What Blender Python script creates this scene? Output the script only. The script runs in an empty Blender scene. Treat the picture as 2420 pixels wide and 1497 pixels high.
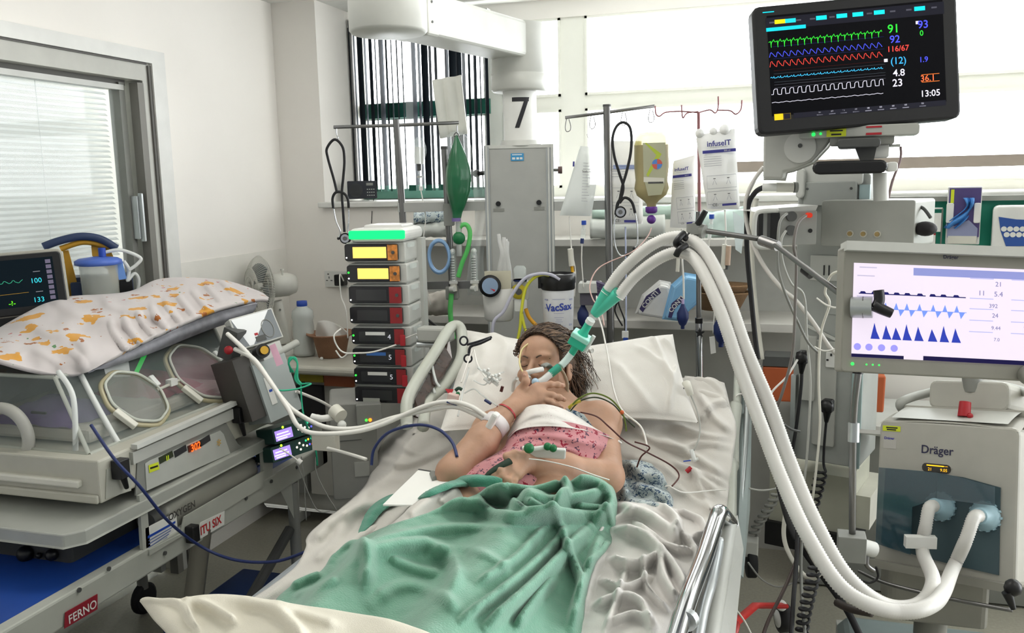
import bpy, math, random
import numpy as np
from mathutils import Vector, Matrix, Euler, noise as mnoise
R = math.radians
random.seed(7)
S = bpy.context.scene
COL = S.collection
# ------------------------------------------------------------------ camera
W, H, F = 2420, 1497, 2050.0
YAW, PITCH, ROLL = R(17.3), R(8.7), R(1.25)
CAM = Vector((0, 0, 1.6))
_f = Vector((-math.sin(YAW)*math.cos(PITCH), math.cos(YAW)*math.cos(PITCH), -math.sin(PITCH)))
_r0 = Vector((math.cos(YAW), math.sin(YAW), 0))
_u0 = _r0.cross(_f)
_r = _r0*math.cos(ROLL) - _u0*math.sin(ROLL)
_u = _u0*math.cos(ROLL) + _r0*math.sin(ROLL)
cam_data = bpy.data.cameras.new('camera')
cam_data.sensor_width = 36.0
cam_data.lens = F/W*36.0
cam_data.clip_start = 0.05
cam = bpy.data.objects.new('camera', cam_data)
COL.objects.link(cam)
cam.matrix_world = Matrix(((_r.x, _u.x, -_f.x, CAM.x), (_r.y, _u.y, -_f.y, CAM.y), (_r.z, _u.z, -_f.z, CAM.z), (0, 0, 0, 1)))
S.camera = cam
def ray(px, py):
    return _f + _r*((px-W/2)/F) + _u*((H/2-py)/F)
def P(px, py, d=None, X=None, Y=None, Z=None):
    v = ray(px, py)
    if X is not None: d = (X-CAM.x)/v.x
    elif Y is not None: d = (Y-CAM.y)/v.y
    elif Z is not None: d = (Z-CAM.z)/v.z
    return CAM + v*d
def proj(p):
    q = Vector(p)-CAM
    d = q.dot(_f)
    return W/2+F*q.dot(_r)/d, H/2-F*q.dot(_u)/d, d
# ------------------------------------------------------------------ light
wd = bpy.data.worlds.new('world'); S.world = wd; wd.use_nodes = True
nt = wd.node_tree; nt.nodes.clear()
_o = nt.nodes.new('ShaderNodeOutputWorld'); _b = nt.nodes.new('ShaderNodeBackground')
_t = nt.nodes.new('ShaderNodeTexCoord'); _s = nt.nodes.new('ShaderNodeSeparateXYZ')
_m = nt.nodes.new('ShaderNodeMapRange'); _m.inputs[1].default_value = -0.3; _m.inputs[2].default_value = 0.35
_m.inputs[3].default_value = 0.36; _m.inputs[4].default_value = 10.0
nt.links.new(_t.outputs['Generated'], _s.inputs[0]); nt.links.new(_s.outputs['Y'], _m.inputs[0])
nt.links.new(_m.outputs[0], _b.inputs[1]); nt.links.new(_b.outputs[0], _o.inputs[0])
_b.inputs[0].default_value = (0.95, 0.98, 1.0, 1)
def area(name, loc, size, power, rot=(0, 0, 0), col=(1, 0.97, 0.92)):
    l = bpy.data.lights.new(name, 'AREA'); l.shape = 'RECTANGLE'; l.size, l.size_y = size
    l.energy = power; l.color = col
    o = bpy.data.objects.new(name, l); o.location = loc; o.rotation_euler = rot; COL.objects.link(o)
area('ceiling_panel_light', (-1.0, 2.3, 2.46), (1.2, 0.6), 13)  # unseen lamps under the ceiling, added to fill the room with light
area('ceiling_panel_light', (1.0, 1.6, 2.46), (1.2, 0.6), 5)
area('ceiling_panel_light', (-0.4, -0.9, 2.46), (1.2, 0.6), 4)
S.view_settings.view_transform = 'Standard'; S.view_settings.look = 'None'
S.view_settings.exposure = 0.22; S.view_settings.gamma = 1.0; S.view_settings.use_curve_mapping = False
S.cycles.max_bounces = 8; S.cycles.transparent_max_bounces = 16; S.cycles.sample_clamp_indirect = 6
S.cycles.caustics_reflective = False; S.cycles.caustics_refractive = False
# ------------------------------------------------------------------ materials
def lin(h):
    h = h.lstrip('#')
    c = [int(h[i:i+2], 16)/255 for i in (0, 2, 4)]
    return tuple(((x/12.92) if x <= .04045 else ((x+.055)/1.055)**2.4) for x in c)+(1,)
_M = {}
def mat(name, col='888888', rough=.5, metal=0, emit=0, trans=0, alpha=1, var=.05, vs=12, bump=0, bs=60, coat=0, sheen=0, ior=1.45, sss=0):
    if name in _M: return _M[name]
    m = bpy.data.materials.new(name); m.use_nodes = True
    n = m.node_tree; b = n.nodes['Principled BSDF']; L = n.links
    c = lin(col)
    b.inputs['Base Color'].default_value = c
    b.inputs['Roughness'].default_value = rough; b.inputs['Metallic'].default_value = metal
    b.inputs['IOR'].default_value = ior
    b.inputs['Transmission Weight'].default_value = trans; b.inputs['Alpha'].default_value = alpha
    b.inputs['Coat Weight'].default_value = coat; b.inputs['Sheen Weight'].default_value = sheen
    if sss:
        b.inputs['Subsurface Weight'].default_value = sss; b.inputs['Subsurface Radius'].default_value = (.01, .004, .002); b.inputs['Subsurface Scale'].default_value = 1
    if emit:
        b.inputs['Emission Color'].default_value = c; b.inputs['Emission Strength'].default_value = emit; b.inputs['Specular IOR Level'].default_value = .1; b.inputs['Base Color'].default_value = tuple(x*.4 for x in c[:3])+(1,)
    tc = n.nodes.new('ShaderNodeTexCoord')
    if var and not emit:
        t = n.nodes.new('ShaderNodeTexNoise'); t.inputs['Scale'].default_value = vs; t.inputs['Detail'].default_value = 4
        mp = n.nodes.new('ShaderNodeMapRange'); mp.inputs[1].default_value = .3; mp.inputs[2].default_value = .7
        mp.inputs[3].default_value = 1-var; mp.inputs[4].default_value = 1+var
        h = n.nodes.new('ShaderNodeHueSaturation'); h.inputs['Color'].default_value = c
        L.new(tc.outputs['Object'], t.inputs['Vector']); L.new(t.outputs['Fac'], mp.inputs[0]); L.new(mp.outputs[0], h.inputs['Value'])
        L.new(h.outputs[0], b.inputs['Base Color'])
    if bump:
        t = n.nodes.new('ShaderNodeTexNoise'); t.inputs['Scale'].default_value = bs; t.inputs['Detail'].default_value = 3
        bp = n.nodes.new('ShaderNodeBump'); bp.inputs['Strength'].default_value = bump; bp.inputs['Distance'].default_value = .004
        L.new(tc.outputs['Object'], t.inputs['Vector']); L.new(t.outputs['Fac'], bp.inputs['Height']); L.new(bp.outputs[0], b.inputs['Normal'])
    _M[name] = m; return m
def glow(col, e=1.0): return mat('glow_'+col+str(e), col, .5, emit=e)
def print_mat(name, base, layers, rough=.85, scale=1, bump=0, sheen=.2):
    """cloth with a printed motif: layers = (colour, voronoi scale, threshold)"""
    if name in _M: return _M[name]
    m = mat(name, base, rough, var=.03, sheen=sheen); n = m.node_tree; L = n.links; b = n.nodes['Principled BSDF']
    prev = b.inputs['Base Color'].links[0].from_socket
    tc = n.nodes.new('ShaderNodeTexCoord')
    for k, (c, sc, th, nz) in enumerate(layers):
        v = n.nodes.new('ShaderNodeTexVoronoi'); v.inputs['Scale'].default_value = sc
        mpn = n.nodes.new('ShaderNodeMapping'); mpn.inputs['Location'].default_value = (k*3.1, k*1.7, k*5.3)
        q = n.nodes.new('ShaderNodeTexNoise'); q.inputs['Scale'].default_value = sc*2.2; q.inputs['Detail'].default_value = 3
        mx = n.nodes.new('ShaderNodeMixRGB'); mx.inputs['Fac'].default_value = nz
        L.new(tc.outputs['UV' if name.startswith('uv') else 'Object'], mpn.inputs[0]); L.new(mpn.outputs[0], q.inputs['Vector'])
        L.new(mpn.outputs[0], mx.inputs['Color1']); L.new(q.outputs['Color'], mx.inputs['Color2']); L.new(mx.outputs[0], v.inputs['Vector'])
        lt = n.nodes.new('ShaderNodeMath'); lt.operation = 'LESS_THAN'; lt.inputs[1].default_value = th
        L.new(v.outputs['Distance'], lt.inputs[0])
        mm = n.nodes.new('ShaderNodeMixRGB'); mm.inputs['Color2'].default_value = lin(c)
        L.new(lt.outputs[0], mm.inputs['Fac']); L.new(prev, mm.inputs['Color1']); prev = mm.outputs[0]
    L.new(prev, b.inputs['Base Color'])
    return m
M_ = dict(
 wall=mat('wall_paint', 'f0ece6', .75, var=.02, vs=2), white=mat('white_plastic', 'dcdcd8', .4), offw=mat('offwhite_plastic', 'cfcdc2', .45),
 grey=mat('grey_enamel', 'a9aaa4', .42), lgrey=mat('light_grey_enamel', 'bfc0bb', .4), mgrey=mat('mid_grey_plastic', '83847f', .5),
 dgrey=mat('dark_grey_plastic', '4a4b4a', .5), black=mat('black_plastic', '101012', .4), rubber=mat('black_rubber', '17171a', .6),
 steel=mat('brushed_steel', '7c7b7a', .35, 1), chrome=mat('chrome', 'cfd0d2', .14, 1), alu=mat('aluminium', 'b4b8b8', .38, .85),
 red=mat('red_plastic', 'a8202a', .4), green=mat('green_rubber', '0e6a3a', .45), blue=mat('blue_plastic', '2348a8', .4),
 navy=mat('navy_rubber', '1f2d5e', .5), teal=mat('teal_plastic', '56c3a8', .35), purple=mat('purple_plastic', '5b2a86', .4),
 clear=mat('clear_plastic', 'e8f2f0', .12, alpha=.22, var=0), frost=mat('frosted_plastic', 'e6e9e6', .35, alpha=.75, var=0),
 cloth=mat('white_cotton', 'd6d3cd', .9, bump=.25, bs=400, sheen=.2), yellow=mat('yellow_label', 'c9d42a', .6), amber=mat('amber', 'd9a514', .4),
 wtube=mat('white_tubing', 'e2e0da', .35), ctube=mat('clear_tubing', 'dfe4e2', .2, alpha=.55, var=0),
)
def m(k): return M_[k] if isinstance(k, str) else k
# ------------------------------------------------------------------ mesh builder
def frame(loc, z=None, x=None, rot=(0, 0, 0)):
    if z is None: return Matrix.Translation(loc) @ Euler(rot).to_matrix().to_4x4()
    z = Vector(z).normalized(); x = Vector(x or ((1, 0, 0) if abs(z.x) < .9 else (0, 1, 0)))
    x = (x - z*x.dot(z)).normalized(); y = z.cross(x)
    return Matrix.Translation(loc) @ Matrix((x, y, z)).transposed().to_4x4()
def cr(pts, n=8, closed=False):
    pts = [Vector(p) for p in pts]
    if len(pts) < 3: return pts
    out = []; N = len(pts)
    rng = range(N) if closed else range(N-1)
    for i in rng:
        if closed: a, b, c, d = pts[i-1], pts[i], pts[(i+1) % N], pts[(i+2) % N]
        else: a, b, c, d = pts[max(i-1, 0)], pts[i], pts[i+1], pts[min(i+2, N-1)]
        for k in range(n):
            t = k/n
            out.append(.5*((2*b)+(c-a)*t+(2*a-5*b+4*c-d)*t*t+(3*b-a-3*c+d)*t**3))
    if not closed: out.append(pts[-1])
    return out
_TX = {}
def text_geo(s, size, bold=0):
    k = (s, bold)
    if k not in _TX:
        c = bpy.data.curves.new('t', 'FONT'); c.body = s; c.size = 1; c.align_x = 'CENTER'; c.align_y = 'CENTER'; c.offset = bold; c.resolution_u = 3
        o = bpy.data.objects.new('t', c); COL.objects.link(o)
        dg = bpy.context.evaluated_depsgraph_get(); me = bpy.data.meshes.new_from_object(o.evaluated_get(dg))
        _TX[k] = ([v.co.copy() for v in me.vertices], [tuple(p.vertices) for p in me.polygons])
        bpy.data.objects.remove(o); bpy.data.meshes.remove(me); bpy.data.curves.remove(c)
    v, f = _TX[k]
    return [p*size for p in v], f
class MB:
    def __init__(s, M=None): s.v = []; s.f = []; s.mi = []; s.sm = []; s.ms = []; s.M = M or Matrix()
    def _mi(s, k):
        k = m(k)
        if k not in s.ms: s.ms.append(k)
        return s.ms.index(k)
    def add(s, vs, fs, k, smooth=False, T=None):
        T = s.M @ T if T is not None else s.M
        o = len(s.v); s.v += [T @ Vector(p) for p in vs]; i = s._mi(k)
        for f in fs: s.f.append(tuple(a+o for a in f)); s.mi.append(i); s.sm.append(smooth)
        return s
    def box(s, c, d, k, rot=(0, 0, 0), T=None, taper=1):
        x, y, z = d[0]/2, d[1]/2, d[2]/2; t = taper
        vs = [(-x, -y, -z), (x, -y, -z), (x, y, -z), (-x, y, -z), (-x*t, -y*t, z), (x*t, -y*t, z), (x*t, y*t, z), (-x*t, y*t, z)]
        fs = [(0, 3, 2, 1), (4, 5, 6, 7), (0, 1, 5, 4), (1, 2, 6, 5), (2, 3, 7, 6), (3, 0, 4, 7)]
        Q = Matrix.Translation(c) @ Euler(rot).to_matrix().to_4x4()
        return s.add(vs, fs, k, T=(T @ Q if T is not None else Q))
    def rbox(s, c, d, k, r=.01, rot=(0, 0, 0), T=None, n=3, axis='y'):
        """box with rounded corners in the plane across the given axis and a small edge round"""
        ax = {'x': (1, 2, 0), 'y': (0, 2, 1), 'z': (0, 1, 2)}[axis]
        w, h, dp = d[ax[0]]/2, d[ax[1]]/2, d[ax[2]]/2; r = min(r, w*.98, h*.98); e = min(r*.35, dp*.6)
        def ring(ins, q):
            o = []
            for cx, cy, a0 in ((w-r, h-r, 0), (-w+r, h-r, 90), (-w+r, -h+r, 180), (w-r, -h+r, 270)):
                for i in range(n+1):
                    a = R(a0+90*i/n); p = [0, 0, 0]; p[ax[0]] = cx+(r-ins)*math.cos(a); p[ax[1]] = cy+(r-ins)*math.sin(a); p[ax[2]] = q; o.append(p)
            return o
        rings = [ring(e, -dp), ring(e*.3, -dp+e*.3), ring(0, -dp+e), ring(0, dp-e), ring(e*.3, dp-e*.3), ring(e, dp)]
        N = len(rings[0]); vs = sum(rings, []); fs = []
        for j in range(5):
            for i in range(N): a, b = j*N+i, j*N+(i+1) % N; fs.append((a, b, b+N, a+N))
        fs.append(tuple(range(N))); fs.append(tuple(range(5*N, 6*N)))
        Q = Matrix.Translation(c) @ Euler(rot).to_matrix().to_4x4()
        return s.add(vs, fs, k, T=(T @ Q if T is not None else Q))
    def lathe(s, prof, k, T=None, n=24, caps=True, sx=1, sy=1):
        vs = []; fs = []
        for r, z in prof: vs += [(r*sx*math.cos(2*math.pi*i/n), r*sy*math.sin(2*math.pi*i/n), z) for i in range(n)]
        for j in range(len(prof)-1):
            for i in range(n): a, b = j*n+i, j*n+(i+1) % n; fs.append((a, b, b+n, a+n))
        s.add(vs, fs, k, True, T)
        if caps:
            o = len(prof)-1
            for j in (0, o):
                if prof[j][0] > 1e-5: s.add(vs[j*n:(j+1)*n], [tuple(range(n))], k, False, T)
        return s
    def cyl(s, a, b, r, k, r2=None, n=16):
        a, b = Vector(a), Vector(b); L = (b-a).length
        return s.lathe([(r, 0), (r if r2 is None else r2, L)], k, frame(a, b-a), n)
    def ball(s, c, r, k, n=16, T=None):
        r = (r, r, r) if isinstance(r, (int, float)) else r
        Q = Matrix.Translation(c) @ Matrix.Diagonal((r[0], r[1], r[2], 1))
        h = max(n//2, 6)
        return s.lathe([(math.sin(math.pi*i/h)+1e-6, -math.cos(math.pi*i/h)) for i in range(h+1)], k, (T @ Q) if T is not None else Q, n, False)
    def tube(s, pts, r, k, n=8, sub=8, rib=0, closed=False, smooth=True, flat=1, caps=True):
        q = cr(pts, sub, closed) if sub else [Vector(p) for p in pts]
        if rib:   # corrugated: resample at rib pitch
            L = [0]
            for i in range(1, len(q)): L.append(L[-1]+(q[i]-q[i-1]).length)
            st = rib/2; N = max(int(L[-1]/st), 4); o = []; j = 0
            for i in range(N+1):
                d = L[-1]*i/N
                while j < len(L)-2 and L[j+1] < d: j += 1
                o.append(q[j].lerp(q[j+1], (d-L[j])/max(L[j+1]-L[j], 1e-9)))
            q = o
        N = len(q); vs = []; fs = []; up = None
        for i, p in enumerate(q):
            t = (q[(i+1) % N]-q[i-1]) if closed else (q[min(i+1, N-1)]-q[max(i-1, 0)])
            t = t.normalized() if t.length > 1e-9 else Vector((0, 0, 1))
            if up is None: up = Vector((0, 0, 1)) if abs(t.z) < .9 else Vector((1, 0, 0))
            x = up - t*up.dot(t); x = x.normalized() if x.length > 1e-6 else t.orthogonal().normalized(); y = t.cross(x); up = x
            rr = r(i/(N-1)) if callable(r) else r
            if rib and i % 2: rr *= .88
            for a in range(n): c_ = 2*math.pi*a/n; vs.append(p+x*(rr*math.cos(c_)*flat)+y*(rr*math.sin(c_)))
        for j in range(N if closed else N-1):
            for a in range(n):
                A, B = j*n+a, j*n+(a+1) % n; C, D = ((j+1) % N)*n+(a+1) % n, ((j+1) % N)*n+a; fs.append((A, B, C, D))
        if not closed and caps: fs += [tuple(range(n)), tuple(range((N-1)*n, N*n))]
        return s.add(vs, fs, k, smooth)
    def prism(s, poly, d, k, T=None, smooth=False):
        """2-D outline in local XY, extruded to z=d"""
        N = len(poly); vs = [(p[0], p[1], 0) for p in poly]+[(p[0], p[1], d) for p in poly]
        fs = [tuple(range(N)), tuple(range(N, 2*N))]+[(i, (i+1) % N, N+(i+1) % N, N+i) for i in range(N)]
        return s.add(vs, fs, k, smooth, T)
    def ribbon(s, pts, w, k, T=None, d=.0004):
        """polyline of width w in local XY"""
        vs = []; fs = []
        for i, p in enumerate(pts):
            a = Vector(pts[max(i-1, 0)]); b = Vector(pts[min(i+1, len(pts)-1)]); t = (b-a); L = math.hypot(t.x, t.y) or 1
            nx, ny = -t.y/L*w/2, t.x/L*w/2
            vs += [(p[0]+nx, p[1]+ny, d), (p[0]-nx, p[1]-ny, d)]
        fs = [(2*i, 2*i+1, 2*i+3, 2*i+2) for i in range(len(pts)-1)]
        return s.add(vs, fs, k, False, T)
    def quad(s, x0, y0, x1, y1, k, T=None, d=.0003): return s.add([(x0, y0, d), (x1, y0, d), (x1, y1, d), (x0, y1, d)], [(0, 1, 2, 3)], k, False, T)
    def text(s, t, x, y, size, k, T=None, d=.0006, rot=0, bold=0, sx=1):
        v, f = text_geo(t, size, bold)
        return s.add(v, f, k, False, (T if T is not None else Matrix()) @ Matrix.Translation((x, y, d)) @ Matrix.Rotation(rot, 4, 'Z') @ Matrix.Diagonal((sx, 1, 1, 1)))
    def grid(s, fn, nu, nv, k, T=None, closed_u=False):
        vs = [fn(i/(nu if closed_u else nu-1), j/(nv-1)) for j in range(nv) for i in range(nu)]
        fs = [(j*nu+i, j*nu+(i+1) % nu, (j+1)*nu+(i+1) % nu, (j+1)*nu+i) for j in range(nv-1) for i in range(nu if closed_u else nu-1)]
        return s.add(vs, fs, k, True, T)
    def split(s, name, parent, **kw):
        """every loose piece becomes a part of its own"""
        key = {}; par = list(range(len(s.v)))
        def find(a):
            while par[a] != a: par[a] = par[par[a]]; a = par[a]
            return a
        for i, v in enumerate(s.v):
            k = (round(v.x, 5), round(v.y, 5), round(v.z, 5))
            if k in key: par[find(i)] = find(key[k])
            else: key[k] = i
        for f in s.f:
            for a in f[1:]: par[find(a)] = find(f[0])
        groups = {}
        for j, f in enumerate(s.f): groups.setdefault(find(f[0]), []).append(j)
        o = None
        for js in groups.values():
            q = MB(); used = {}
            for j in js:
                nf = []
                for a in s.f[j]:
                    if a not in used: used[a] = len(q.v); q.v.append(s.v[a])
                    nf.append(used[a])
                q.f.append(tuple(nf)); q.sm.append(s.sm[j]); k = s.ms[s.mi[j]]
                if k not in q.ms: q.ms.append(k)
                q.mi.append(q.ms.index(k))
            o = q.build(name, parent, **kw)
        return o
    def build(s, name, parent=None, label=None, cat=None, group=None, kind=None, bev=0, solid=0, sub=0, uv=None, sep=0):
        if sep: return s.split(name, parent, bev=bev, solid=solid, label=label)
        vs = s.v
        if parent is not None: inv = parent.matrix_world.inverted(); vs = [inv @ v for v in vs]; org = None
        else:
            a = np.array([tuple(v) for v in vs]); lo, hi = a.min(0), a.max(0)
            org = Vector(((lo[0]+hi[0])/2, (lo[1]+hi[1])/2, lo[2])); vs = [v-org for v in vs]
        me = bpy.data.meshes.new(name); me.from_pydata([tuple(v) for v in vs], [], s.f)
        for q in s.ms: me.materials.append(q)
        me.polygons.foreach_set('material_index', s.mi); me.polygons.foreach_set('use_smooth', s.sm); me.update()
        o = bpy.data.objects.new(name, me); COL.objects.link(o)
        if parent is not None: o.parent = parent; o.matrix_world = parent.matrix_world.copy(); o.matrix_parent_inverse = Matrix(); o.matrix_basis = Matrix()
        else: o.location = org; o.matrix_world = Matrix.Translation(org)
        if uv: u = me.uv_layers.new(name='uv'); [setattr(u.data[l.index], 'uv', uv[l.vertex_index]) for l in me.loops]
        if bev: b = o.modifiers.new('bevel', 'BEVEL'); b.width = bev; b.segments = 2; b.limit_method = 'ANGLE'; b.angle_limit = R(40)
        if solid: b = o.modifiers.new('solid', 'SOLIDIFY'); b.thickness = solid; b.offset = 0
        if sub: b = o.modifiers.new('sub', 'SUBSURF'); b.levels = sub; b.render_levels = sub
        tag(o, label, cat, group, kind); return o
def tag(o, label=None, cat=None, group=None, kind=None):
    for k, v in (('label', label), ('category', cat), ('group', group), ('kind', kind)):
        if v: o[k] = v
    return o
def thing(name, label, cat, M=None, group=None):
    o = bpy.data.objects.new(name, None); o.empty_display_size = .05; COL.objects.link(o)
    M = M if isinstance(M, Matrix) else Matrix.Translation(M or (0, 0, 0))
    o.matrix_world = M; tag(o, label, cat, group); o['_m'] = 1; del o['_m']
    bpy.context.view_layer.update(); return o
def dup(root, M, label=None, group=None):
    r = root.copy(); COL.objects.link(r); r.matrix_world = M
    if label: r['label'] = label
    if group: r['group'] = group
    for ch in root.children:
        c = ch.copy(); COL.objects.link(c); c.parent = r
        for g in ch.children: d = g.copy(); COL.objects.link(d); d.parent = c
    bpy.context.view_layer.update(); return r
def face_cam(px, py, d, yaw=0, tilt=0, roll=0):
    """frame with local X right, Y up, Z toward the viewer, turned by yaw/tilt/roll; upright in the room"""
    p = P(px, py, d); v = ray(px, py); a = math.atan2(-v.x, v.y)
    return Matrix.Translation(p) @ Matrix.Rotation(a+R(yaw), 4, 'Z') @ Matrix.Rotation(R(90+tilt), 4, 'X') @ Matrix.Rotation(R(roll), 4, 'Z')
def up_frame(p, yaw=0): return Matrix.Translation(p) @ Matrix.Rotation(R(yaw), 4, 'Z')
class FC:
    """upright facing frame at a place in the room; boxes, tubes and lettering are given by their measured outlines on it"""
    def __init__(s, px, py, d, yaw=0, tilt=0, roll=0):
        s.px, s.py, s.d = px, py, d; s.M = face_cam(px, py, d, yaw, tilt, roll)
        th = math.atan((px-W/2)/F); s.sx = d/F*math.cos(th)/math.cos(R(yaw)); s.sy = d/F
    def xy(s, x, y): return (x-s.px)*s.sx, (s.py-y)*s.sy
    def p(s, x, y, z=0): a, b = s.xy(x, y); return Vector((a, b, z))
    def w(s, x, y, z=0): return s.M @ s.p(x, y, z)
    def mb(s): return MB(s.M)
    def b(s, mb, x0, y0, x1, y1, z0, z1, k, r=0):
        a, c = s.xy(x0, y0), s.xy(x1, y1)
        cc = ((a[0]+c[0])/2, (a[1]+c[1])/2, (z0+z1)/2); dd = (abs(c[0]-a[0]), abs(a[1]-c[1]), abs(z1-z0))
        return mb.rbox(cc, dd, k, r, axis='z') if r else mb.box(cc, dd, k)
    def t(s, mb, txt, x, y, size, k, z=.001, **kw): a, c = s.xy(x, y); return mb.text(txt, a, c, size*s.sy, k, d=z, **kw)
    def poly(s, mb, pts, z, dz, k): return mb.prism([s.xy(*q) for q in pts], dz, k, T=Matrix.Translation((0, 0, z)))
    def tube(s, mb, pts, r, k, **kw): return mb.tube([s.p(*q) for q in pts], r, k, **kw)
    def cyl(s, mb, x, y, r, z0, z1, k, n=20, r2=None): a, c = s.xy(x, y); return mb.cyl((a, c, z0), (a, c, z1), r*s.sy, k, r2=None if r2 is None else r2*s.sy, n=n)
def rotm(v):
    a = np.linalg.norm(v)
    if a < 1e-9: return np.eye(3)
    k = v/a; K = np.array([[0, -k[2], k[1]], [k[2], 0, -k[0]], [-k[1], k[0], 0]])
    return np.eye(3)+math.sin(a)*K+(1-math.cos(a))*K@K
def fitq(q, w, h, d):
    """pose of a flat w x h panel from its four seen corners (tl, tr, br, bl): local X right, Y up, Z to the viewer"""
    cx, cy = sum(a[0] for a in q)/4, sum(a[1] for a in q)/4
    M0 = np.array(face_cam(cx, cy, d))[:3]; R0 = M0[:, :3]; T0 = M0[:, 3]
    L = np.array([(-w/2, h/2, 0), (w/2, h/2, 0), (w/2, -h/2, 0), (-w/2, -h/2, 0)]); B = np.array([tuple(_r), tuple(_u), tuple(_f)])
    def res(x):
        g = L@(R0@rotm(x[3:])).T+T0+x[:3]-np.array(CAM); c = g@B.T
        return (np.stack([W/2+F*c[:, 0]/c[:, 2], H/2-F*c[:, 1]/c[:, 2]], 1)-np.array(q, float)).ravel()
    x = np.zeros(6); lam = 1.
    for _ in range(80):
        r0 = res(x); J = np.stack([(res(x+e)-r0)/1e-5 for e in np.eye(6)*1e-5], 1)
        st_ = np.linalg.solve(J.T@J+lam*np.diag(np.diag(J.T@J)+1e-9), -J.T@r0)
        if (res(x+st_)**2).sum() < (r0**2).sum(): x = x+st_; lam = max(lam*.4, 1e-7)
        else: lam *= 4
    Rf = R0@rotm(x[3:]); T = T0+x[:3]; m4 = Matrix.Identity(4)
    for i in range(3):
        for j in range(3): m4[i][j] = Rf[i, j]
        m4[i][3] = T[i]
    return m4
# ================================================================== SHELL
def st(mb, name, parent=None, **k):
    return mb.build(name, parent, kind='structure' if parent is None else None, **k)
XL, YB, YW, ZC, ZS = -2.42, 3.9, 4.4, 2.5, 1.53
floor_m = mat('vinyl_floor', '9c998b', .45, var=.08, vs=90, bump=.05, bs=200)
MB().box((.9, 1.6, -.05), (7.4, 6.4, .1), floor_m).build('floor', kind='structure')
MB().box((.9, 1.6, ZC+.05), (7.4, 6.4, .1), mat('ceiling_paint', 'e6e6e2', .8)).build('ceiling', kind='structure')
# left wall with a glazed sliding door opening Y 1.2..2.96, Z 0..2.10
dw = M_['wall']
w = MB()
for (y0, y1, z0, z1) in ((2.97, 4.5, 0, ZC), (-1.6, 1.2, 0, ZC), (1.2, 2.97, 2.11, ZC)):
    w.box((XL-.06, (y0+y1)/2, (z0+z1)/2), (.12, y1-y0, z1-z0), dw)
w.box((XL+.002, 3.43, .65), (.004, .94, 1.3), mat('wall_guard', 'e9e6df', .55, var=.02)).build('wall_left', kind='structure')
t = MB()
t.box((XL+.005, 2.9985, 1.075), (.06, .077, 2.15), 'white'); t.box((XL+.005, 2.05, 2.125), (.06, 1.82, .05), 'white')
t.build('trim_1', kind='structure')
d = MB(); fr = mat('door_frame_grey', 'b9b9b2', .5)
d.box((XL-.03, 2.9375, 1.05), (.1, .045, 2.1), fr); d.box((XL-.03, 2.08, 2.065), (.1, 1.67, .07), fr); d.box((XL-.03, 1.23, 1.05), (.1, .06, 2.1), fr)
dd = d.build('door_1', kind='structure')
d = MB(); dk = mat('door_seal', '5c5a56', .6)
d.box((XL+.013, 2.952, 1.045), (.03, .016, 2.09), dk).box((XL+.012, 2.05, 2.096), (.028, 1.78, .006), dk).box((XL+.004, 2.897, 1.01), (.04, .034, 2.02), mat('door_seal_mid', '77756f', .5)).box((XL-.0, 2.08, 2.036), (.03, 1.6, .008), dk).box((XL-.05, 2.85, 1.02), (.05, .03, 2.0), 'mgrey').box((XL-.05, 2.08, 2.02), (.03, 1.6, .02), dk)
d.box((XL-.035, 2.08, 2.0), (.03, 1.55, .02), 'lgrey'); d.build('door_leaf_frame', dd)
MB().box((XL-.01, 2.86, 1.5), (.03, .03, .17), 'alu').box((XL+.01, 2.86, 1.5), (.02, .012, .19), 'alu').build('door_handle', dd, bev=.003)
MB().box((XL-.06, 2.05, 1.0), (.006, 1.6, 2.0), mat('door_glass', 'e9f0ee', .03, alpha=.25, var=0)).build('door_pane', dd)
b = MB(); bl = mat('blind_slat_white', 'e4e8e6', .6)
for i in range(96): b.box((XL-.1, 2.05, .12+i*.02), (.016, 1.58, .0018), bl, rot=(0, R(38), 0))
for y in (1.6, 2.5): b.tube([(XL-.09, y, .1), (XL-.09, y, 2.0)], .0015, bl, sub=0, n=5)
b.build('blind_slats', dd)
MB().box((XL-.3, 2.05, 1.0), (.02, 2.6, 2.4), mat('side_room_wall', 'd9dbd6', .8)).build('wall_side_room', kind='structure')
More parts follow.
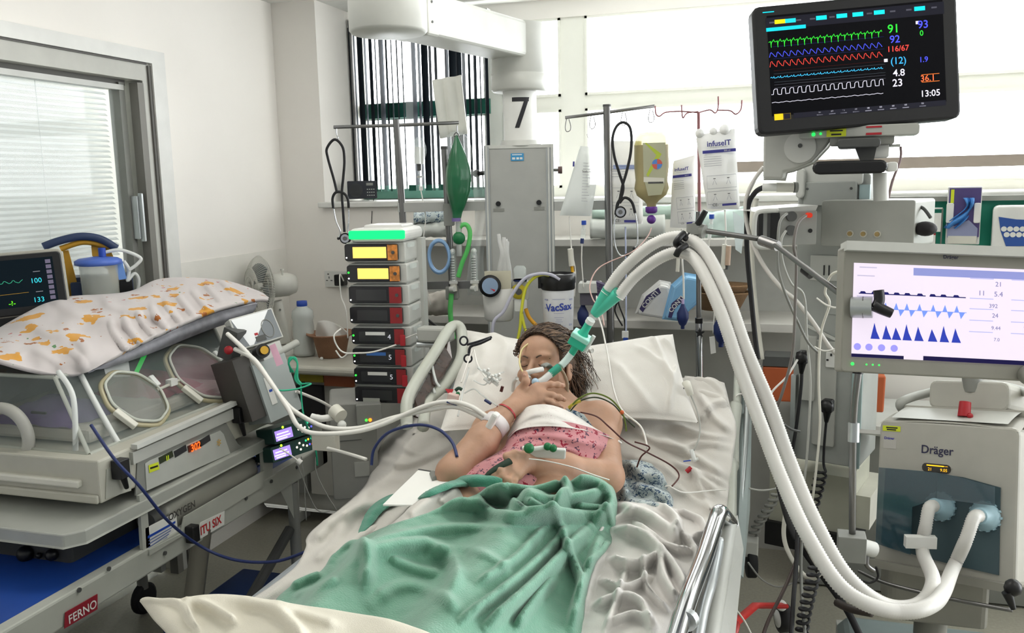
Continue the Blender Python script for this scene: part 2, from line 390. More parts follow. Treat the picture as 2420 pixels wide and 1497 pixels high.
# back wall below the sill, window recess, right part
w = MB()
w.box((.6, 4.5, .75), (6.2, .1, 1.5), dw)                      # below windows
w.box((.6, 4.45, ZC-.045), (6.2, .2, .09), dw)
w.box((-2.31, 4.2, 2.0), (.26, .6, 1.0), dw)                  # reveal pier
w.box((.6, 4.15, .75), (6.2, .5, 1.5), dw)
w.build('wall_back', kind='structure')
MB().box((-.05, 4.14, ZS-.014), (4.3, .56, .028), 'white').build('trim_2', kind='structure', bev=.006)
pvc = mat('window_frame_white', 'efefe6', .45, var=.01)
glass = mat('window_glass', 'ffffff', .02, alpha=.06, var=0)
def window(n, x0, x1, fx0, fx1):
    f = MB()
    zt, z2, z1, zb = 2.41, 2.03, 1.965, 1.575
    f.box(((fx0+fx1)/2, YW, (zt+ZC-.06)/2), (fx1-fx0, .07, ZC-.06-zt), pvc)
    f.box(((fx0+fx1)/2, YW, (z1+z2)/2), (fx1-fx0, .07, z2-z1), pvc)
    f.box(((fx0+fx1)/2, YW, (zb+ZS)/2), (fx1-fx0, .07, zb-ZS), pvc)
    f.box(((fx0+x0)/2, YW, (ZS+ZC)/2), (x0-fx0, .074, ZC-ZS-.06), pvc); f.box(((fx1+x1)/2, YW, (ZS+ZC)/2), (fx1-x1, .074, ZC-ZS-.06), pvc)
    for a, b_ in ((z2, zt), (zb, z1)):
        for q in (a+.006, b_-.006): f.box(((x0+x1)/2, YW-.02, q), (x1-x0, .05, .012), pvc)
        for q in (x0+.006, x1-.006): f.box((q, YW-.02, (a+b_)/2), (.012, .05, b_-a), pvc)
    o = st(f, 'window_%d' % n)
    MB().box(((x0+x1)/2, YW, (z2+zt)/2), (x1-x0, .004, zt-z2), glass).box(((x0+x1)/2, YW, (zb+z1)/2), (x1-x0, .004, z1-zb), glass).build('window_pane', o)
window(1, -2.17, -1.47, -2.2, -1.44)
MB().box((-1.81, YW-.06, 1.998), (.73, .02, .075), mat('transom_green', '1f5f50', .6)).box((-1.81, YW-.06, 1.56), (.73, .02, .05), mat('transom_green2', '6d9c8c', .6)).build('trim_4', kind='structure')
window(2, -1.38, -1.075, -1.44, -1.01)
window(3, -.95, 1.9, -1.01, 2.1)
MB().box((.9, 4.3, 1.655), (2.3, .03, .05), mat('bronze_rail', '857a70', .5)).build('trim_3', kind='structure')
# vertical fabric blind at the left window: each vane turned differently
rt = thing('vertical_blind', 'dark and white vertical blind vanes hanging at the left window', 'blind', (-1.82, 4.25, ZS+.02))
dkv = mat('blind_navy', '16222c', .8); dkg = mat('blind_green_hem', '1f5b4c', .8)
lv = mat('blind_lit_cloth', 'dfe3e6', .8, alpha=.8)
MB().box((-1.81, 4.25, 2.44), (.8, .05, .04), 'white').build('headrail', rt)
rnd = random.Random(3)
for i in range(26):
    x = -2.185+i*.0302; a = rnd.choice([8, 116, 110, 121, 104, 128, 117, 98, 136, 113, 120, 12]); z0 = ZS+.045
    v = MB(); q = Matrix.Translation((x, 4.25, 0)) @ Matrix.Rotation(R(a), 4, 'Z')
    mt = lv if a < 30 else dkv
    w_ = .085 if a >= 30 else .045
    v.grid(lambda u, t: (w_*(u-.5), .006*math.sin(u*3.14), z0+.03+t*.85), 5, 3, mt, T=q)
    v.grid(lambda u, t: (w_*(u-.5), .006*math.sin(u*3.14), z0+t*.03), 5, 2, dkg, T=q)
    v.build('vane', rt)
# low-level wall shelf boxes between the two pendants
sh = mat('shelf_laminate', 'cfccc6', .5); shg = mat('shelf_panel_grey', 'c0c0bb', .6)
rt = thing('wall_shelf', 'long two-tier white laminate shelf built under the windows behind the bed', 'shelf', (-.75, 3.7, 0))
MB().box((-.72, 3.75, 1.347), (1.95, .32, .03), sh).build('shelf_board', rt, bev=.003)
MB().box((-.72, 3.7, 1.02), (1.95, .42, .035), sh).build('shelf_board', rt, bev=.003)
MB().box((-.72, 3.86, 1.18), (1.95, .06, .32), shg).box((-.72, 3.8, .5), (1.95, .1, 1.0), shg).build('back_panel', rt)
# pale left tier board next to the column (white)
# teal splash cupboards on the right
tl = mat('cupboard_teal', '1f9078', .5)
rt = thing('wall_cupboard', 'long teal laminate panel under the right-hand window sill', 'cupboard', (1.0, 3.86, 1.05))
MB().box((1.0, 3.87, 1.24), (1.7, .06, .52), tl).build('panel', rt)
MB().box((1.0, 3.84, 1.505), (1.7, .08, .02), 'mgrey').build('top_edge', rt)
MB().box((.62, 3.62, .66), (1.1, .45, .03), 'white').box((.62, 3.64, .33), (1.06, .42, .64), 'mgrey').build('low_unit', rt)
# ceiling lamp
rt = thing('ceiling_light', 'round white ceiling light at the top edge above the windows', 'ceiling light', (-.9, 3.6, ZC-.02))
MB().lathe([(.20, 0), (.22, .01), (.2, .02)], 'white', Matrix.Translation((-.95, 3.55, ZC-.022)), 32).build('housing', rt)
MB().lathe([(.0001, -.006), (.16, -.004), (.18, .001)], glow('ffffff', 2.0), Matrix.Translation((-.95, 3.55, ZC-.022)), 32).build('diffuser', rt)
MB().box((-1.37, 3.6, ZC-.03), (.12, .02, .05), 'mgrey').box((-1.37, 3.6, ZC-.05), (.2, .08, .02), 'green').build('ceiling_vent', label='small dark vent fitting on the ceiling beside the pendant arm', cat='vent')
# skirting pipe along the back wall
rt = thing('wall_pipe', 'thick pale pipe running along the floor by the back wall', 'pipe', (-1.9, 3.6, .05))
MB().tube([(-2.38, 3.55, .1), (-1.2, 3.55, .1)], .05, 'offw', sub=0, n=12).build('pipe_run', rt)
MB().box((-2.2, 3.55, .03), (.03, .1, .05), 'grey').box((-1.5, 3.55, .03), (.03, .1, .05), 'grey').build('bracket', rt, sep=1)
# ================================================================== BED AND BEDDING
BZ = .74
def sst(a, b, x):
    t = np.clip((x-a)/(b-a), 0, 1); return t*t*(3-2*t)
def back_z(y): return np.where(y > 2.3, (y-2.3)*math.tan(R(22)), 0)
def bed_h(x, y):                       # mattress with raised back section
    x = np.asarray(x, float); y = np.asarray(y, float)
    return BZ+back_z(y)
def leg_h(x, y):                       # covered legs and hips
    x = np.asarray(x, float); y = np.asarray(y, float)
    c1, c2 = -.76, -.53
    g = np.exp(-((x-c1)/.105)**2)+np.exp(-((x-c2)/.105)**2)
    hip = np.exp(-((x+.62)/.2)**4)
    legs = .135*g*sst(.7, 1.0, y)*(1-sst(2.0, 2.25, y))
    return bed_h(x, y)+np.maximum(legs*(1-.5*sst(1.8, 2.1, y)), .15*hip*sst(1.75, 2.1, y)*(1-sst(2.2, 2.45, y)))
_FL = np.array([_f, _r, _u])
def npray(px, py): return _FL[0]+_FL[1]*((px-W/2)/F)[..., None]+_FL[2]*((H/2-py)/F)[..., None]
def hit(px, py, hf, it=12):
    """where the rays through the pixels meet the height field"""
    px = np.asarray(px, float); py = np.asarray(py, float); v = npray(px, py); z = np.full(px.shape, .85)
    for _ in range(it):
        d = (z-1.6)/v[..., 2]; x = v[..., 0]*d; y = v[..., 1]*d; z = .5*z+.5*hf(x, y)
    d = (z-1.6)/v[..., 2]
    return np.stack([v[..., 0]*d, v[..., 1]*d, z], -1)
def pxy(p):
    q = p-np.array(CAM); d = q@np.array(_f)
    return W/2+F*(q@np.array(_r))/d, H/2-F*(q@np.array(_u))/d
def resamp(pts, n):
    q = cr([Vector((a[0], a[1], a[2] if len(a) > 2 else 0)) for a in pts], 12)
    L = [0]
    for i in range(1, len(q)): L.append(L[-1]+(q[i]-q[i-1]).length)
    a = np.array([tuple(v) for v in q]); s_ = np.linspace(0, L[-1], n)
    return np.stack([np.interp(s_, L, a[:, k]) for k in range(3)], -1)
def seg_dist(px, py, poly):
    best = np.full(px.shape, 1e9); side = np.zeros(px.shape); tt = np.zeros(px.shape); n = len(poly)-1
    for i in range(n):
        ax, ay = poly[i][:2]; bx, by = poly[i+1][:2]; dx, dy = bx-ax, by-ay; L = dx*dx+dy*dy+1e-9
        t = np.clip(((px-ax)*dx+(py-ay)*dy)/L, 0, 1); qx = px-ax-t*dx; qy = py-ay-t*dy; d = np.hypot(qx, qy)
        k = d < best; best = np.where(k, d, best); side = np.where(k, np.sign(dx*qy-dy*qx), side); tt = np.where(k, (i+t)/n, tt)
    return best, side, tt
def fold_disp(px, py, folds):
    z = np.zeros(px.shape)
    for f in folds:
        poly = resamp(f[0], 14) if len(f[0]) > 2 else np.array(f[0], float); w, h = f[1], f[2]
        asym = f[3] if len(f) > 3 else 0
        d, s_, t = seg_dist(px, py, poly); ww = w*(1+asym*s_)
        env = np.clip(np.minimum(t, 1-t)*6+.25, 0, 1)
        z += h*np.exp(-(d/ww)**2)*env
    return z
def wob(x, y, sc, seed=0):
    return np.array([[mnoise.noise(Vector((a*sc, b*sc, seed))) for a, b in zip(ra, rb)] for ra, rb in zip(x, y)])
def drape(rows, nu, nv, hf, folds=(), lift=.004, nz=(), mat_='cloth', mb=None, edge=0, uvs=None):
    """cloth surface through boundary rows given in picture coordinates, lying on height field hf"""
    r = np.array([resamp(q, nu) for q in rows]); k = len(rows)
    t = np.linspace(0, k-1, nv); P_ = np.zeros((nv, nu, 3))
    for j, tt in enumerate(t):
        i = min(int(tt), k-2); f = tt-i
        a, b, c, d = r[max(i-1, 0)], r[i], r[i+1], r[min(i+2, k-1)]
        P_[j] = .5*((2*b)+(c-a)*f+(2*a-5*b+4*c-d)*f*f+(3*b-a-3*c+d)*f**3)
    px, py = P_[..., 0], P_[..., 1]
    g = hit(px, py, hf)
    z = fold_disp(px, py, folds)+lift+P_[..., 2]
    for sc, am, sd in nz: z = z+am*wob(g[..., 0], g[..., 1], sc, sd)
    if edge:
        ii = np.minimum(np.arange(nu), np.arange(nu)[::-1])[None, :]; jj = np.minimum(np.arange(nv), np.arange(nv)[::-1])[:, None]
        z = z-edge*np.exp(-np.minimum(ii, jj)/3.0)
    # keep the picture position while lifting: slide along the view ray a little, as loose cloth would bulge
    v = npray(px, py); d = (g[..., 2]+z-1.6)/v[..., 2]; q = v*d[..., None]
    g2 = np.stack([(.35*g[..., 0]+.65*q[..., 0]), (.35*g[..., 1]+.65*q[..., 1]), g[..., 2]+z], -1)
    mb = mb or MB()
    mb.add([tuple(p) for p in g2.reshape(-1, 3)], [(j*nu+i, j*nu+i+1, (j+1)*nu+i+1, (j+1)*nu+i) for j in range(nv-1) for i in range(nu-1)], mat_, True)
    return mb
# bed -------------------------------------------------------------
bed = thing('hospital_bed', 'grey hospital bed with raised back section, mattress and tubular side rails', 'bed', (-.64, 1.95, 0))
b = MB(); bm_ = mat('mattress_cover', '8f9599', .6)
def slab(t, x0, x1, n=20, thick=.13):
    ys = np.linspace(.85, 2.86, n); vs = []
    for y in ys:
        z = float(bed_h(0, y))-.012; vs += [(x0, y, z), (x1, y, z), (x1, y, z-thick), (x0, y, z-thick)]
    fs = []
    for i in range(n-1):
        for a in range(4): fs.append((4*i+a, 4*i+(a+1) % 4, 4*i+4+(a+1) % 4, 4*i+4+a))
    fs += [(0, 1, 2, 3), tuple(range(4*n-4, 4*n))]
    t.add(vs, fs, bm_, False)
slab(b, -1.09, -.19); b.build('mattress', bed, bev=.02)
b = MB(); b.box((-.64, 1.5, .58), (.86, 1.45, .03), 'grey'); b.box((-.64, 2.6, .62), (.8, .75, .03), 'grey', rot=(R(22), 0, 0))
b.box((-.64, 1.9, .45), (.16, 1.8, .1), 'mgrey').box((-.64, 1.0, .3), (.7, .1, .3), 'mgrey').box((-.64, 2.8, .3), (.7, .1, .3), 'mgrey')
b.box((-.64, 1.9, .17), (.55, 2.0, .06), 'grey'); b.build('bed_frame', bed, bev=.01)
for x in (-1.0, -.28):
    for y in (.95, 2.85):
        c = MB(); c.lathe([(.06, -.018), (.075, -.014), (.075, .014), (.06, .018)], 'rubber', frame((x, y, .076), (1, 0, 0)), 24)
        c.box((x, y, .15), (.05, .11, .07), 'grey'); c.build('castor', bed, bev=.008)

rail = mat('rail_enamel', 'b3b6ac', .35)
# right head-section rail: thick rounded tubes leaning back
def side_rail(pts, r, parts):
    pass
p = lambda x, y, d: P(x, y, d)
hr = MB()
hr.tube([p(1748, 862, 2.98), p(1744, 880, 2.96), p(1741, 960, 2.82)], .013, rail, n=12)
hr.tube([p(1738, 960, 2.8), p(1731, 1020, 2.7), p(1729, 1100, 2.56)], .022, rail, n=14)
hr.tube([p(1729, 1104, 2.54), p(1725, 1108, 2.5), p(1722, 1240, 2.32), p(1720, 1330, 2.2)], .021, rail, n=14)
hr.tube([p(1769, 850, 2.95), p(1764, 1000, 2.75), p(1752, 1160, 2.5), p(1744, 1290, 2.3)], .009, 'alu', n=8)
hrp = hr.build('side_rail', bed)
pl = MB(); pl.add([p(1757, 930, 2.9), p(1773, 990, 2.85), p(1768, 1210, 2.45), p(1752, 1368, 2.2), p(1738, 1350, 2.2), p(1742, 1200, 2.42)], [(0, 1, 2, 3, 4, 5)], mat('rail_panel', '9aa5a4', .35)); pl.build('rail_panel', hrp, solid=.012)
MB().tube([p(1738, 940, 2.84), p(1745, 933, 2.84), p(1760, 932, 2.85), p(1768, 936, 2.86)], .0025, 'wtube').build('cable_tie', hrp)
fr_ = MB()
fr_.tube([p(1726, 1240, 2.05), p(1712, 1222, 2.0), p(1700, 1212, 1.98), p(1690, 1240, 1.94), p(1660, 1330, 1.8), p(1625, 1420, 1.66), p(1590, 1530, 1.53)], .0185, 'chrome', n=18, sub=10)
frp = fr_.build('side_rail', bed, label='bright chrome tubular side rail')
MB().cyl(p(1622, 1470, 1.6), p(1630, 1462, 1.612), .0195, 'alu').cyl(p(1684, 1258, 1.915), p(1686, 1254, 1.92), .0192, 'alu').build('rail_collar', frp, sep=1)
MB().tube([p(1722, 1240, 2.04), p(1715, 1280, 1.97), p(1695, 1400, 1.8), p(1672, 1530, 1.66)], .02, 'grey', n=12).tube([p(1700, 1280, 1.95), p(1685, 1360, 1.8), p(1662, 1440, 1.7), p(1645, 1530, 1.6)], .012, 'alu', n=10).build('rail_post', frp)
pl = MB(); pl.add([p(1738, 1220, 2.15), p(1752, 1300, 2.1), p(1738, 1400, 1.95), p(1728, 1540, 1.75), p(1660, 1540, 1.68), p(1698, 1400, 1.85), p(1712, 1290, 2.0)], [(0, 1, 2, 3, 4, 5, 6)], 'grey'); pl.build('rail_panel', frp, solid=.012)
# left head rail: beam with a dark opening, leaning up to the headboard
lr = MB(); X0 = -1.14
def band(px_pts, d_pts, w, th, k, mb):
    pts = [P(x, y, d) for (x, y), d in zip(px_pts, d_pts)]; mb.tube(pts, w, k, n=12, sub=6, flat=th)
band([(962, 1010), (962, 950), (985, 900), (1030, 830), (1062, 778), (1085, 772), (1092, 800), (1088, 850), (1050, 910), (1010, 950), (1000, 1010)],
     [2.5, 2.55, 2.62, 2.74, 2.86, 2.88, 2.86, 2.8, 2.7, 2.62, 2.5], .018, 1.0, rail, lr)
lrp = lr.build('side_rail', bed, label='left head rail in pale plastic with dark centre opening')
pl = MB(); q = [(978, 985, 2.54), (980, 945, 2.58), (1010, 890, 2.66), (1050, 820, 2.79), (1062, 808, 2.8), (1068, 850, 2.76), (1045, 895, 2.68), (1005, 940, 2.6), (996, 990, 2.53)]
pl.add([P(*a) for a in q], [tuple(range(9))], mat('tinted_panel', '3a2a24', .15, coat=.6, var=.4, vs=30)); pl.build('tinted_panel', lrp, solid=.006)
MB().tube([P(1012, 862, 2.7), P(1020, 905, 2.66), P(1028, 930, 2.62)], .004, 'ctube').tube([P(1020, 858, 2.7), P(1030, 900, 2.64), P(1040, 915, 2.62)], .004, 'ctube').build('drain_tube', lrp)
# sheet ---------------------------------------------------------------
sheet_m = mat('bed_sheet_cotton', 'cfcbc4', .9, bump=.3, bs=500, sheen=.2, var=.03)
def bed_side(x, y):
    return bed_h(x, y)-.9*np.maximum(-1.115-x, 0)**.8*1.0-.5*np.maximum(x+.165, 0)
left = [(985, 935), (962, 985), (905, 1045), (880, 1110), (850, 1165), (735, 1262), (722, 1300), (690, 1350), (610, 1410), (520, 1470), (420, 1560), (200, 1900)]
right = [(1640, 892), (1700, 930), (1738, 1000), (1732, 1080), (1722, 1160), (1712, 1230), (1690, 1290), (1672, 1350), (1650, 1410), (1628, 1480), (1600, 1560), (1500, 1900)]
rows = [[l, ((2*l[0]+r_[0])/3, (2*l[1]+r_[1])/3), ((l[0]+2*r_[0])/3, (l[1]+2*r_[1])/3), r_] for l, r_ in zip(left, right)]
sf = [  # folds of the fitted sheet: left side and right side
 ([(925, 1030), (960, 1062), (1000, 1075), (1040, 1055)], 9, .012), ([(890, 1080), (950, 1100), (1020, 1080), (1060, 1060)], 8, .012), ([(905, 1150), (960, 1130), (1050, 1120)], 8, .01),
 ([(960, 1010), (1010, 1000), (1060, 1030)], 14, .015), ([(870, 1160), (850, 1200), (780, 1250), (735, 1290)], 16, .03), ([(830, 1220), (790, 1290), (740, 1330)], 14, .02), ([(900, 1240), (820, 1300), (760, 1390)], 12, .02),
 ([(700, 1370), (620, 1420), (540, 1460)], 14, .02), ([(760, 1250), (850, 1210), (900, 1180)], 10, .015),
 ([(1650, 930), (1690, 990), (1725, 1020)], 8, .014), ([(1600, 1010), (1660, 1030), (1720, 1040)], 8, .014), ([(1560, 1040), (1640, 1080), (1715, 1130)], 8, .014), ([(1580, 1090), (1640, 1120), (1700, 1170)], 7, .012),
 ([(1500, 1020), (1590, 1060), (1660, 1050), (1725, 1060)], 7, .012), ([(1640, 1120), (1670, 1190), (1700, 1250)], 7, .012), ([(1610, 1100), (1680, 1130), (1715, 1150)], 6, .01), ([(1590, 1150), (1650, 1190), (1700, 1220)], 9, .014),
 ([(1655, 1000), (1680, 960), (1720, 950)], 7, .012), ([(1480, 1080), (1560, 1100), (1620, 1150)], 8, .01)]
drape(rows, 150, 170, bed_side, sf, .002, [(9, .006, 1), (22, .003, 5)], sheet_m).build('bed_sheet', None, 'white fitted sheet wrinkled over the whole hospital bed mattress', 'sheet', solid=.003)
# bunched white top sheet on the right of the blanket
rows = [[(1440, 1190), (1500, 1180), (1560, 1190), (1620, 1215), (1665, 1235)],
        [(1400, 1250), (1480, 1230), (1560, 1240), (1630, 1260), (1675, 1290)],
        [(1390, 1310), (1470, 1300), (1550, 1310), (1620, 1340), (1650, 1370)],
        [(1350, 1380), (1440, 1380), (1530, 1390), (1590, 1410), (1630, 1430)],
        [(1300, 1450), (1400, 1450), (1500, 1450), (1580, 1460), (1610, 1470)],
        [(1280, 1540), (1400, 1540), (1480, 1540), (1560, 1540), (1590, 1550)],
        [(1250, 1780), (1380, 1780), (1460, 1780), (1500, 1780), (1540, 1790)]]
wf = [([(1460, 1200), (1540, 1230), (1600, 1280)], 12, 0.040), ([(1560, 1200), (1600, 1240), (1590, 1290)], 9, 0.040), ([(1600, 1210), (1650, 1230), (1668, 1270), (1630, 1280)], 7, 0.040),
 ([(1450, 1260), (1510, 1270), (1560, 1310), (1610, 1380), (1620, 1430)], 10, 0.052), ([(1500, 1240), (1580, 1300), (1640, 1310)], 6, 0.034), ([(1440, 1330), (1500, 1345), (1560, 1320)], 9, 0.046), ([(1560, 1320), (1570, 1380), (1600, 1430)], 10, 0.046),
 ([(1420, 1380), (1480, 1400), (1540, 1370)], 7, 0.034), ([(1400, 1440), (1470, 1420), (1520, 1440), (1540, 1497)], 9, 0.034), ([(1430, 1300), (1400, 1370), (1380, 1450)], 9, 0.023), ([(1440, 1480), (1500, 1460), (1550, 1490)], 7, 0.029),
 ([(1590, 1250), (1640, 1300), (1650, 1340)], 6, 0.029), ([(1480, 1350), (1460, 1420), (1430, 1497)], 6, 0.023), ([(1520, 1330), (1530, 1400), (1580, 1450)], 6, 0.029), ([(1410, 1280), (1440, 1240), (1500, 1215)], 6, 0.023)]
drape(rows, 130, 130, lambda x, y: bed_h(x, y)+.01, wf, .012, [(9, .010, 9), (30, .003, 2)], mat('top_sheet_cotton', 'dddad6', .9, bump=.3, bs=500, sheen=.2, var=.02), edge=.02).build('top_sheet', None, 'crumpled white top sheet bunched between the green blanket and the chrome rail', 'sheet', solid=.003)
# second sheet under the blanket on the left
rows = [[(1085, 1125), (1120, 1130), (1160, 1140)], [(975, 1165), (1060, 1158), (1150, 1160)], [(905, 1215), (1000, 1190), (1120, 1185)], [(850, 1275), (950, 1238), (1080, 1210)]]
drape(rows, 70, 60, leg_h, [([(1040, 1165), (1010, 1190), (960, 1225)], 16, .018), ([(1080, 1160), (1050, 1185), (1040, 1200)], 9, .012)], .012, [(10, .004, 4)], sheet_m).build('draw_sheet', None, 'cream sheet showing over the knees beneath the folded-back green blanket', 'sheet', solid=.003)
# green blanket ------------------------------------------------------------
gm = mat('green_cellular_blanket', '74a28c', .95, var=.06, vs=30, bump=.5, bs=260, sheen=.35)
rows = [[(1130, 1140), (1180, 1162), (1260, 1166), (1350, 1146), (1420, 1134), (1448, 1152)],
        [(1130, 1172), (1190, 1180), (1280, 1180), (1370, 1175), (1430, 1175), (1456, 1200)],
        [(1030, 1216), (1130, 1212), (1230, 1215), (1340, 1215), (1410, 1220), (1452, 1240)],
        [(880, 1268), (1000, 1248), (1150, 1245), (1300, 1250), (1400, 1260), (1446, 1280)],
        [(800, 1315), (950, 1295), (1120, 1290), (1280, 1295), (1390, 1300), (1432, 1310)],
        [(755, 1360), (920, 1345), (1100, 1345), (1260, 1350), (1370, 1355), (1400, 1360)],
        [(668, 1410), (860, 1415), (1060, 1415), (1230, 1420), (1340, 1420), (1382, 1425)],
        [(640, 1470), (840, 1500), (1040, 1520), (1220, 1520), (1320, 1520), (1372, 1520)],
        [(600, 1600), (840, 1640), (1040, 1640), (1220, 1640), (1320, 1640), (1372, 1640)],
        [(560, 1800), (840, 1840), (1040, 1840), (1220, 1840), (1320, 1840), (1372, 1840)]]
gf = [([(870, 1262), (1000, 1212), (1110, 1200), (1180, 1232), (1260, 1236), (1330, 1232), (1440, 1228)], 10.4, 0.0380),
 ([(1130, 1200), (1170, 1182), (1240, 1186), (1300, 1200), (1370, 1190), (1440, 1170)], 12.0, 0.0427), ([(1180, 1172), (1230, 1178), (1290, 1166), (1330, 1146)], 8.8, 0.0380),
 ([(1120, 1190), (1180, 1180), (1260, 1230), (1380, 1240)], 8.0, 0.0333), ([(1330, 1135), (1340, 1180), (1310, 1220)], 8.0, 0.0475), ([(1350, 1140), (1420, 1160), (1445, 1210), (1400, 1250)], 11.2, 0.0427), ([(1240, 1200), (1300, 1228), (1330, 1260)], 7.2, 0.0285),
 ([(800, 1340), (900, 1290), (1050, 1262), (1200, 1260)], 9.6, 0.0209), ([(820, 1340), (900, 1310), (1010, 1300), (1080, 1350), (1060, 1420)], 16.0, 0.0285),
 ([(780, 1345), (790, 1310), (840, 1300), (870, 1330), (865, 1400)], 12.8, 0.0333), ([(760, 1370), (720, 1380), (690, 1400)], 9.6, 0.0285),
 ([(1390, 1260), (1330, 1330), (1240, 1420), (1150, 1497)], 12.0, 0.0427), ([(1350, 1255), (1290, 1320), (1200, 1400), (1090, 1480)], 8.8, 0.0266), ([(1420, 1280), (1400, 1340), (1370, 1430), (1350, 1497)], 10.4, 0.0380),
 ([(1330, 1260), (1340, 1310), (1360, 1350), (1375, 1400), (1360, 1440)], 7.2, 0.0380), ([(1440, 1290), (1410, 1340), (1380, 1360)], 7.2, 0.0285), ([(1290, 1255), (1220, 1330), (1130, 1390)], 8.0, 0.0190), ([(1310, 1380), (1260, 1440), (1220, 1497)], 8.0, 0.0266),
 ([(880, 1440), (940, 1400), (1020, 1410), (1090, 1460)], 14.4, 0.0142), ([(1000, 1330), (1100, 1310), (1180, 1340), (1200, 1370)], 11.2, 0.0114), ([(920, 1330), (980, 1355), (1040, 1370)], 9.6, 0.0133),
 ([(1360, 1210), (1420, 1215), (1450, 1250)], 6.4, 0.0285), ([(700, 1425), (760, 1400), (800, 1380)], 8.0, 0.0190)]
drape(rows, 260, 230, leg_h, gf, .02, [(7, .006, 8), (26, .003, 2)], gm, edge=.012).build('blanket', None, 'pale green cellular blanket heaped in folds over the patient\'s legs', 'blanket', solid=.007)
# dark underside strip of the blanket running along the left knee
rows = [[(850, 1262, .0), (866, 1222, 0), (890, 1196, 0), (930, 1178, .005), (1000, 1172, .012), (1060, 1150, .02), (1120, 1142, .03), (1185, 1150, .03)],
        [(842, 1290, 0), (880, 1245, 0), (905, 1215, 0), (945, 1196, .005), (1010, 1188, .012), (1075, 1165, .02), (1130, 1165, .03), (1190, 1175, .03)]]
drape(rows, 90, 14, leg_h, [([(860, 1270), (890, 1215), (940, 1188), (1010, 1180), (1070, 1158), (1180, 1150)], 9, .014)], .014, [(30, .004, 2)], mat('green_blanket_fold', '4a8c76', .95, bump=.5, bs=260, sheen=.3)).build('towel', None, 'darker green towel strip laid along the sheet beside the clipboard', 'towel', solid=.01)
# white bolster sheet at the foot of the bed, nearest the camera
def foot_h(x, y): return BZ+.2+0*x
rows = [[(330, 1407), (395, 1414), (470, 1404), (560, 1404), (660, 1418), (780, 1434), (900, 1456), (990, 1480), (1080, 1520)],
        [(345, 1424), (400, 1430), (480, 1420), (570, 1425), (660, 1440), (780, 1456), (890, 1476), (960, 1505), (1020, 1545)],
        [(365, 1450), (420, 1460), (490, 1460), (570, 1465), (660, 1480), (760, 1495), (850, 1520), (930, 1550), (980, 1575)],
        [(420, 1520), (450, 1530), (510, 1530), (590, 1530), (660, 1545), (740, 1560), (820, 1580), (900, 1600), (950, 1610)],
        [(460, 1650), (500, 1660), (540, 1660), (610, 1660), (680, 1670), (760, 1690), (840, 1700), (900, 1710), (950, 1720)]]
drape(rows, 120, 50, foot_h, [([(460, 1425), (500, 1440), (560, 1475)], 9, .02), ([(560, 1425), (640, 1440), (700, 1490), (720, 1530)], 14, .02), ([(330, 1407), (420, 1425), (450, 1470)], 7, .012), ([(640, 1420), (700, 1450), (800, 1480)], 12, .012), ([(440, 1410), (448, 1460), (470, 1490)], 6, .012)], 0, [(9, .01, 3), (24, .003, 1)], mat('foot_sheet_cotton', 'dcd7c8', .9, bump=.3, bs=500, var=.02), edge=.03).build('folded_sheet', None, 'cream folded sheet at the foot of the bed nearest the camera', 'sheet', solid=.004)
# pillows -----------------------------------------------------------------
pil = mat('pillow_cotton', 'd8d5cf', .9, bump=.25, bs=400, var=.03, sheen=.2)
def pillow(quad, th, folds, name, label, push=0, mt=None, d0=None, n=70):
    """quad: four picture corners with depth (bl, br, tr, tl); bulges toward the room"""
    c = [P(*q) for q in quad]; nrm = (c[1]-c[0]).cross(c[3]-c[0]).normalized()
    if nrm.dot(_f) > 0: nrm = -nrm
    def edgept(u, v): return c[0]*(1-u)*(1-v)+c[1]*u*(1-v)+c[2]*u*v+c[3]*(1-u)*v
    vs = []; A = np.zeros((n, n)); X = np.zeros((n, n)); Y = np.zeros((n, n)); base = []
    for j in range(n):
        for i in range(n):
            u, v = i/(n-1), j/(n-1)
            pin = .045*math.sin(math.pi*u)*(1-abs(2*v-1))*0
            uu = .5+(u-.5)*(1-.05*math.sin(math.pi*v)); vv = .5+(v-.5)*(1-.07*math.sin(math.pi*u))
            q = edgept(uu, vv); base.append(q); a = proj(q); X[j, i], Y[j, i] = a[0], a[1]
            A[j, i] = th*((1-abs(2*u-1)**2.6)*(1-abs(2*v-1)**2.6))**.55
    D = fold_disp(X, Y, folds)*np.minimum(A/th*2, 1); out = []
    for k, q in enumerate(base):
        j, i = divmod(k, n); w_ = .004*mnoise.noise(q*9)+.002*mnoise.noise(q*25); out.append(q+nrm*(A[j, i]+D[j, i]+w_*min(A[j, i]/th*3, 1)))
    for k, q in enumerate(base): j, i = divmod(k, n); out.append(q-nrm*A[j, i]*.6)
    fs = []
    for j in range(n-1):
        for i in range(n-1):
            a = j*n+i; fs.append((a, a+1, a+n+1, a+n)); a += n*n; fs.append((a, a+n, a+n+1, a+1))
    bd = [i for i in range(n)]+[j*n+n-1 for j in range(1, n)]+[(n-1)*n+i for i in range(n-2, -1, -1)]+[j*n for j in range(n-2, 0, -1)]
    for a, b_ in zip(bd, bd[1:]+bd[:1]): fs.append((a, a+n*n, b_+n*n, b_))
    mb = MB(); mb.add(out, fs, mt or pil, True); return mb.build(name, None, label, 'pillow', group=None)
pillow([(1040, 1020, 2.5), (1290, 1030, 2.55), (1290, 815, 2.95), (1100, 780, 3.0)], .06, [([(1150, 800), (1190, 850), (1180, 930)], 14, .012), ([(1110, 820), (1140, 870), (1110, 950)], 12, .01), ([(1080, 900), (1130, 960), (1190, 990)], 12, .01)], 'pillow', 'white pillow under the patient\'s head beside the black forceps', n=80)
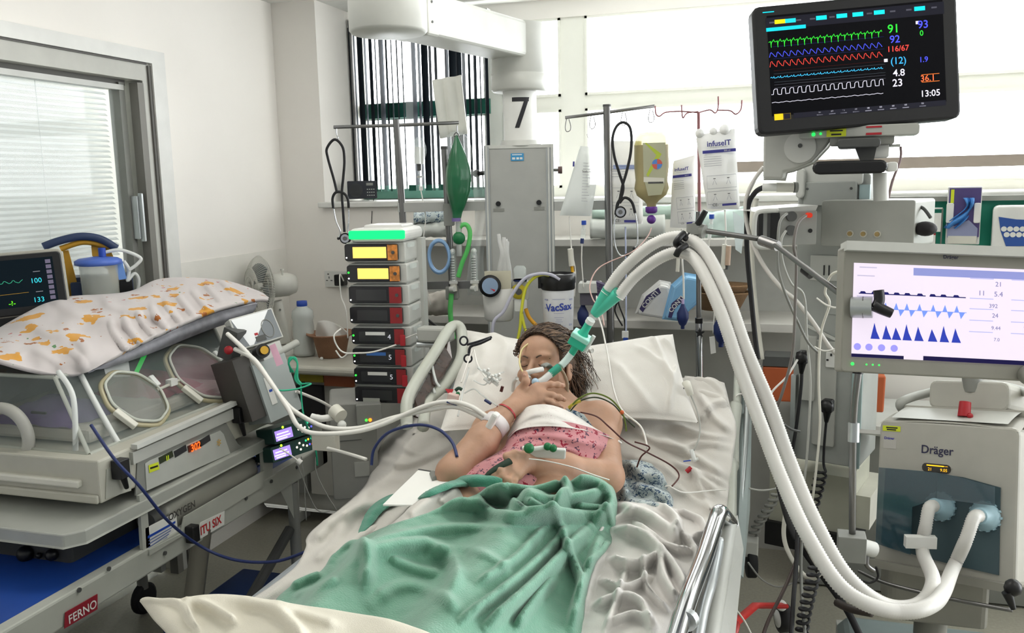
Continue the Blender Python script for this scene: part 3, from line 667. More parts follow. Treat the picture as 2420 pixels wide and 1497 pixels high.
pillow([(1352, 990, 2.6), (1650, 1000, 2.55), (1590, 790, 2.9), (1330, 835, 2.95)], .065, [([(1500, 860), (1560, 900), (1600, 960)], 9, .014), ([(1540, 820), (1560, 870), (1590, 940)], 8, .016), ([(1560, 830), (1620, 860), (1640, 880)], 8, .02), ([(1380, 850), (1380, 930), (1400, 1000)], 10, .008), ([(1450, 900), (1520, 970), (1560, 1000)], 10, .012), ([(1370, 990), (1450, 1000), (1560, 1005)], 10, .01), ([(1600, 880), (1590, 940), (1580, 990)], 6, .015)], 'pillow', 'large white pillow on the right with loose open end of pillowcase', n=90)
pillow([(1600, 1010, 2.72), (1745, 1030, 2.7), (1712, 905, 2.86), (1618, 888, 2.9)], .045, [([(1630, 910), (1680, 930), (1720, 980)], 8, .012), ([(1640, 950), (1700, 970), (1735, 1000)], 8, .012), ([(1660, 900), (1700, 930), (1715, 960)], 7, .01)], 'pillow', 'small white sheet-covered wedge pillow behind the right rail with wrinkles', mt=sheet_m)
# clipboard
cb = thing('clipboard', 'white clipboard with paper lying on the sheet by the patient\'s elbow', 'clipboard', P(1000, 1150, Z=.86))
q = [P(905, 1195, 2.10), P(1010, 1196, 2.06), P(1120, 1133, 2.17), P(990, 1112, 2.3)]
b = MB(); b.add(q, [(0, 1, 2, 3)], mat('paper_white', 'f2f2ee', .6, var=.01)); b.build('paper', cb, solid=.004)
MB().tube([q[3], q[2]], .004, 'dgrey', sub=0).build('top_edge', cb)
MB().cyl(P(1022, 1120, 2.25), P(1028, 1134, 2.2), .008, 'mgrey').build('clip', cb)
# printed gown heap at the right hip
pg = print_mat('gown_print_blue', 'b9c4c4', [('34506e', 48, .40, .06)], .9)
rows = [[(1455, 1090), (1500, 1088), (1545, 1100), (1560, 1130)], [(1470, 1130), (1520, 1120), (1565, 1140), (1582, 1160)], [(1455, 1170), (1510, 1175), (1560, 1180), (1592, 1195)], [(1440, 1195), (1500, 1215), (1550, 1222), (1588, 1222)]]
drape(rows, 70, 70, bed_h, [([(1480, 1100), (1520, 1130), (1570, 1140)], 14, .035), ([(1500, 1160), (1550, 1170), (1590, 1190)], 10, .03), ([(1480, 1190), (1540, 1200), (1580, 1215)], 8, .02), ([(1470, 1140), (1480, 1180)], 12, .03)], .01, [(20, .012, 2), (45, .005, 2)], pg, edge=.02).build('patterned_gown', None, 'crumpled hospital gown with small blue print lying between the elbow and the chrome rail', 'gown', solid=.004)
# ================================================================== PATIENT
def surface_nets(D, org, h):
    """iso surface of a sampled distance field"""
    s_ = D < 0
    c = np.zeros(tuple(n-1 for n in D.shape), int)
    corners = [(i, j, k) for i in (0, 1) for j in (0, 1) for k in (0, 1)]
    sl = lambda A, o: A[o[0]:A.shape[0]-1+o[0], o[1]:A.shape[1]-1+o[1], o[2]:A.shape[2]-1+o[2]]
    for o in corners: c += sl(s_, o)
    act = (c > 0) & (c < 8); idx = -np.ones(act.shape, int); ii = np.argwhere(act); idx[act] = np.arange(len(ii))
    acc = np.zeros((len(ii), 3)); cnt = np.zeros(len(ii)); I = ii.T
    for a in corners:
        for ax in range(3):
            if a[ax]: continue
            b = list(a); b[ax] = 1
            da = D[I[0]+a[0], I[1]+a[1], I[2]+a[2]]; db = D[I[0]+b[0], I[1]+b[1], I[2]+b[2]]
            x = (da < 0) != (db < 0); t = np.where(x, da/(da-db+1e-12), 0)
            p_ = np.array(a, float)[None, :].repeat(len(ii), 0); p_[:, ax] += t; acc += p_*x[:, None]; cnt += x
    V = (ii+acc/cnt[:, None])*h+org; Fc = []
    for ax in range(3):
        u, v = [(1, 2), (2, 0), (0, 1)][ax]
        lo = [slice(1, -1)]*3; lo[ax] = slice(0, -1); hi = list(lo); hi[ax] = slice(1, None)
        A = s_[tuple(lo)]; B = s_[tuple(hi)]; e = np.argwhere(A != B); off = np.array([1, 1, 1]); off[ax] = 0; g = e+off
        du = np.zeros(3, int); du[u] = 1; dv = np.zeros(3, int); dv[v] = 1
        q = [g, g-du, g-du-dv, g-dv]
        ok = np.all([(np.all(a >= 0, 1) & np.all(a < np.array(idx.shape), 1)) for a in q], 0)
        q = [a[ok] for a in q]; fl = A[tuple((e[ok]).T+0)] if False else s_[tuple((g[ok]).T)]
        ids = np.stack([idx[tuple(a.T)] for a in q], 1); ids = np.where(fl[:, None], ids, ids[:, ::-1]); Fc.append(ids)
    return V, np.concatenate(Fc)
def sdf_mesh(prims, h):
    """prims: ('cone', a, b, ra, rb, k) or ('ell', c, axes(3x3 rows), radii, k[, 'sub'])"""
    lo = np.full(3, 9.); hi = np.full(3, -9.)
    for q in prims:
        if q[-1] == 'sub': continue
        pts = [(np.array(q[1]), q[3]), (np.array(q[2]), q[4])] if q[0] == 'cone' else [(np.array(q[1]), max(q[3]))]
        for c, r in pts: lo = np.minimum(lo, c-r-.02); hi = np.maximum(hi, c+r+.02)
    n = np.ceil((hi-lo)/h).astype(int)+2; D = np.full(n, .05, np.float32)
    for q in prims:
        k = q[4] if q[0] == 'ell' else q[5]; mg = k+.02
        if q[0] == 'cone':
            a, b = np.array(q[1], float), np.array(q[2], float); rm = max(q[3], q[4]); l, u = np.minimum(a, b)-rm-mg, np.maximum(a, b)+rm+mg
        else: a = np.array(q[1], float); l, u = a-max(q[3])-mg, a+max(q[3])+mg
        i0 = np.maximum(((l-lo)/h).astype(int), 0); i1 = np.minimum(np.ceil((u-lo)/h).astype(int), n)
        G = np.stack(np.meshgrid(*[np.arange(i0[x], i1[x])*h+lo[x] for x in range(3)], indexing='ij'), -1).astype(np.float32)
        if q[0] == 'cone':
            ab = b-a; t = np.clip(((G-a)@ab)/(ab@ab+1e-12), 0, 1); d = np.linalg.norm(G-a-t[..., None]*ab, axis=-1)-(q[3]+(q[4]-q[3])*t)
        else:
            L = (G-a)@np.array(q[2]).T; r = np.array(q[3]); kk = np.linalg.norm(L/r, axis=-1); k2 = np.linalg.norm(L/(r*r), axis=-1); d = kk*(kk-1)/(k2+1e-9)
        S_ = (slice(i0[0], i1[0]), slice(i0[1], i1[1]), slice(i0[2], i1[2])); E = D[S_]
        if q[-1] == 'sub':
            hh = np.clip(.5-.5*(E+d)/k, 0, 1); D[S_] = E*(1-hh)-d*hh+k*hh*(1-hh)
        else:
            hh = np.clip(.5+.5*(E-d)/k, 0, 1); D[S_] = E*(1-hh)+d*hh-k*hh*(1-hh)
    return surface_nets(D, lo, h)
skin = mat('skin', 'b08a72', .55, var=.1, vs=18, bump=.1, bs=120, sss=.12)
def A(v): return np.array(tuple(v), float)
HC = P(1290, 868, 2.62)
Fv = (_r*-.50+_u*.16-_f*.85).normalized(); Uv = (_r*.06+_u*.97-_f*-.22); Uv = (Uv-Fv*Uv.dot(Fv)).normalized(); Lv = Uv.cross(Fv)
HA = [A(Lv), A(Uv), A(Fv)]
def hp(l, u, f): return A(HC+Lv*l+Uv*u+Fv*f)
def Pa(*a): return A(P(*a))
EL2, WR2 = Pa(1070, 1118, 2.22), Pa(1204, 968, 2.36)       # arm on the left of the picture
SH2 = Pa(1160, 1020, 2.52)
SH1, EL1, WR1 = Pa(1418, 1000, 2.5), Pa(1436, 1128, 2.29), Pa(1246, 1092, 2.18)
neck = A((P(1310, 985, 2.58)))
pel = np.array([-.62, 2.08, .80])
pr = [
 ('ell', hp(0, .03, -.012), HA, (.073, .088, .092), .01), ('ell', hp(0, -.04, .022), HA, (.056, .068, .062), .03),
 ('ell', hp(0, -.092, .058), HA, (.02, .016, .018), .02), ('cone', hp(.05, -.06, .01), hp(.012, -.095, .052), .018, .014, .025), ('cone', hp(-.05, -.06, .01), hp(-.012, -.095, .052), .018, .014, .025),
 ('ell', hp(0, .045, .05), HA, (.055, .04, .035), .03),
 ('cone', hp(0, .012, .082), hp(0, -.03, .106), .007, .0105, .009), ('ell', hp(.0125, -.036, .094), HA, (.008, .007, .011), .006), ('ell', hp(-.0125, -.036, .094), HA, (.008, .007, .011), .006),
 ('ell', hp(.03, .024, .077), HA, (.026, .008, .011), .014), ('ell', hp(-.03, .024, .077), HA, (.026, .008, .011), .014),
 ('ell', hp(.032, .002, .100), HA, (.021, .013, .018), .012, 'sub'), ('ell', hp(-.032, .002, .100), HA, (.021, .013, .018), .012, 'sub'),
 ('ell', hp(.031, .001, .0715), HA, (.0145, .0125, .0125), .003), ('ell', hp(-.031, .001, .0715), HA, (.0145, .0125, .0125), .003),
 ('ell', hp(.041, -.03, .056), HA, (.022, .02, .022), .02), ('ell', hp(-.041, -.03, .056), HA, (.022, .02, .022), .02),
 ('ell', hp(0, -.062, .084), HA, (.022, .0045, .009), .004), ('ell', hp(0, -.0715, .082), HA, (.018, .005, .009), .004), ('ell', hp(0, -.067, .1), HA, (.02, .0016, .012), .003, 'sub'),
]
for s_ in (1, -1):
    e = hp(s_*.076, -.012, -.008); pr += [('ell', e, HA, (.007, .03, .017), .004), ('ell', hp(s_*.084, -.008, -.004), HA, (.006, .017, .009), .004, 'sub'), ('ell', hp(s_*.077, -.034, -.002), HA, (.006, .01, .009), .005)]
pr += [('cone', hp(0, -.06, -.015), neck, .052, .055, .03), ('cone', neck, SH1, .06, .055, .05), ('cone', neck, SH2, .06, .055, .05)]
ch = (SH1+SH2)/2
tax = [A(v) for v in (Vector(SH1-SH2).normalized(), (Vector(ch-pel)).normalized())]; tz = np.cross(tax[0], tax[1]); TA = [tax[0], tax[1], tz]
pr += [('ell', ch+(pel-ch)*.3, TA, (.15, .17, .085), .06), ('ell', ch+(pel-ch)*.75, TA, (.14, .17, .085), .06), ('ell', pel, TA, (.16, .12, .08), .05)]
for x in (-.71, -.53):
    kx = -.76 if x < -.62 else -.53
    pr += [('cone', np.array([x, 2.0, .80]), np.array([kx, 1.58, .80]), .075, .052, .03), ('cone', np.array([kx, 1.58, .80]), np.array([kx, 1.22, .79]), .052, .036, .015), ('cone', np.array([kx, 1.20, .785]), np.array([kx-.01, 1.15, .82]), .035, .022, .01)]
# arm on the right of the picture
pr += [('cone', SH1, EL1, .052, .042, .02), ('ell', SH1+np.array([0, .0, .0]), np.eye(3), (.056, .056, .056), .03), ('cone', EL1, EL1*.45+WR1*.55, .041, .038, .02), ('cone', EL1*.45+WR1*.55, WR1, .040, .026, .02)]
pr += [('cone', SH2, EL2, .048, .04, .02), ('cone', EL2, EL2*.5+WR2*.5, .041, .039, .02), ('cone', EL2*.5+WR2*.5, WR2, .039, .0265, .02)]
def hand(wr, fingers, palm_r=.015):
    """fingers: list of joint lists, first joint = knuckle; thumb first"""
    o = []
    for k, f in enumerate(fingers):
        J = [Pa(*q) for q in f]; r0 = [.011, .0095, .0095, .009, .008][k]
        if k: o.append(('cone', wr, J[0], .017, .0125, .014))
        else: o.append(('cone', wr+(J[0]-wr)*.2, J[0], .018, .013, .012))
        for i in range(len(J)-1): o.append(('cone', J[i], J[i+1], r0*(1.02-.1*i), r0*(.95-.12*i), .003)); o.append(('ell', J[i], np.eye(3), (r0*1.1,)*3, .003))
    for a in range(1, 4):
        for b_ in (1.,):
            A1, A2 = Pa(*fingers[a][0]), Pa(*fingers[a+1][0]); o.append(('cone', A1*.92+wr*.08, A2*.92+wr*.08, .012, .012, .008))
    return o
pr += hand(WR2, [[(1230, 922, 2.385), (1243, 902, 2.375), (1240, 884, 2.38)],
                 [(1270, 914, 2.395), (1301, 909, 2.40), (1318, 910, 2.41), (1331, 912, 2.42)],
                 [(1281, 929, 2.385), (1306, 935, 2.38), (1321, 940, 2.39), (1334, 945, 2.40)],
                 [(1280, 943, 2.38), (1302, 951, 2.37), (1315, 957, 2.38), (1327, 964, 2.385)],
                 [(1268, 953, 2.38), (1285, 962, 2.37), (1296, 967, 2.37), (1306, 971, 2.375)]])
pr += hand(WR1, [[(1238, 1078, 2.155), (1216, 1074, 2.14), (1196, 1078, 2.13)],
                 [(1204, 1098, 2.13), (1182, 1112, 2.10), (1166, 1124, 2.10), (1156, 1134, 2.1)],
                 [(1205, 1109, 2.12), (1186, 1126, 2.095), (1174, 1138, 2.09), (1167, 1149, 2.09)],
                 [(1212, 1118, 2.12), (1200, 1135, 2.09), (1191, 1147, 2.09), (1186, 1157, 2.09)],
                 [(1222, 1124, 2.12), (1216, 1140, 2.10), (1211, 1150, 2.09), (1208, 1158, 2.09)]])
V_, F_ = sdf_mesh(pr, .003)
per = thing('person', 'person lying in the bed with closed eyes, one hand by the breathing tube', 'person', (-.62, 2.1, BZ))
b = MB(); b.add([tuple(v) for v in V_], [tuple(f) for f in F_], skin, True); bo = b.build('body', per)
sm = bo.modifiers.new('smooth', 'SMOOTH'); sm.factor = .5; sm.iterations = 2
# eyelid line, brow, lips, nails as thin parts
def local_tube(pts, r, k, mb, flat=1): mb.tube([Vector(hp(*q)) for q in pts], r, k, n=6, flat=flat)
br = MB(); hairm = mat('hair_brown', '54402f', .6, var=.3, vs=60, sheen=.2)
for s_ in (1, -1):
    local_tube([(s_*.014, .018, .0875), (s_*.028, .0235, .0885), (s_*.042, .021, .0795), (s_*.050, .015, .068)], lambda t: .0028*(1-.6*t), hairm, br)
br.build('eyebrow', per, sep=1)
br = MB(); lash = mat('lash_dark', '2e211b', .7)
for s_ in (1, -1): local_tube([(s_*.0185, -.002, .0795), (s_*.026, -.0066, .0838), (s_*.033, -.0066, .0838), (s_*.044, -.001, .0755)], .0011, lash, br)
br.build('eyelashes', per, sep=1)
br = MB(); br.ball(hp(0, -.064, .091), (.016, .008, .005), mat('lips', '8c5a52', .5), n=12); br.build('lips', per)
br = MB()
# hair cap and loose locks
for (l, u) in ():
    pass
cap = []; n1, n2 = 60, 40
def capf(u, v):
    a = 2*math.pi*u; e = math.pi*v
    d = Vector((math.sin(e)*math.cos(a), math.cos(e), math.sin(e)*math.sin(a)))   # l, u, f
    r = Vector((.081*d.x, .097*d.y, .101*d.z)); q = Vector((0, .03, -.012))+r
    line = .062-.35*max(q.y-.06, 0)+.25*abs(q.x)*0
    lim = .05 if q.y > .075 else (.05-max(0, .06-q.y)*.4-max(0, .0-q.y)*2)
    s_ = 1.03+.07*mnoise.noise(Vector((q.x*60, q.y*14, q.z*30)))+.05*mnoise.noise(Vector((q.x*12, q.y*12, q.z*12)))
    if q.z > lim: s_ = max(.80, 1-(q.z-lim)*12)
    if q.y < -.04: s_ *= max(.6, 1-(-.04-q.y)*5)
    q = Vector((0, .03, -.012))+r*s_
    return tuple(hp(q.x, q.y, q.z))
hlt = mat('hair_light', '7a6250', .6, var=.2); hdk = mat('hair_dark', '33261e', .6, var=.2); HM3 = [hairm, hlt, hdk]
hm = MB(); hm.grid(capf, n1, n2, hairm, closed_u=True)
rnd = random.Random(11)
for i in range(420):      # strands swept back from the hairline
    a = rnd.uniform(-1.35, 1.35); x = .07*math.sin(a); pts = []
    u0 = .028+.064*math.cos(a*1.15); f0 = .070*math.cos(a*.8)
    tgt = Vector((rnd.uniform(.03, .1), rnd.uniform(.02, .11), -.07))
    for t in (0, .25, .5, .75, 1):
        q = Vector((x, u0, f0)).lerp(tgt, t); c = Vector((0, .03, -.012)); d = q-c
        k = 1/math.sqrt((d.x/.084)**2+(d.y/.1)**2+(d.z/.104)**2); q = c+d*k*(1+rnd.uniform(-.0, .09)); q.x += rnd.uniform(-.004, .004); pts.append(Vector(hp(*q)))
    hm.tube(pts, lambda t: .0013*(1-.5*t), HM3[i % 3], n=4, sub=4)
for i in range(260):      # loose hair over the pillow beside the ear
    s0 = Vector(hp(rnd.uniform(.06, .08), rnd.uniform(-.03, .1), rnd.uniform(-.06, 0)))
    e = P(rnd.gauss(1368, 18), rnd.uniform(835, 965), 2.66+rnd.uniform(-.02, .03)); mid = s0.lerp(e, .5)+(-_f)*rnd.uniform(0, .03)+_u*rnd.uniform(-.02, .03)
    e2 = e+Vector((rnd.uniform(-.02, .02), rnd.uniform(-.01, .01), rnd.uniform(-.05, -.01)))
    hm.tube([s0, mid, e, e2], lambda t: .0015*(1-.7*t), HM3[i % 3], n=4, sub=5)
for i in range(40):       # loose knot above the crown
    a = rnd.uniform(0, 6.28); c = Vector(hp(.06, .09, -.03)); ax = Lv*math.cos(a)*.03+Uv*math.sin(a)*.022
    hm.tube([c+ax, c+ax.lerp(Fv*.03, .5)+Lv*.01, c-ax*.8+Fv*.01, c-ax+Lv*rnd.uniform(0, .03)], .0022, hairm, n=4, sub=5)
hm.build('hair', per)
nl = MB(); nm = mat('nail', 'c79b88', .3)
for q in ((1328, 911, 2.41), (1331, 943, 2.39), (1324, 961, 2.376), (1240, 887, 2.37)): nl.ball(P(*q), (.005, .002, .004), nm, n=8)
nl.build('nail', per, sep=1)
# clothing ---------------------------------------------------------------
def patch(rows, nu, nv, k, folds=(), nz=(), mb=None):
    r = np.array([resamp(q, nu) for q in rows]); kk = len(rows); t = np.linspace(0, kk-1, nv); Q = np.zeros((nv, nu, 3))
    for j, tt in enumerate(t):
        i = min(int(tt), kk-2); f = tt-i; a, b_, c, d = r[max(i-1, 0)], r[i], r[i+1], r[min(i+2, kk-1)]
        Q[j] = .5*((2*b_)+(c-a)*f+(2*a-5*b_+4*c-d)*f*f+(3*b_-a-3*c+d)*f**3)
    px, py, d = Q[..., 0], Q[..., 1], Q[..., 2]*100-0
    d = Q[..., 2]/PS; z = fold_disp(px, py, folds)
    for sc, am, sd in nz: z = z+am*wob(px, py, sc, sd)
    g = npray(px, py)*(d-z)[..., None]+np.array(CAM)
    mb = mb or MB(); mb.add([tuple(p) for p in g.reshape(-1, 3)], [(j*nu+i, j*nu+i+1, (j+1)*nu+i+1, (j+1)*nu+i) for j in range(nv-1) for i in range(nu-1)], k, True); return mb
PS = 100.0      # depth is carried in centimetres along the control rows
def pr_(rows): return [[(a, b_, c*PS) for a, b_, c in q] for q in rows]
pink = print_mat('gown_print_pink', 'c08388', [('8c1430', 36, .30, .05), ('4a3048', 44, .26, .05)], .9)
rows = pr_([[(1192, 1045, 2.36), (1230, 1010, 2.31), (1310, 995, 2.29), (1390, 1010, 2.32), (1458, 1038, 2.40)],
            [(1165, 1072, 2.33), (1220, 1050, 2.27), (1300, 1040, 2.26), (1390, 1050, 2.28), (1448, 1060, 2.36)],
            [(1120, 1100, 2.24), (1190, 1090, 2.18), (1290, 1085, 2.24), (1380, 1085, 2.26), (1435, 1085, 2.33)],
            [(1095, 1130, 2.18), (1170, 1135, 2.13), (1280, 1140, 2.16), (1380, 1140, 2.2), (1430, 1140, 2.26)],
            [(1082, 1150, 2.15), (1170, 1170, 2.1), (1280, 1180, 2.12), (1380, 1170, 2.14), (1430, 1160, 2.2)]])
patch(rows, 90, 70, pink, [([(1110, 1110), (1170, 1085), (1240, 1070)], 6, .008), ([(1200, 1045), (1260, 1030), (1330, 1035), (1440, 1060)], 7, .008), ([(1150, 1095), (1210, 1100), (1290, 1080)], 6, .006), ([(1210, 1060), (1290, 1050), (1380, 1075)], 5, .006)], [(.03, .004, 1)]).build('gown', per, solid=.002, label='pink floral hospital gown')
chs = print_mat('chest_sheet_faint', 'd9d5d0', [('c3b4b4', 40, .18, .1)], .9)
rows = pr_([[(1222, 985, 2.36), (1248, 962, 2.35), (1290, 957, 2.345), (1332, 968, 2.36), (1375, 992, 2.385), (1395, 1010, 2.39)],
            [(1205, 1020, 2.345), (1250, 995, 2.31), (1310, 985, 2.30), (1365, 1000, 2.325), (1430, 1030, 2.37), (1460, 1040, 2.39)],
            [(1190, 1056, 2.35), (1222, 1018, 2.30), (1295, 1008, 2.27), (1375, 1017, 2.30), (1440, 1034, 2.36), (1470, 1050, 2.39)]])
patch(rows, 90, 50, chs, [([(1230, 1000), (1280, 975), (1340, 990), (1400, 1020)], 6, .006), ([(1200, 1040), (1260, 1000), (1330, 1002)], 5, .005), ([(1215, 1010), (1250, 985), (1290, 980)], 6, .006)], [(.04, .003, 1)]).build('cloth', None, 'small white cloth laid over the patient\'s chest above the pink gown', 'cloth', solid=.002)
rows = pr_([[(1335, 965, 2.375), (1362, 972, 2.385), (1380, 980, 2.39)], [(1360, 990, 2.385), (1385, 998, 2.395), (1400, 1008, 2.395)]])
patch(rows, 20, 12, pg).build('gown_collar', per, label='blue printed collar showing under the white cloth', solid=.002)
wb = MB()
def band_at(a, b_, t0, t1, r, k, mb):
    a, b_ = Vector(a), Vector(b_); q0, q1 = a.lerp(b_, t0), a.lerp(b_, t1); L = (q1-q0).length
    mb.lathe([(r, 0), (r*.985, L)], k, frame(q0, b_-a), 28, caps=False)
band_at(EL2, WR2, .66, .80, .0365, mat('wristband', 'd9d4d4', .5), wb); wb.build('wristband', per, label='pale hospital wristband', solid=.001)
wb = MB(); band_at(EL2, WR2, .93, .95, .031, 'red', wb); wb.build('red_cord', per)
MB().box(P(1164, 996, 2.275), (.018, .03, .052), 'white', rot=(0, R(30), 0)).build('dressing', per, bev=.006, label='white adhesive dressing on the forearm')
# dressing and lines on the other forearm
dr = MB(); a1, b1 = Vector(WR1), Vector(EL1)
dr.box(P(1285, 1070, 2.165), (.11, .012, .03), 'white', rot=(R(20), R(4), R(15))); dr.build('line_dressing', per, bev=.004)
ln = MB(); ln.cyl(P(1246, 1064, 2.14), P(1305, 1056, 2.15), .006, 'white').ball(P(1250, 1060, 2.13), .013, 'green').ball(P(1294, 1056, 2.14), .010, 'green').ball(P(1307, 1060, 2.14), .010, 'green')
ln.build('arterial_line', None, 'short white line with dark green caps taped on the forearm', 'medical line')
dp = MB(); dp.tube([P(1206, 1090, 2.115), P(1182, 1102, 2.105), P(1160, 1116, 2.10), P(1146, 1130, 2.10)], lambda t: .013-.005*t, mat('dark_green_wrap', '26382c', .8, bump=.4), n=10, flat=.55); dp.build('hand_wrap', None, 'dark green padded wrap lying over the fingers on the gown', 'wrap')  # dark strip stands in for the shading over the fingers
# ================================================================== PATIENT MONITOR (upper right)
def wave(kind, x0, x1, y, amp, n, rng):
    pts = []; w = (x1-x0)/n
    for i in range(n):
        a = x0+i*w; f = rng.uniform(.9, 1.08)
        if kind == 'ecg': s_ = [(0, 0), (.15, .15), (.22, .05), (.3, .25), (.36, -1.0), (.42, -.05), (.5, .05), (.62, .25), (.75, .5), (.85, .1)]
        elif kind == 'pleth': s_ = [(0, -.5), (.2, .4), (.3, .5), (.45, .2), (.55, .15), (.8, -.35)]
        elif kind == 'art': s_ = [(0, -.5), (.15, .35), (.3, .5), (.4, .4), (.45, .05), (.55, .1), (.8, -.35)]
        elif kind == 'cvp': s_ = [(0, 0), (.15, .3), (.3, -.1), (.45, .1), (.5, .5), (.6, -.2), (.8, -.1)]
        elif kind == 'co2': s_ = [(0, -.5), (.25, -.5), (.32, .3), (.45, .5), (.75, .5), (.8, -.5)]
        else: s_ = [(0, 0), (.3, .35), (.6, -.2), (.8, .1)]
        pts += [(a+u*w, y+v*amp*f) for u, v in s_]
    return pts
Wm, Hm = .54, .345
MM = fitq([(1775, 22), (2259, -38), (2272, 290), (1797, 312)], Wm, Hm, 2.3)
pm = thing('patient_monitor', 'large black bedside monitor showing green, blue and red traces, top right', 'monitor', MM)
b = MB(MM); b.rbox((0, 0, -.03), (Wm, Hm, .06), mat('monitor_black', '0e0e12', .5, var=.02), .02, axis='z'); b.build('housing', pm)
b = MB(MM); scr = glow('06060c', .5); b.quad(-.232, -.125, .232, .145, scr, d=.0004); sc = b.build('screen', pm)
def mpt(X, Y): # coordinates read on the rectified screen, 0..1 each
    return -.235+.47*X, -.135+.28*Y
rg = random.Random(5)
for kind, col, y, am, n, nm_ in (('ecg', '35e03a', .745, .05, 17, 'green'), ('pleth', '4a55ee', .625, .05, 17, 'blue'), ('art', 'e0453a', .535, .055, 17, 'red'),
                            ('cvp', '3fb6ea', .405, .03, 17, 'light blue'), ('co2', 'd8d6e8', .27, .055, 14, 'white square'), ('resp', 'b9b7c4', .165, .016, 10, 'faint white')):
    b = MB(MM); x0, x1 = .01, .655
    pts = wave(kind, x0, x1, y, am, n, rg)
    b.ribbon([mpt(*q) for q in pts], .0016, glow(col, 1.1), d=.0012); b.build('waveform', sc, label=nm_+' trace line')
b = MB(MM)
gl = lambda c, e=1.0: glow(c, e)
def mq(X0, Y0, X1, Y1, c, e=1.0, d=.0009): a, c_ = mpt(X0, Y0), mpt(X1, Y1); b.quad(a[0], a[1], c_[0], c_[1], gl(c, e), d=d)
for X, Y, c in ((0., .93, '1c1c26'),): mq(0, .865, 1, .98, '20202a', .7, .0007)
mq(.0, .85, .225, .885, '18c8d8'); mq(-.015, 1.03, .05, 1.04, '18c8d8')
for X, c in ((.05, 'e8d018'), (.11, '20c8d0'), (.285, '18d8e8'), (.40, '18d8e8'), (.49, '18d8e8'), (.61, '18d8e8'), (.835, '18d8e8')):
    mq(X, .915, X+.06, .955, c)
for X in (.02, .17, .25, .36, .57, .70, .79, .93): mq(X, .925, X+.03, .94, '5a5a66', .6)
for Y, c in ((.70, '26307a'), (.585, '26307a'), (.47, '57201c'), (.44, '57616a'), (.36, '57616a'), (.335, '666670'), (.305, '666670')): mq(.03, Y, .66, Y+.002, c, .7, .0008)
def mt_(s_, X, Y, sz, c, e=1.1): a = mpt(X, Y); b.text(s_, a[0], a[1], sz, gl(c, e), d=.0012, bold=.01)
mt_('91', .715, .765, .032, '2fd43a'); mt_('92', .72, .665, .028, '4a50f0'); mt_('116/67', .735, .575, .021, 'e84840', 1.0); mt_('(12)', .735, .46, .026, '38a0d8')
mt_('4.8', .735, .345, .026, 'd8d4e6'); mt_('23', .725, .25, .028, 'd8d4e6'); mt_('93', .88, .78, .029, '4a50f0'); mt_('0', .87, .70, .02, '2fd43a'); mt_('1.9', .875, .45, .02, '4a50f0')
mt_('36.1', .895, .27, .023, 'e8683c'); mt_('13:05', .905, .125, .024, 'dedaea')
for Y in (.305, .235): mq(.86, Y, .96, Y+.006, 'd87030')
mq(.655, .46, .675, .49, 'e8e4ee'); mq(.84, .79, .857, .82, 'd8d0e0')
mq(.02, -.005, .07, .055, 'e8c020'); mq(.07, -.005, .115, .055, '6a5a28', .6)
mq(.075, .0, .111, .05, '22202c', .8, .0011)
mq(.13, .0, .99, .05, '24242e', .7)
for i, X in enumerate((.28, .35, .415, .485, .555, .625, .695, .765, .86)): mq(X-.007, .03, X+.007, .045, 'b8b8c6', .8); mq(X-.018, .008, X+.018, .016, '9a9aa8', .8)
pass
b.build('readouts', sc)
# underside of the monitor, tilt bracket and mounting arm
fm = FC(2000, 360, 2.42)
b = fm.mb(); fm.b(b, 1885, 300, 2165, 326, -.06, .03, 'grey', .008); fm.b(b, 1960, 322, 2110, 345, -.05, .02, 'mgrey', .006); b.build('base_tray', pm)
b = fm.mb(); fm.b(b, 1952, 303, 1998, 324, .031, .032, 'yellow'); fm.b(b, 1960, 309, 1990, 312, .032, .0325, 'black'); fm.b(b, 1963, 317, 1987, 321, .032, .0325, 'black'); fm.b(b, 2044, 303, 2080, 307, .031, .032, 'red'); fm.b(b, 2044, 318, 2080, 323, .031, .032, 'red'); b.build('service_label', pm)
b = fm.mb(); fm.cyl(b, 1921, 317, 4, .03, .033, glow('20ff50', 2)); fm.cyl(b, 1938, 316, 2.5, .03, .033, glow('20ff50', 2)); b.build('power_light', pm, sep=1)
b = fm.mb(); fm.b(b, 1978, 330, 2078, 352, -.07, .06, 'dgrey', .01); fm.poly(b, [(2020, 350), (2070, 350), (2064, 384), (2034, 384)], -.05, .08, 'dgrey'); fm.b(b, 2060, 345, 2100, 375, -.08, .0, 'white', .006); fm.b(b, 2100, 345, 2125, 350, -.08, .0, 'grey'); b.build('swivel_mount', pm)
b = fm.mb(); fm.b(b, 1923, 381, 2094, 411, -.06, .11, 'black', .02); b.build('mount_handle', pm, bev=.004)
b = fm.mb(); fm.b(b, 2094, 386, 2118, 408, -.06, .07, 'white', .008); b.build('mount_side', pm)
b = fm.mb(); b.cyl(fm.p(2082, 410, 0), fm.p(2086, 475, 0), .02, 'lgrey'); b.build('mount_post', pm)
b = fm.mb(); fm.poly(b, [(1796, 310), (1975, 310), (1952, 345), (1918, 380), (1870, 398), (1850, 402), (1846, 419), (1797, 417)], -.1, .09, 'grey'); b.build('tilt_arm', pm, bev=.006)
b = fm.mb(); fm.cyl(b, 1888, 345, 37, -.012, -.006, 'lgrey', 40); fm.cyl(b, 1888, 341, 5, -.006, .0, 'dgrey'); b.build('arm_pivot', pm)
b = fm.mb(); fm.tube(b, [(2128, 350, -.05), (2128, 380, -.04), (2112, 430, -.04), (2105, 470, -.05)], .0035, mat('cable_grey_pink', '7d6a6a', .5)); b.build('cable', pm)
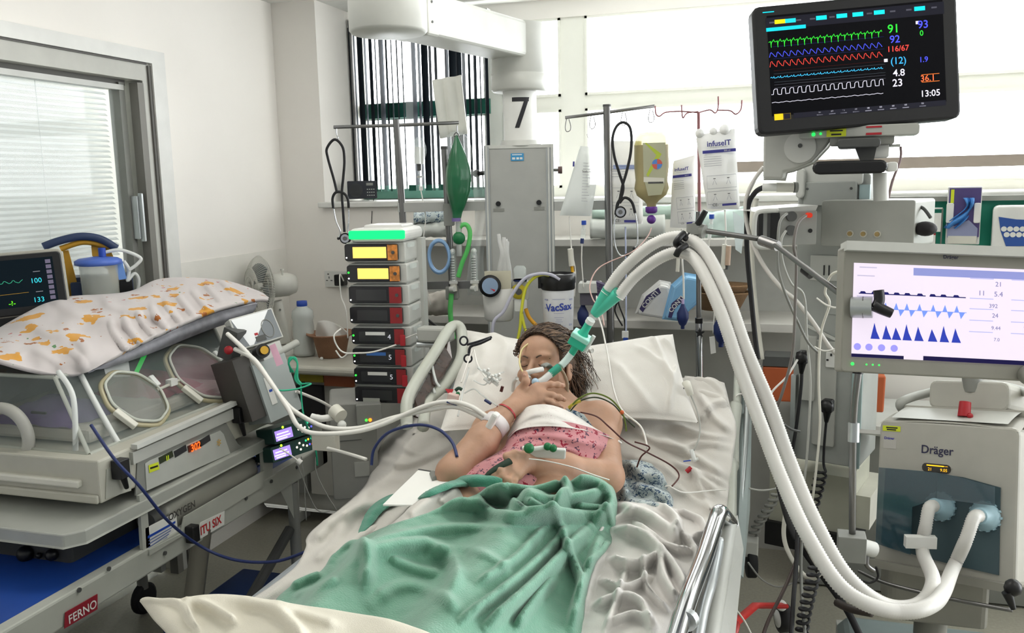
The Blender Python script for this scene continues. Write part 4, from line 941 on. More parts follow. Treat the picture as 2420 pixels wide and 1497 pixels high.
# ================================================================== RIGHT EQUIPMENT COLUMN
fc = FC(1990, 700, 2.72, -14)
pc = thing('service_column', 'grey ceiling-hung service column with sockets on the right of the bed', 'service column', fc.M)
colm = mat('column_grey', '9da09c', .45)
b = fc.mb(); fc.b(b, 1876, 415, 2046, 1115, -.22, .0, colm, .01); b.build('body', pc)
b = fc.mb(); fc.b(b, 1888, 392, 2030, 440, -.2, .012, 'lgrey', .01); fc.b(b, 1893, 432, 2018, 488, 0, .02, colm, .008); b.build('top_cover', pc)
b = fc.mb(); fc.b(b, 1876, 400, 1898, 470, -.1, .03, 'lgrey', .02); fc.b(b, 2022, 440, 2046, 1115, -.005, .006, mat('column_trim', '9fb3b4', .35, .5)); fc.b(b, 1876, 900, 1888, 1108, 0, .02, 'alu'); b.build('side_trim', pc)
for x in (1903, 2006):
    b = fc.mb(); fc.cyl(b, x, 448, 3, .02, .022, 'dgrey', 10); b.build('screw', pc)
fb = FC(2050, 530, 2.52, -18)
b = fb.mb(); fb.b(b, 1936, 474, 2158, 584, -.2, .0, mat('box_grey', 'a3a49e', .5), .008); bx = b.build('connector_box', pc)
for x in (2010, 2042, 2075):
    b = fb.mb(); fb.cyl(b, x, 553, 8, 0, .004, 'offw'); fb.cyl(b, x, 553, 5.5, .004, .008, mat('brass_port', '9a855a', .35, .8)); b.build('port', bx)
# module rack with hand grip
fk = FC(1850, 535, 2.5, 18)
b = fk.mb(); fk.b(b, 1840, 500, 1930, 580, -.22, 0, mat('rack_grey', '8e8f8b', .5), .004); fk.poly(b, [(1786, 500), (1842, 492), (1935, 488), (1930, 500), (1840, 505)], -.2, .19, 'lgrey'); rk = b.build('module_rack', pc)
b = fk.mb(); b.tube([fk.p(*q) for q in ((1838, 498, 0), (1795, 500, 0), (1784, 515, 0), (1784, 565, 0), (1795, 583, 0), (1838, 583, 0))], .007, 'lgrey', n=10, sub=5); fk.b(b, 1792, 503, 1803, 578, -.03, .004, 'black', .003); fk.b(b, 1820, 503, 1842, 578, -.03, .004, 'black', .003); b.build('grip', rk)
b = fk.mb()
for x, y in ((1868, 512), (1868, 545)): fk.cyl(b, x, y, 12, 0, .012, 'dgrey')
b.build('connector', rk, sep=1)
b = fk.mb(); fk.cyl(b, 1908, 510, 6, 0, .02, glow('e0402c', .5)); fk.cyl(b, 1915, 547, 5, 0, .002, 'black'); b.build('red_connector', rk)
# switches, sockets and plugs on the column
b = fc.mb()
fc.b(b, 1912, 605, 2000, 665, 0, .006, 'lgrey', .004); fc.b(b, 1950, 690, 2000, 745, 0, .004, colm, .003)
for x in (1945, 1957): fc.b(b, x, 628, x+3, 652, .006, .009, 'black')
fc.b(b, 1896, 800, 1935, 960, 0, .02, 'grey', .006); fc.b(b, 1930, 810, 1985, 1070, 0, .012, 'grey', .006); fc.b(b, 1960, 835, 1992, 872, .0, .018, 'white', .003)
fc.b(b, 1971, 838, 1975, 844, .018, .021, 'black'); fc.b(b, 1962, 852, 1967, 856, .018, .021, 'black')
for y in (770, 795): fc.poly(b, [(1905, y), (1990, y+35), (1990, y+42), (1905, y+8)], .006, .004, 'lgrey')
b.build('socket_plate', pc)
def plug(f, x, y, lab, end):
    b = f.mb(); b.ball(f.p(x, y, .03), (.021, .022, .02), 'black', 14); f.b(b, x-14, y-16, x+14, y+16, .01, .04, 'black', .008); b.tube([f.p(x, y+14, .03), f.p(x-1, y+40, .03)], lambda t: .013-.007*t, 'black', sub=4)
    return b.build('power_plug', None, lab, 'plug')
fp = FC(1990, 700, 2.65, -14)
plug(fp, 1905, 852, 'upper black mains plug in the right-hand service column', 0); plug(fp, 1970, 965, 'lower black mains plug in the column, above the coiled cord', 0)
b = fp.mb(); fp.tube(b, [(1905, 890, .03), (1904, 930, .03), (1896, 1020, .03), (1888, 1100, .04), (1884, 1180, .05)], .0055, 'rubber'); b.build('power_cable', None, 'black straight cable hanging from the upper mains plug', 'cable')
def coil(f, pts, r, n, tr, k, ends=()):
    q = cr([f.p(*a) for a in pts], 20); L = [0]
    for i in range(1, len(q)): L.append(L[-1]+(q[i]-q[i-1]).length)
    out = []; N = n*12; arr = np.array([tuple(v) for v in q])
    for i in range(N+1):
        s_ = L[-1]*i/N; c = Vector([np.interp(s_, L, arr[:, a]) for a in range(3)]); a = 2*math.pi*i/12
        out.append(c+Vector((math.cos(a)*r, 0, math.sin(a)*r)))
    return out
b = fp.mb(); b.tube([fp.p(1969, 1000, .03), fp.p(1966, 1060, .03), fp.p(1966, 1110, .03)]+coil(fp, [(1962, 1125, .03), (1952, 1180, .03), (1938, 1245, .04)], .017, 7, .004, 'rubber')[1:], .0042, 'rubber', n=7, sub=3); b.build('coiled_cable', None, 'black coiled cord hanging in front of the white cabinet', 'cord')
ff = FC(1900, 1400, 2.1)
b = ff.mb(); b.tube([ff.p(1925, 1300, .02)]+coil(ff, [(1925, 1320, .02), (1915, 1380, .02), (1902, 1450, .02), (1895, 1530, .02)], .0135, 12, .004, 'rubber'), .0037, 'rubber', n=7, sub=3); b.build('coiled_cable', None, 'second black coiled cord falling to the floor beside the grey hoses', 'cord')
fw = FC(1790, 1220, 2.6)
b = fw.mb(); b.tube([fw.p(1838, 1150, 0)]+coil(fw, [(1836, 1158, 0), (1815, 1200, 0), (1790, 1245, 0), (1775, 1285, 0)], .012, 9, .005, 'grey'), .0048, 'mgrey', n=7, sub=3); b.build('coiled_hose', None, 'grey coiled air hose hanging behind the right bed rail', 'hose')
# ================================================================== VENTILATOR
SM = fitq([(1999, 583), (2502, 587), (2500, 914), (1988, 873)], .44, .275, 1.95)
VM = fitq([(2082, 985), (2408, 1015), (2402, 1394), (2062, 1338)], .36, .40, 2.15)
vt = thing('ventilator', 'grey ventilator with lit trace display above a boxy body with twin ports', 'ventilator', up_frame((VM.translation.x+.05, VM.translation.y+.15, 0), 0))
vb = mat('ventilator_grey', 'a9a79e', .45); vd = mat('ventilator_bezel', '8a887f', .5)
b = MB(SM); b.rbox((0, 0, -.03), (.44, .275, .055), vd, .008, axis='z'); b.box((0, .133, -.008), (.44, .02, .05), 'lgrey'); dsp = b.build('display', vt)
b = MB(SM); b.quad(-.2, -.105, .2, .098, glow('ece0f0', .74), d=.0004); vs = b.build('screen', dsp)
b = MB(SM); nv, lb = glow('1c1c5c', .9), glow('6a86dc', 1.0)
def sx(X): return -.2+.4*X
def sy(Y): return .098-.203*Y
b.quad(sx(.31), sy(.11), sx(.88), sy(.03), glow('8a90c8', .8), d=.0007); b.quad(sx(0), sy(1.0), sx(.27), sy(.965), glow('1a1640', .8), d=.0007); b.quad(sx(.37), sy(1.0), sx(1), sy(.955), glow('1a1640', .8), d=.0007)
b.build('status_bar', vs, sep=1)
b = MB(SM); base = .32
for i, X in enumerate((.05, .11, .17, .225, .28, .345, .41, .465, .53)):
    b.prism([(sx(X-.015), sy(base-.0)), (sx(X-.01), sy(base-.02)), (sx(X+.01), sy(base-.02)), (sx(X+.018), sy(base))], .0003, nv, T=Matrix.Translation((0, 0, .0008)))
b.quad(sx(.03), sy(.328), sx(.375), sy(.318), nv, d=.0009); b.quad(sx(.395), sy(.328), sx(.58), sy(.318), nv, d=.0009); b.build('pressure_trace', vs)
b = MB(SM)
for i, X in enumerate((.17, .225, .28, .345, .415, .475, .535)):
    b.prism([(sx(X-.012), sy(.48)), (sx(X), sy(.41)), (sx(X+.012), sy(.48))], .0003, lb, T=Matrix.Translation((0, 0, .0008))); b.prism([(sx(X+.012), sy(.48)), (sx(X+.022), sy(.55)), (sx(X+.042), sy(.485))], .0003, lb, T=Matrix.Translation((0, 0, .0008)))
b.quad(sx(.15), sy(.484), sx(.585), sy(.478), lb, d=.0009); b.build('flow_trace', vs)
b = MB(SM)
for i, X in enumerate((.115, .175, .225, .28, .34, .41, .47, .53)):
    b.prism([(sx(X-.018), sy(.8)), (sx(X), sy(.63+.02*(i % 3))), (sx(X+.012), sy(.72)), (sx(X+.03), sy(.8))], .0003, glow('2c3a9c', 1), T=Matrix.Translation((0, 0, .0008)))
b.build('volume_trace', vs)
b = MB(SM)
for X in (.03, .09, .155, .22): b.lathe([(.0001, 0), (.0075, 0)], glow('8d88f0', 1), Matrix.Translation((sx(X), sy(.89), .0008)), 16, caps=False)
b.build('touch_button', vs, sep=1)
b = MB(SM); tg = glow('7a76ac', .7)
for s_, X, Y, z in (('21', .745, .17, .014), ('11', .66, .27, .015), ('5.4', .745, .275, .015), ('392', .72, .40, .012), ('24', .73, .50, .013), ('9.44', .735, .63, .011), ('7.0', .74, .75, .010), ('6.0', .94, .17, .014), ('6.9', .94, .29, .015), ('392', .93, .40, .016), ('24', .945, .51, .015), ('9.05', .91, .62, .017), ('83', .94, .75, .013)):
    b.text(s_, sx(X), sy(Y), z, tg, d=.001)
for X in (.6, .81):
    for Y in (.12, .33, .44, .56, .68): b.quad(sx(X), sy(Y), sx(X+.12), sy(Y-.008), glow('a8a8d8', .9), d=.0008)
for X, Y in ((.03, .05), (.02, .14), (.02, .36)): b.quad(sx(X), sy(Y), sx(X+.09), sy(Y-.012), glow('b8b0c8', .9), d=.0008)
b.build('readouts', vs)
b = MB(SM); b.text('Dräger', .0, .118, .011, mat('print_navy', '2c2c48', .6), d=.0, bold=.02); b.build('brand_mark', dsp)
b = MB(SM)
for X in (-.197, -.168, -.155, -.142): b.lathe([(.0001, .0), (.0035 if X == -.197 else .0018, 0)], glow('30ff50', 2), Matrix.Translation((X, -.120, .0006)), 12, caps=False)
b.build('status_light', dsp, sep=1)
b = MB(SM); b.lathe([(.021, 0), (.021, .018), (.018, .022), (.0001, .022)], vd, Matrix.Translation((.16, -.125, 0)), 28); b.build('control_knob', dsp)
b = MB(VM)
b.rbox((0, 0, -.17), (.36, .40, .34), vb, .02, axis='z'); b.build('body', vt)
# rounded sloping top
b = MB(VM); b.grid(lambda u, v: ((u-.5)*.36*(1-.05*v), .2+.05*math.sin(v*1.57)-.012*(2*u-1)**2, .0-.16*v), 14, 10, vb); b.grid(lambda u, v: ((u-.5)*.30, .2035+.05*math.sin((.05+v*.7)*1.57), .001-.16*(.05+v*.7)), 6, 8, 'lgrey'); b.box((0, .21, -.2), (.35, .08, .2), vb); b.build('top_cover', vt)
b = MB(VM); b.rbox((.015, .285, -.16), (.21, .08, .12), vb, .02, axis='z'); b.cyl((.02, .3, -.12), (.02, .38, -.1), .025, 'mgrey'); b.build('neck', vt)
b = MB(VM); b.tube([(-.17, .235, -.12), (-.165, .26, -.1), (-.12, .3, -.2), (0, .33, -.24), (.12, .31, -.2), (.19, .27, -.1), (.19, .235, -.08)], .013, 'grey', n=12); b.build('grab_handle', vt)
b = MB(VM); b.cyl((.03, .222, -.04), (.03, .262, -.045), .016, 'red', r2=.0145); b.ball((.047, .225, -.035), .008, 'red', 10); b.build('alarm_knob', vt)
b = MB(VM); b.text('Dräger', -.02, .125, .031, mat('print_navy', '2c2c48', .6), d=.001, bold=.015, sx=.95); b.build('brand_mark', vt)
b = MB(VM); b.rbox((-.02, .078, .001), (.075, .024, .002), mat('led_window', '1a1408', .2), .011, axis='z'); b.text('21', -.036, .074, .011, glow('f0b020', 1.6), d=.0026); b.text('9.05', .0, .074, .011, glow('f0b020', 1.6), d=.0026); b.quad(-.045, .083, .0, .086, glow('f0b020', 1.6), d=.0026); b.quad(.0, .084, .01, .085, glow('f0b020', 1.6), d=.0026); b.build('led_display', vt)
b = MB(VM); b.quad(-.17, .168, -.12, .183, 'yellow', d=.001); b.quad(-.16, .176, -.128, .1795, 'black', d=.0015); b.quad(-.158, .1705, -.132, .174, 'black', d=.0015); b.quad(-.166, .12, -.13, .145, mat('label_grey', 'b4b2ac', .6), d=.001); b.text('Dräger', -.15, .148, .010, mat('print_blue', '3a3aa0', .6), d=.0015, bold=.02); b.build('stickers', vt)
# glass front with hose ports behind
gz = mat('vent_glass', '34505c', .08, alpha=.6, var=0, coat=.5)
b = MB(VM @ Matrix.Translation((0, .02, 0))); out = [(-.155, .045), (-.05, .047), (.05, .042), (.14, .026), (.142, -.19), (.06, -.186), (-.05, -.178), (-.135, -.168), (-.158, -.16)]
b.prism(out, .004, mat('vent_recess', '3c4f55', .5), T=Matrix.Translation((0, 0, .001))); b.build('recess', vt)
pt = mat('port_plastic', '9dbcc8', .35)
for x, y in ((-.002, -.02), (.108, -.03)):
    b = MB(VM); T = Matrix.Translation((x, y, .005)); b.lathe([(.036, 0), (.037, .012), (.03, .02), (.022, .034), (.02, .045)], pt, T, 26)
    for k in range(14): a = k*math.pi/7; b.box((x+.036*math.cos(a), y+.036*math.sin(a), .010), (.006, .006, .014), pt, rot=(0, 0, a))
    b.build('port', vt)
b = MB(VM @ Matrix.Translation((0, .02, 0))); b.prism([(-.155, .045), (.0, .047), (.0, -.02), (-.06, -.05), (-.06, -.174), (-.155, -.16)], .003, gz, T=Matrix.Translation((0, 0, .042))); b.prism([(.0, .047), (.05, .042), (.14, .026), (.142, -.02), (.0, -.02)], .003, gz, T=Matrix.Translation((0, 0, .042))); b.build('glass_panel', vt, sep=1)
b = MB(VM); b.box((0, -.195, .01), (.35, .02, .06), vd); b.tube([(-.19, -.22, .06), (-.1, -.235, .08), (.05, -.24, .085), (.2, -.238, .08)], .005, 'steel', n=8); b.build('front_rail', vt)
b = MB(); c = VM.translation; b.cyl((c.x+.02, c.y+.2, .2), (c.x+.02, c.y+.2, .6), .045, vd, n=20); b.rbox((c.x+.02, c.y+.2, .47), (.26, .2, .25), vd, .02, axis='z'); b.build('stand', vt)
b = MB(); b.box((c.x+.02, c.y+.2, .16), (.5, .5, .06), mat('stand_base', '7e8a8a', .5), taper=.85)
b.build('trolley_base', vt, bev=.02)
for sx_, sy_ in ((-.22, -.22), (.22, -.22), (-.22, .22), (.22, .22)):
    b = MB(); b.lathe([(.05, -.015), (.062, -.01), (.062, .01), (.05, .015)], 'rubber', frame((c.x+.02+sx_, c.y+.2+sy_, .063), (1, 0, 0)), 20); b.box((c.x+.02+sx_, c.y+.2+sy_, .12), (.04, .08, .05), 'grey'); b.build('castor', vt)
b = MB(VM)
b.box((-.26, .17, -.3), (.2, .012, .2), 'white'); b.build('side_shelf', vt)
# ================================================================== BREATHING CIRCUIT
bc = thing('breathing_circuit', 'twin translucent ribbed hoses arching from the mask to the ventilator', 'breathing hose', P(1610, 590, 2.35))
hose = mat('hose_plastic', 'dddbd6', .35, alpha=.86, var=0); tl_ = mat('teal_connector', '4fc9ac', .3, alpha=.93, var=0)
VP1, VP2 = VM @ Vector((-.002, -.02, .045)), VM @ Vector((.108, -.03, .045))
h1 = [P(1432, 694, 2.42), P(1470, 640, 2.4), P(1540, 580, 2.36), P(1606, 560, 2.33), P(1662, 590, 2.28), P(1715, 690, 2.2), P(1765, 830, 2.12), P(1820, 960, 2.05), P(1870, 1100, 1.98), P(1925, 1230, 1.9), P(2000, 1360, 1.84), P(2090, 1430, 1.84), P(2170, 1430, 1.9), P(2205, 1375, 1.97), VM @ Vector((-.012, -.135, .085)), VM @ Vector((-.004, -.07, .09)), VM @ Vector((-.002, -.026, .078)), VP1]
h2 = [P(1462, 702, 2.40), P(1500, 655, 2.38), P(1560, 610, 2.34), P(1610, 597, 2.31), P(1650, 625, 2.26), P(1700, 730, 2.17), P(1748, 870, 2.09), P(1800, 1010, 2.0), P(1850, 1140, 1.92), P(1910, 1270, 1.83), P(1995, 1395, 1.76), P(2110, 1445, 1.76), P(2210, 1425, 1.82), VM @ Vector((.066, -.165, .09)), VM @ Vector((.098, -.09, .1)), VM @ Vector((.108, -.036, .082)), VP2]
for h_ in (h1, h2):
    b = MB(); b.tube(h_, .0165, hose, n=14, sub=14, rib=.0062); b.build('hose', bc)
b = MB(); y1, y2, yc = P(1436, 690, 2.42), P(1458, 697, 2.405), P(1406, 742, 2.46)
b.tube([y1+(y1-yc)*.1, y1.lerp(yc, .5), yc], lambda t: .0185-.004*t, tl_, n=16).tube([y2+(y2-yc)*.1, y2.lerp(yc, .5), yc], lambda t: .0185-.004*t, tl_, n=16); b.build('wye_connector', bc)
b = MB(); b.cyl(P(1408, 738, 2.46), P(1392, 765, 2.475), .011, 'clear').cyl(P(1397, 756, 2.468), P(1392, 764, 2.474), .013, 'frost'); b.build('adaptor', bc)
b = MB(); a_, c_ = P(1396, 758, 2.475), P(1350, 838, 2.52); dv = (a_-c_).normalized()
T = frame(c_, dv); tf = mat('filter_teal', '2fb594', .3)
b.lathe([(.010, -.0), (.011, .02), (.013, .03)], tf, T, 16); b.box((0, 0, .045), (.052, .046, .026), tf, T=T, taper=1.0); b.box((0, 0, .064), (.056, .05, .016), mat('filter_pale', '9fe0cf', .3), T=T); b.lathe([(.018, .07), (.012, .085), (.0115, .112)], tf, T, 16); b.cyl(T @ Vector((.03, 0, .03)), T @ Vector((.03, 0, .085)), .006, 'frost')
b.build('filter', bc, bev=.003)
b = MB(); b.tube([P(1352, 834, 2.52), P(1340, 850, 2.52), P(1325, 866, 2.515)], .0115, mat('mount_frost', 'c4d8d2', .3), n=14, rib=.006).tube([P(1322, 868, 2.51), P(1300, 885, 2.5)], .0118, tl_, sub=0, n=14).tube([P(1303, 883, 2.5), P(1280, 901, 2.49), P(1268, 905, 2.49)], .0105, 'frost', n=12).ball(P(1265, 903, 2.48), .011, mat('cuff_blue', 'a9c4d8', .3), 14); b.build('catheter_mount', bc)
b = MB(); b.box(VM @ Vector((-.012, -.112, .10)), (.075, .02, .03), 'white', rot=(0, 0, R(10))).box(VM @ Vector((-.012, -.102, .10)), (.075, .02, .005), 'red', rot=(0, 0, R(10))); b.build('hose_sensor', bc)
# face mask fixings
fx = thing('tube_holder', 'white mouth tube holder with strap across the patient\'s cheek', 'tube holder', HC)
b = MB(); b.tube([P(1244, 882, 2.505), P(1262, 877, 2.49), P(1283, 873, 2.5)], .0075, 'white', n=10).tube([P(1250, 897, 2.49), P(1245, 888, 2.5)], .009, 'frost', n=10); b.build('bite_bar', fx)
b = MB(); b.tube([P(1314, 866, 2.52), P(1330, 880, 2.54), P(1340, 905, 2.55), P(1340, 930, 2.56)], .007, mat('strap_beige', 'b3a690', .7), n=8, flat=.5); b.build('strap', fx)
b = MB(); b.tube([P(1300, 868, 2.53), P(1292, 862, 2.51), P(1283, 866, 2.50)], .010, 'mgrey', n=8, flat=.6).tube([P(1222, 895, 2.53), P(1214, 905, 2.55), P(1212, 925, 2.56)], .006, 'frost', n=8); b.build('tube_clip', fx)
b = MB(); b.tube([P(1250, 812, 2.57), P(1234, 826, 2.555), P(1228, 850, 2.53), P(1230, 868, 2.51), P(1236, 880, 2.498)], .0028, mat('feeding_tube_yellow', 'd3c48e', .4)); b.build('feeding_tube', None, 'thin pale yellow feeding tube curving from forehead to nostril', 'tube')
# support arm
sa = thing('support_arm', 'jointed steel support arm with black locking levers holding the hoses', 'support arm', P(2028, 950, 2.0))
b = MB(); b.tube([P(1660, 545, 2.33), P(1815, 568, 2.22)], .007, 'steel', sub=0, n=10).tube([P(1820, 570, 2.21), P(2020, 722, 1.9)], .0065, 'steel', sub=0, n=10).tube([P(2042, 740, 1.87), P(2030, 870, 1.87), P(2017, 1000, 1.9), P(2014, 1270, 1.98)], .0075, 'steel', n=10); b.build('rod', sa)
b = MB(); b.cyl(P(1798, 568, 2.235), P(1838, 582, 2.19), .013, 'steel').cyl(P(1832, 574, 2.2), P(1830, 590, 2.2), .009, 'black'); b.build('elbow_joint', sa)
b = MB(); b.cyl(P(1636, 541, 2.33), P(1665, 548, 2.31), .019, 'mgrey').cyl(P(1640, 530, 2.32), P(1640, 556, 2.32), .02, 'mgrey').cyl(P(1900, 636, 2.09), P(1918, 650, 2.07), .0115, 'black'); b.build('clamp_block', sa, sep=1)
b = MB(); b.tube([P(1648, 532, 2.31), P(1655, 520, 2.3), P(1668, 498, 2.29)], lambda t: .012-.003*t, 'black', n=8, flat=.7); b.build('lever', sa)
b = MB(); b.cyl(P(2012, 727, 1.87), P(2062, 727, 1.85), .023, 'alu').cyl(P(2038, 727, 1.86), P(2041, 727, 1.859), .0235, 'steel'); b.build('main_joint', sa)
b = MB(); b.tube([P(2076, 686, 1.835), P(2078, 710, 1.835), P(2070, 728, 1.835)], lambda t: .011, 'black', n=8).tube([P(2066, 722, 1.835), P(2085, 732, 1.83), P(2108, 742, 1.825)], lambda t: .013-.003*t, 'black', n=8); b.build('lever', sa)
b = MB(); b.cyl(P(2029, 862, 1.87), P(2027, 884, 1.87), .011, 'black').cyl(P(2018, 1000, 1.9), P(2017, 1045, 1.9), .012, 'alu'); b.build('collar', sa, sep=1)
b = MB(); b.box(P(2012, 1292, 1.98), (.06, .05, .06), 'mgrey'); b.cyl(P(2030, 1290, 1.98), P(2065, 1300, 1.99), .018, 'lgrey').tube([P(2050, 1310, 1.99), P(2048, 1335, 1.99), P(2065, 1350, 2.0)], .006, 'steel'); b.build('rail_clamp', sa, bev=.004)
b = MB(); b.cyl(P(1614, 580, 2.3), P(1600, 572, 2.3), .008, 'black')
b.tube([P(1616, 552, 2.305), P(1606, 562, 2.29), P(1598, 574, 2.29), P(1600, 580, 2.3)], .009, 'black', n=8).tube([P(1622, 580, 2.28), P(1606, 590, 2.27), P(1598, 604, 2.28)], .009, 'black', n=8).tube([P(1618, 566, 2.3), P(1628, 556, 2.31), P(1640, 548, 2.32)], .007, 'black', n=8); b.build('hose_clip', sa)
# ================================================================== TRANSPORT INCUBATOR ON ITS TROLLEY
XT, XB = -1.60, -1.625
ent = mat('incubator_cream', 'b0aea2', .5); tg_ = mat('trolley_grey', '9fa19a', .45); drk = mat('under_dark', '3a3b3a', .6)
def sideM(X): return Matrix(((0, 0, 1, X), (1, 0, 0, 0), (0, 1, 0, 0), (0, 0, 0, 1)))    # local X = room Y, local Y = room Z, local Z = room X
def sp(px, py, X=XB): q = P(px, py, X=X); return q.y, q.z
yn, zb = sp(240, 1192); zt = sp(300, 1062)[1]; yf = sp(640, 1005)[0]
ty0 = P(172, 1275, X=XT).y; tz0 = P(172, 1268, X=XT).z; ty1 = P(690, 1010, X=XT).y
inc = thing('incubator', 'clear-hooded transport incubator with two round portholes and a quilt over its top', 'incubator', (-1.98, (yn+yf)/2, zb))
b = MB(); b.prism([(XT-.03, ty0), (XT, ty0+.04), (XT, ty1), (-2.33, ty1), (-2.33, ty0)], .035, tg_, T=Matrix.Translation((0, 0, tz0-.035))); b.build('tray', inc, bev=.004)
b = MB(); b.box((-1.98, (yn+yf)/2, (zb+zt)/2), (.71, yf-yn, zt-zb), ent); b.box((-1.98, yn+.0, zb+.05), (.6, .03, .02), 'offw'); b.box((-1.98, yn-.004, zb+.012), (.7, .01, .024), ent); b.build('base', inc, bev=.008)
MS = sideM(XB+.001)
b = MB(MS)
def spoly(b, pts, X0, dz, k, lift=0): b.prism([sp(*q, X=X0) for q in pts], dz, k, T=Matrix.Translation((0, 0, X0-XB-.001+lift)))
spoly(b, [(305, 1070), (552, 962), (556, 985), (307, 1098)], XB, .012, 'grey'); spoly(b, [(309, 1051), (545, 948), (548, 957), (310, 1062)], XB, .02, 'lgrey'); b.build('side_strip', inc, sep=1)
b = MB(MS); spoly(b, [(318, 1172), (322, 1088), (336, 1076), (532, 1000), (560, 1050), (574, 1058)], XB, .004, 'mgrey'); spoly(b, [(342, 1160), (338, 1096), (350, 1088), (516, 1018), (524, 1026), (540, 1072)], XB, .007, mat('control_panel_grey', 'b2b4ae', .5)); cp = b.build('control_panel', inc)
b = MB(MS)
for x0, y0, x1, y1, c in ((372, 1097, 404, 1066, '26301c'), (408, 1082, 436, 1052, '23252a'), (440, 1070, 470, 1042, '3a1a10'), (466, 1058, 492, 1028, '2a2b2e')):
    spoly(b, [(x0, y0), (x0-3, y0-15), (x1-3, y1-3+2), (x1, y1+13)], XB, .001, mat('display_'+c, c, .3), .008)
b.build('display_window', cp, sep=1)
b = MB(MS); q = sp(454, 1056); b.text('302', q[0], q[1], .03, glow('ff5a20', 2), d=.012, bold=.02); q = sp(388, 1082); b.text('=', q[0], q[1], .03, glow('b0c020', 1), d=.012, rot=1.57); q = sp(511, 1046); b.text('*', q[0], q[1]-.01, .05, 'amber', d=.009); b.build('display_digits', cp)
b = MB(MS); spoly(b, [(347, 1118), (345, 1100), (368, 1092), (371, 1109)], XB, .0008, 'yellow', .008); spoly(b, [(349, 1109), (348, 1105), (366, 1099), (367, 1103)], XB, .0006, 'black', .009); b.build('service_label', cp)
b = MB(MS); q = sp(315, 1150); spoly(b, [(248, 1180), (250, 1110), (310, 1086), (308, 1160)], XB, .003, mat('side_plate', 'a6a69c', .5)); b.build('side_plate', inc)
for x, y, x2, y2 in ((285, 1108, 300, 1155), (565, 980, 578, 1030)):
    b = MB(); a1, a2 = P(x, y, X=XB+.02), P(x2, y2, X=XB+.015); b.box(a1, (.03, .035, .05), 'black').tube([a1, a1.lerp(a2, .5), a2], lambda t: .012-.006*t, 'black', n=8); b.build('latch', inc, bev=.004)
# hood
hd = mat('hood_acrylic', '7f8886', .04, alpha=.2, var=0, coat=.6); he = mat('hood_edge', 'd2d6cc', .15, alpha=.6, var=0)
XH0, XH1 = -1.69, -1.86
T0, T1, B1, B0 = P(188, 880, X=XH1), P(503, 770, X=XH1), P(580, 950, X=XH0), P(280, 1060, X=XH0)
C0 = P(218, 1150, X=XH0-.0); C1 = P(130, 893, Y=C0.y+.09); D0 = P(-120, 1120, Y=C0.y); D1 = P(-120, 880, Y=C0.y+.09)
D0.x = max(D0.x, -2.33); D1.x = max(D1.x, -2.25)
# keep the hood foot on the base
for v in (B0, B1, C0, D0): v.z = zt
q4 = Vector((-2.3, B1.y+.03, zt)); q5 = Vector((-2.2, T1.y+.02, T1.z+.02)); 
b = MB()
for f in ([B0, B1, T1, T0], [C0, B0, T0, C1], [D0, C0, C1, D1]): b.add(f, [(0, 1, 2, 3)], hd)
b.add([T0, T1, q5, D1, C1], [(0, 1, 2, 3, 4)], hd); b.build('hood', inc, solid=.006)
b = MB(); b.add([D0, D1, q5, q4], [(0, 1, 2, 3)], mat('hood_far_side', '6a6a66', .5)); b.add([B1, q4, q5, T1], [(0, 1, 2, 3)], mat('hood_end', '55554f', .5)); b.build('rear_wall', inc, solid=.006)
b = MB()
for e in ((B0, T0), (T0, T1), (T1, B1), (B1, B0), (C0, C1), (C0, D0), (C1, T0), (C0, B0), (C1, D1)): b.tube([e[0], e[1]], .006, he, sub=0, n=8)
b.tube([B0, B0.lerp(T0, .3)+Vector((.004, -.006, 0)), B0.lerp(T0, .7)+Vector((.004, -.006, 0)), T0], .008, 'frost', n=8); b.build('hood_edge', inc)
# portholes on the sloping side
ux = (B1-B0).normalized(); n_ = ux.cross((T0-B0)).normalized(); n_ = n_ if n_.x > 0 else -n_; vy = n_.cross(ux)
def onside(px, py, off=.0):
    v = ray(px, py); t = (B0-CAM).dot(n_)/v.dot(n_); return CAM+v*t+n_*off
pm_ = mat('port_rim_amber', 'b5ad8e', .2, alpha=.85, var=0)
for cx, cy, lab, tint in ((318, 945, 'near', '8e918a'), (472, 885, 'far', '9a6070')):
    c = onside(cx, cy, .004); r1 = (onside(cx+2, cy-58)-c).length*.95
    T = Matrix.Translation(c) @ Matrix((ux, vy, n_)).transposed().to_4x4()
    b = MB(T); oct_ = [(r1*math.cos(R(22.5+45*k))*1.0, r1*math.sin(R(22.5+45*k)), 0) for k in range(8)]
    def rnd8(r): return [Vector(((r*(1+.02*math.cos(8*a))*math.cos(a)), r*(1+.02*math.cos(8*a))*math.sin(a), 0)) for a in [2*math.pi*i/32 for i in range(32)]]
    b.tube(rnd8(r1), .0075, pm_, n=8, sub=2, closed=True); b.tube([v+Vector((0, 0, .012)) for v in rnd8(r1*.93)], .004, he, n=8, sub=2, closed=True); po = b.build('porthole', inc)
    b = MB(T); b.lathe([(.0001, .006), (r1*.9, .006)], mat('port_glass'+tint, tint, .08, alpha=.45, var=0, coat=.4), n=32, caps=False); b.build('porthole_door', po)
    b = MB(T); b.box((-r1*.98, -r1*.55, .012), (.02, .07, .016), 'offw', rot=(0, 0, .3)).box((r1*1.0, .3*r1, .01), (.018, .04, .014), 'frost'); b.build('hinge', po, bev=.003, sep=1)
b = MB(); b.tube([onside(366, 928, .01), onside(420, 905, .012)], .005, 'offw', sub=0).box(onside(400, 911, .014), (.02, .03, .02), 'white'); b.build('port_latch', inc)
b = MB(); b.add([onside(316, 880, .003), onside(343, 823, .003), onside(353, 827, .003), onside(326, 884, .003)], [(0, 1, 2, 3)], glow('20c848', .5)); b.build('green_tape', inc)
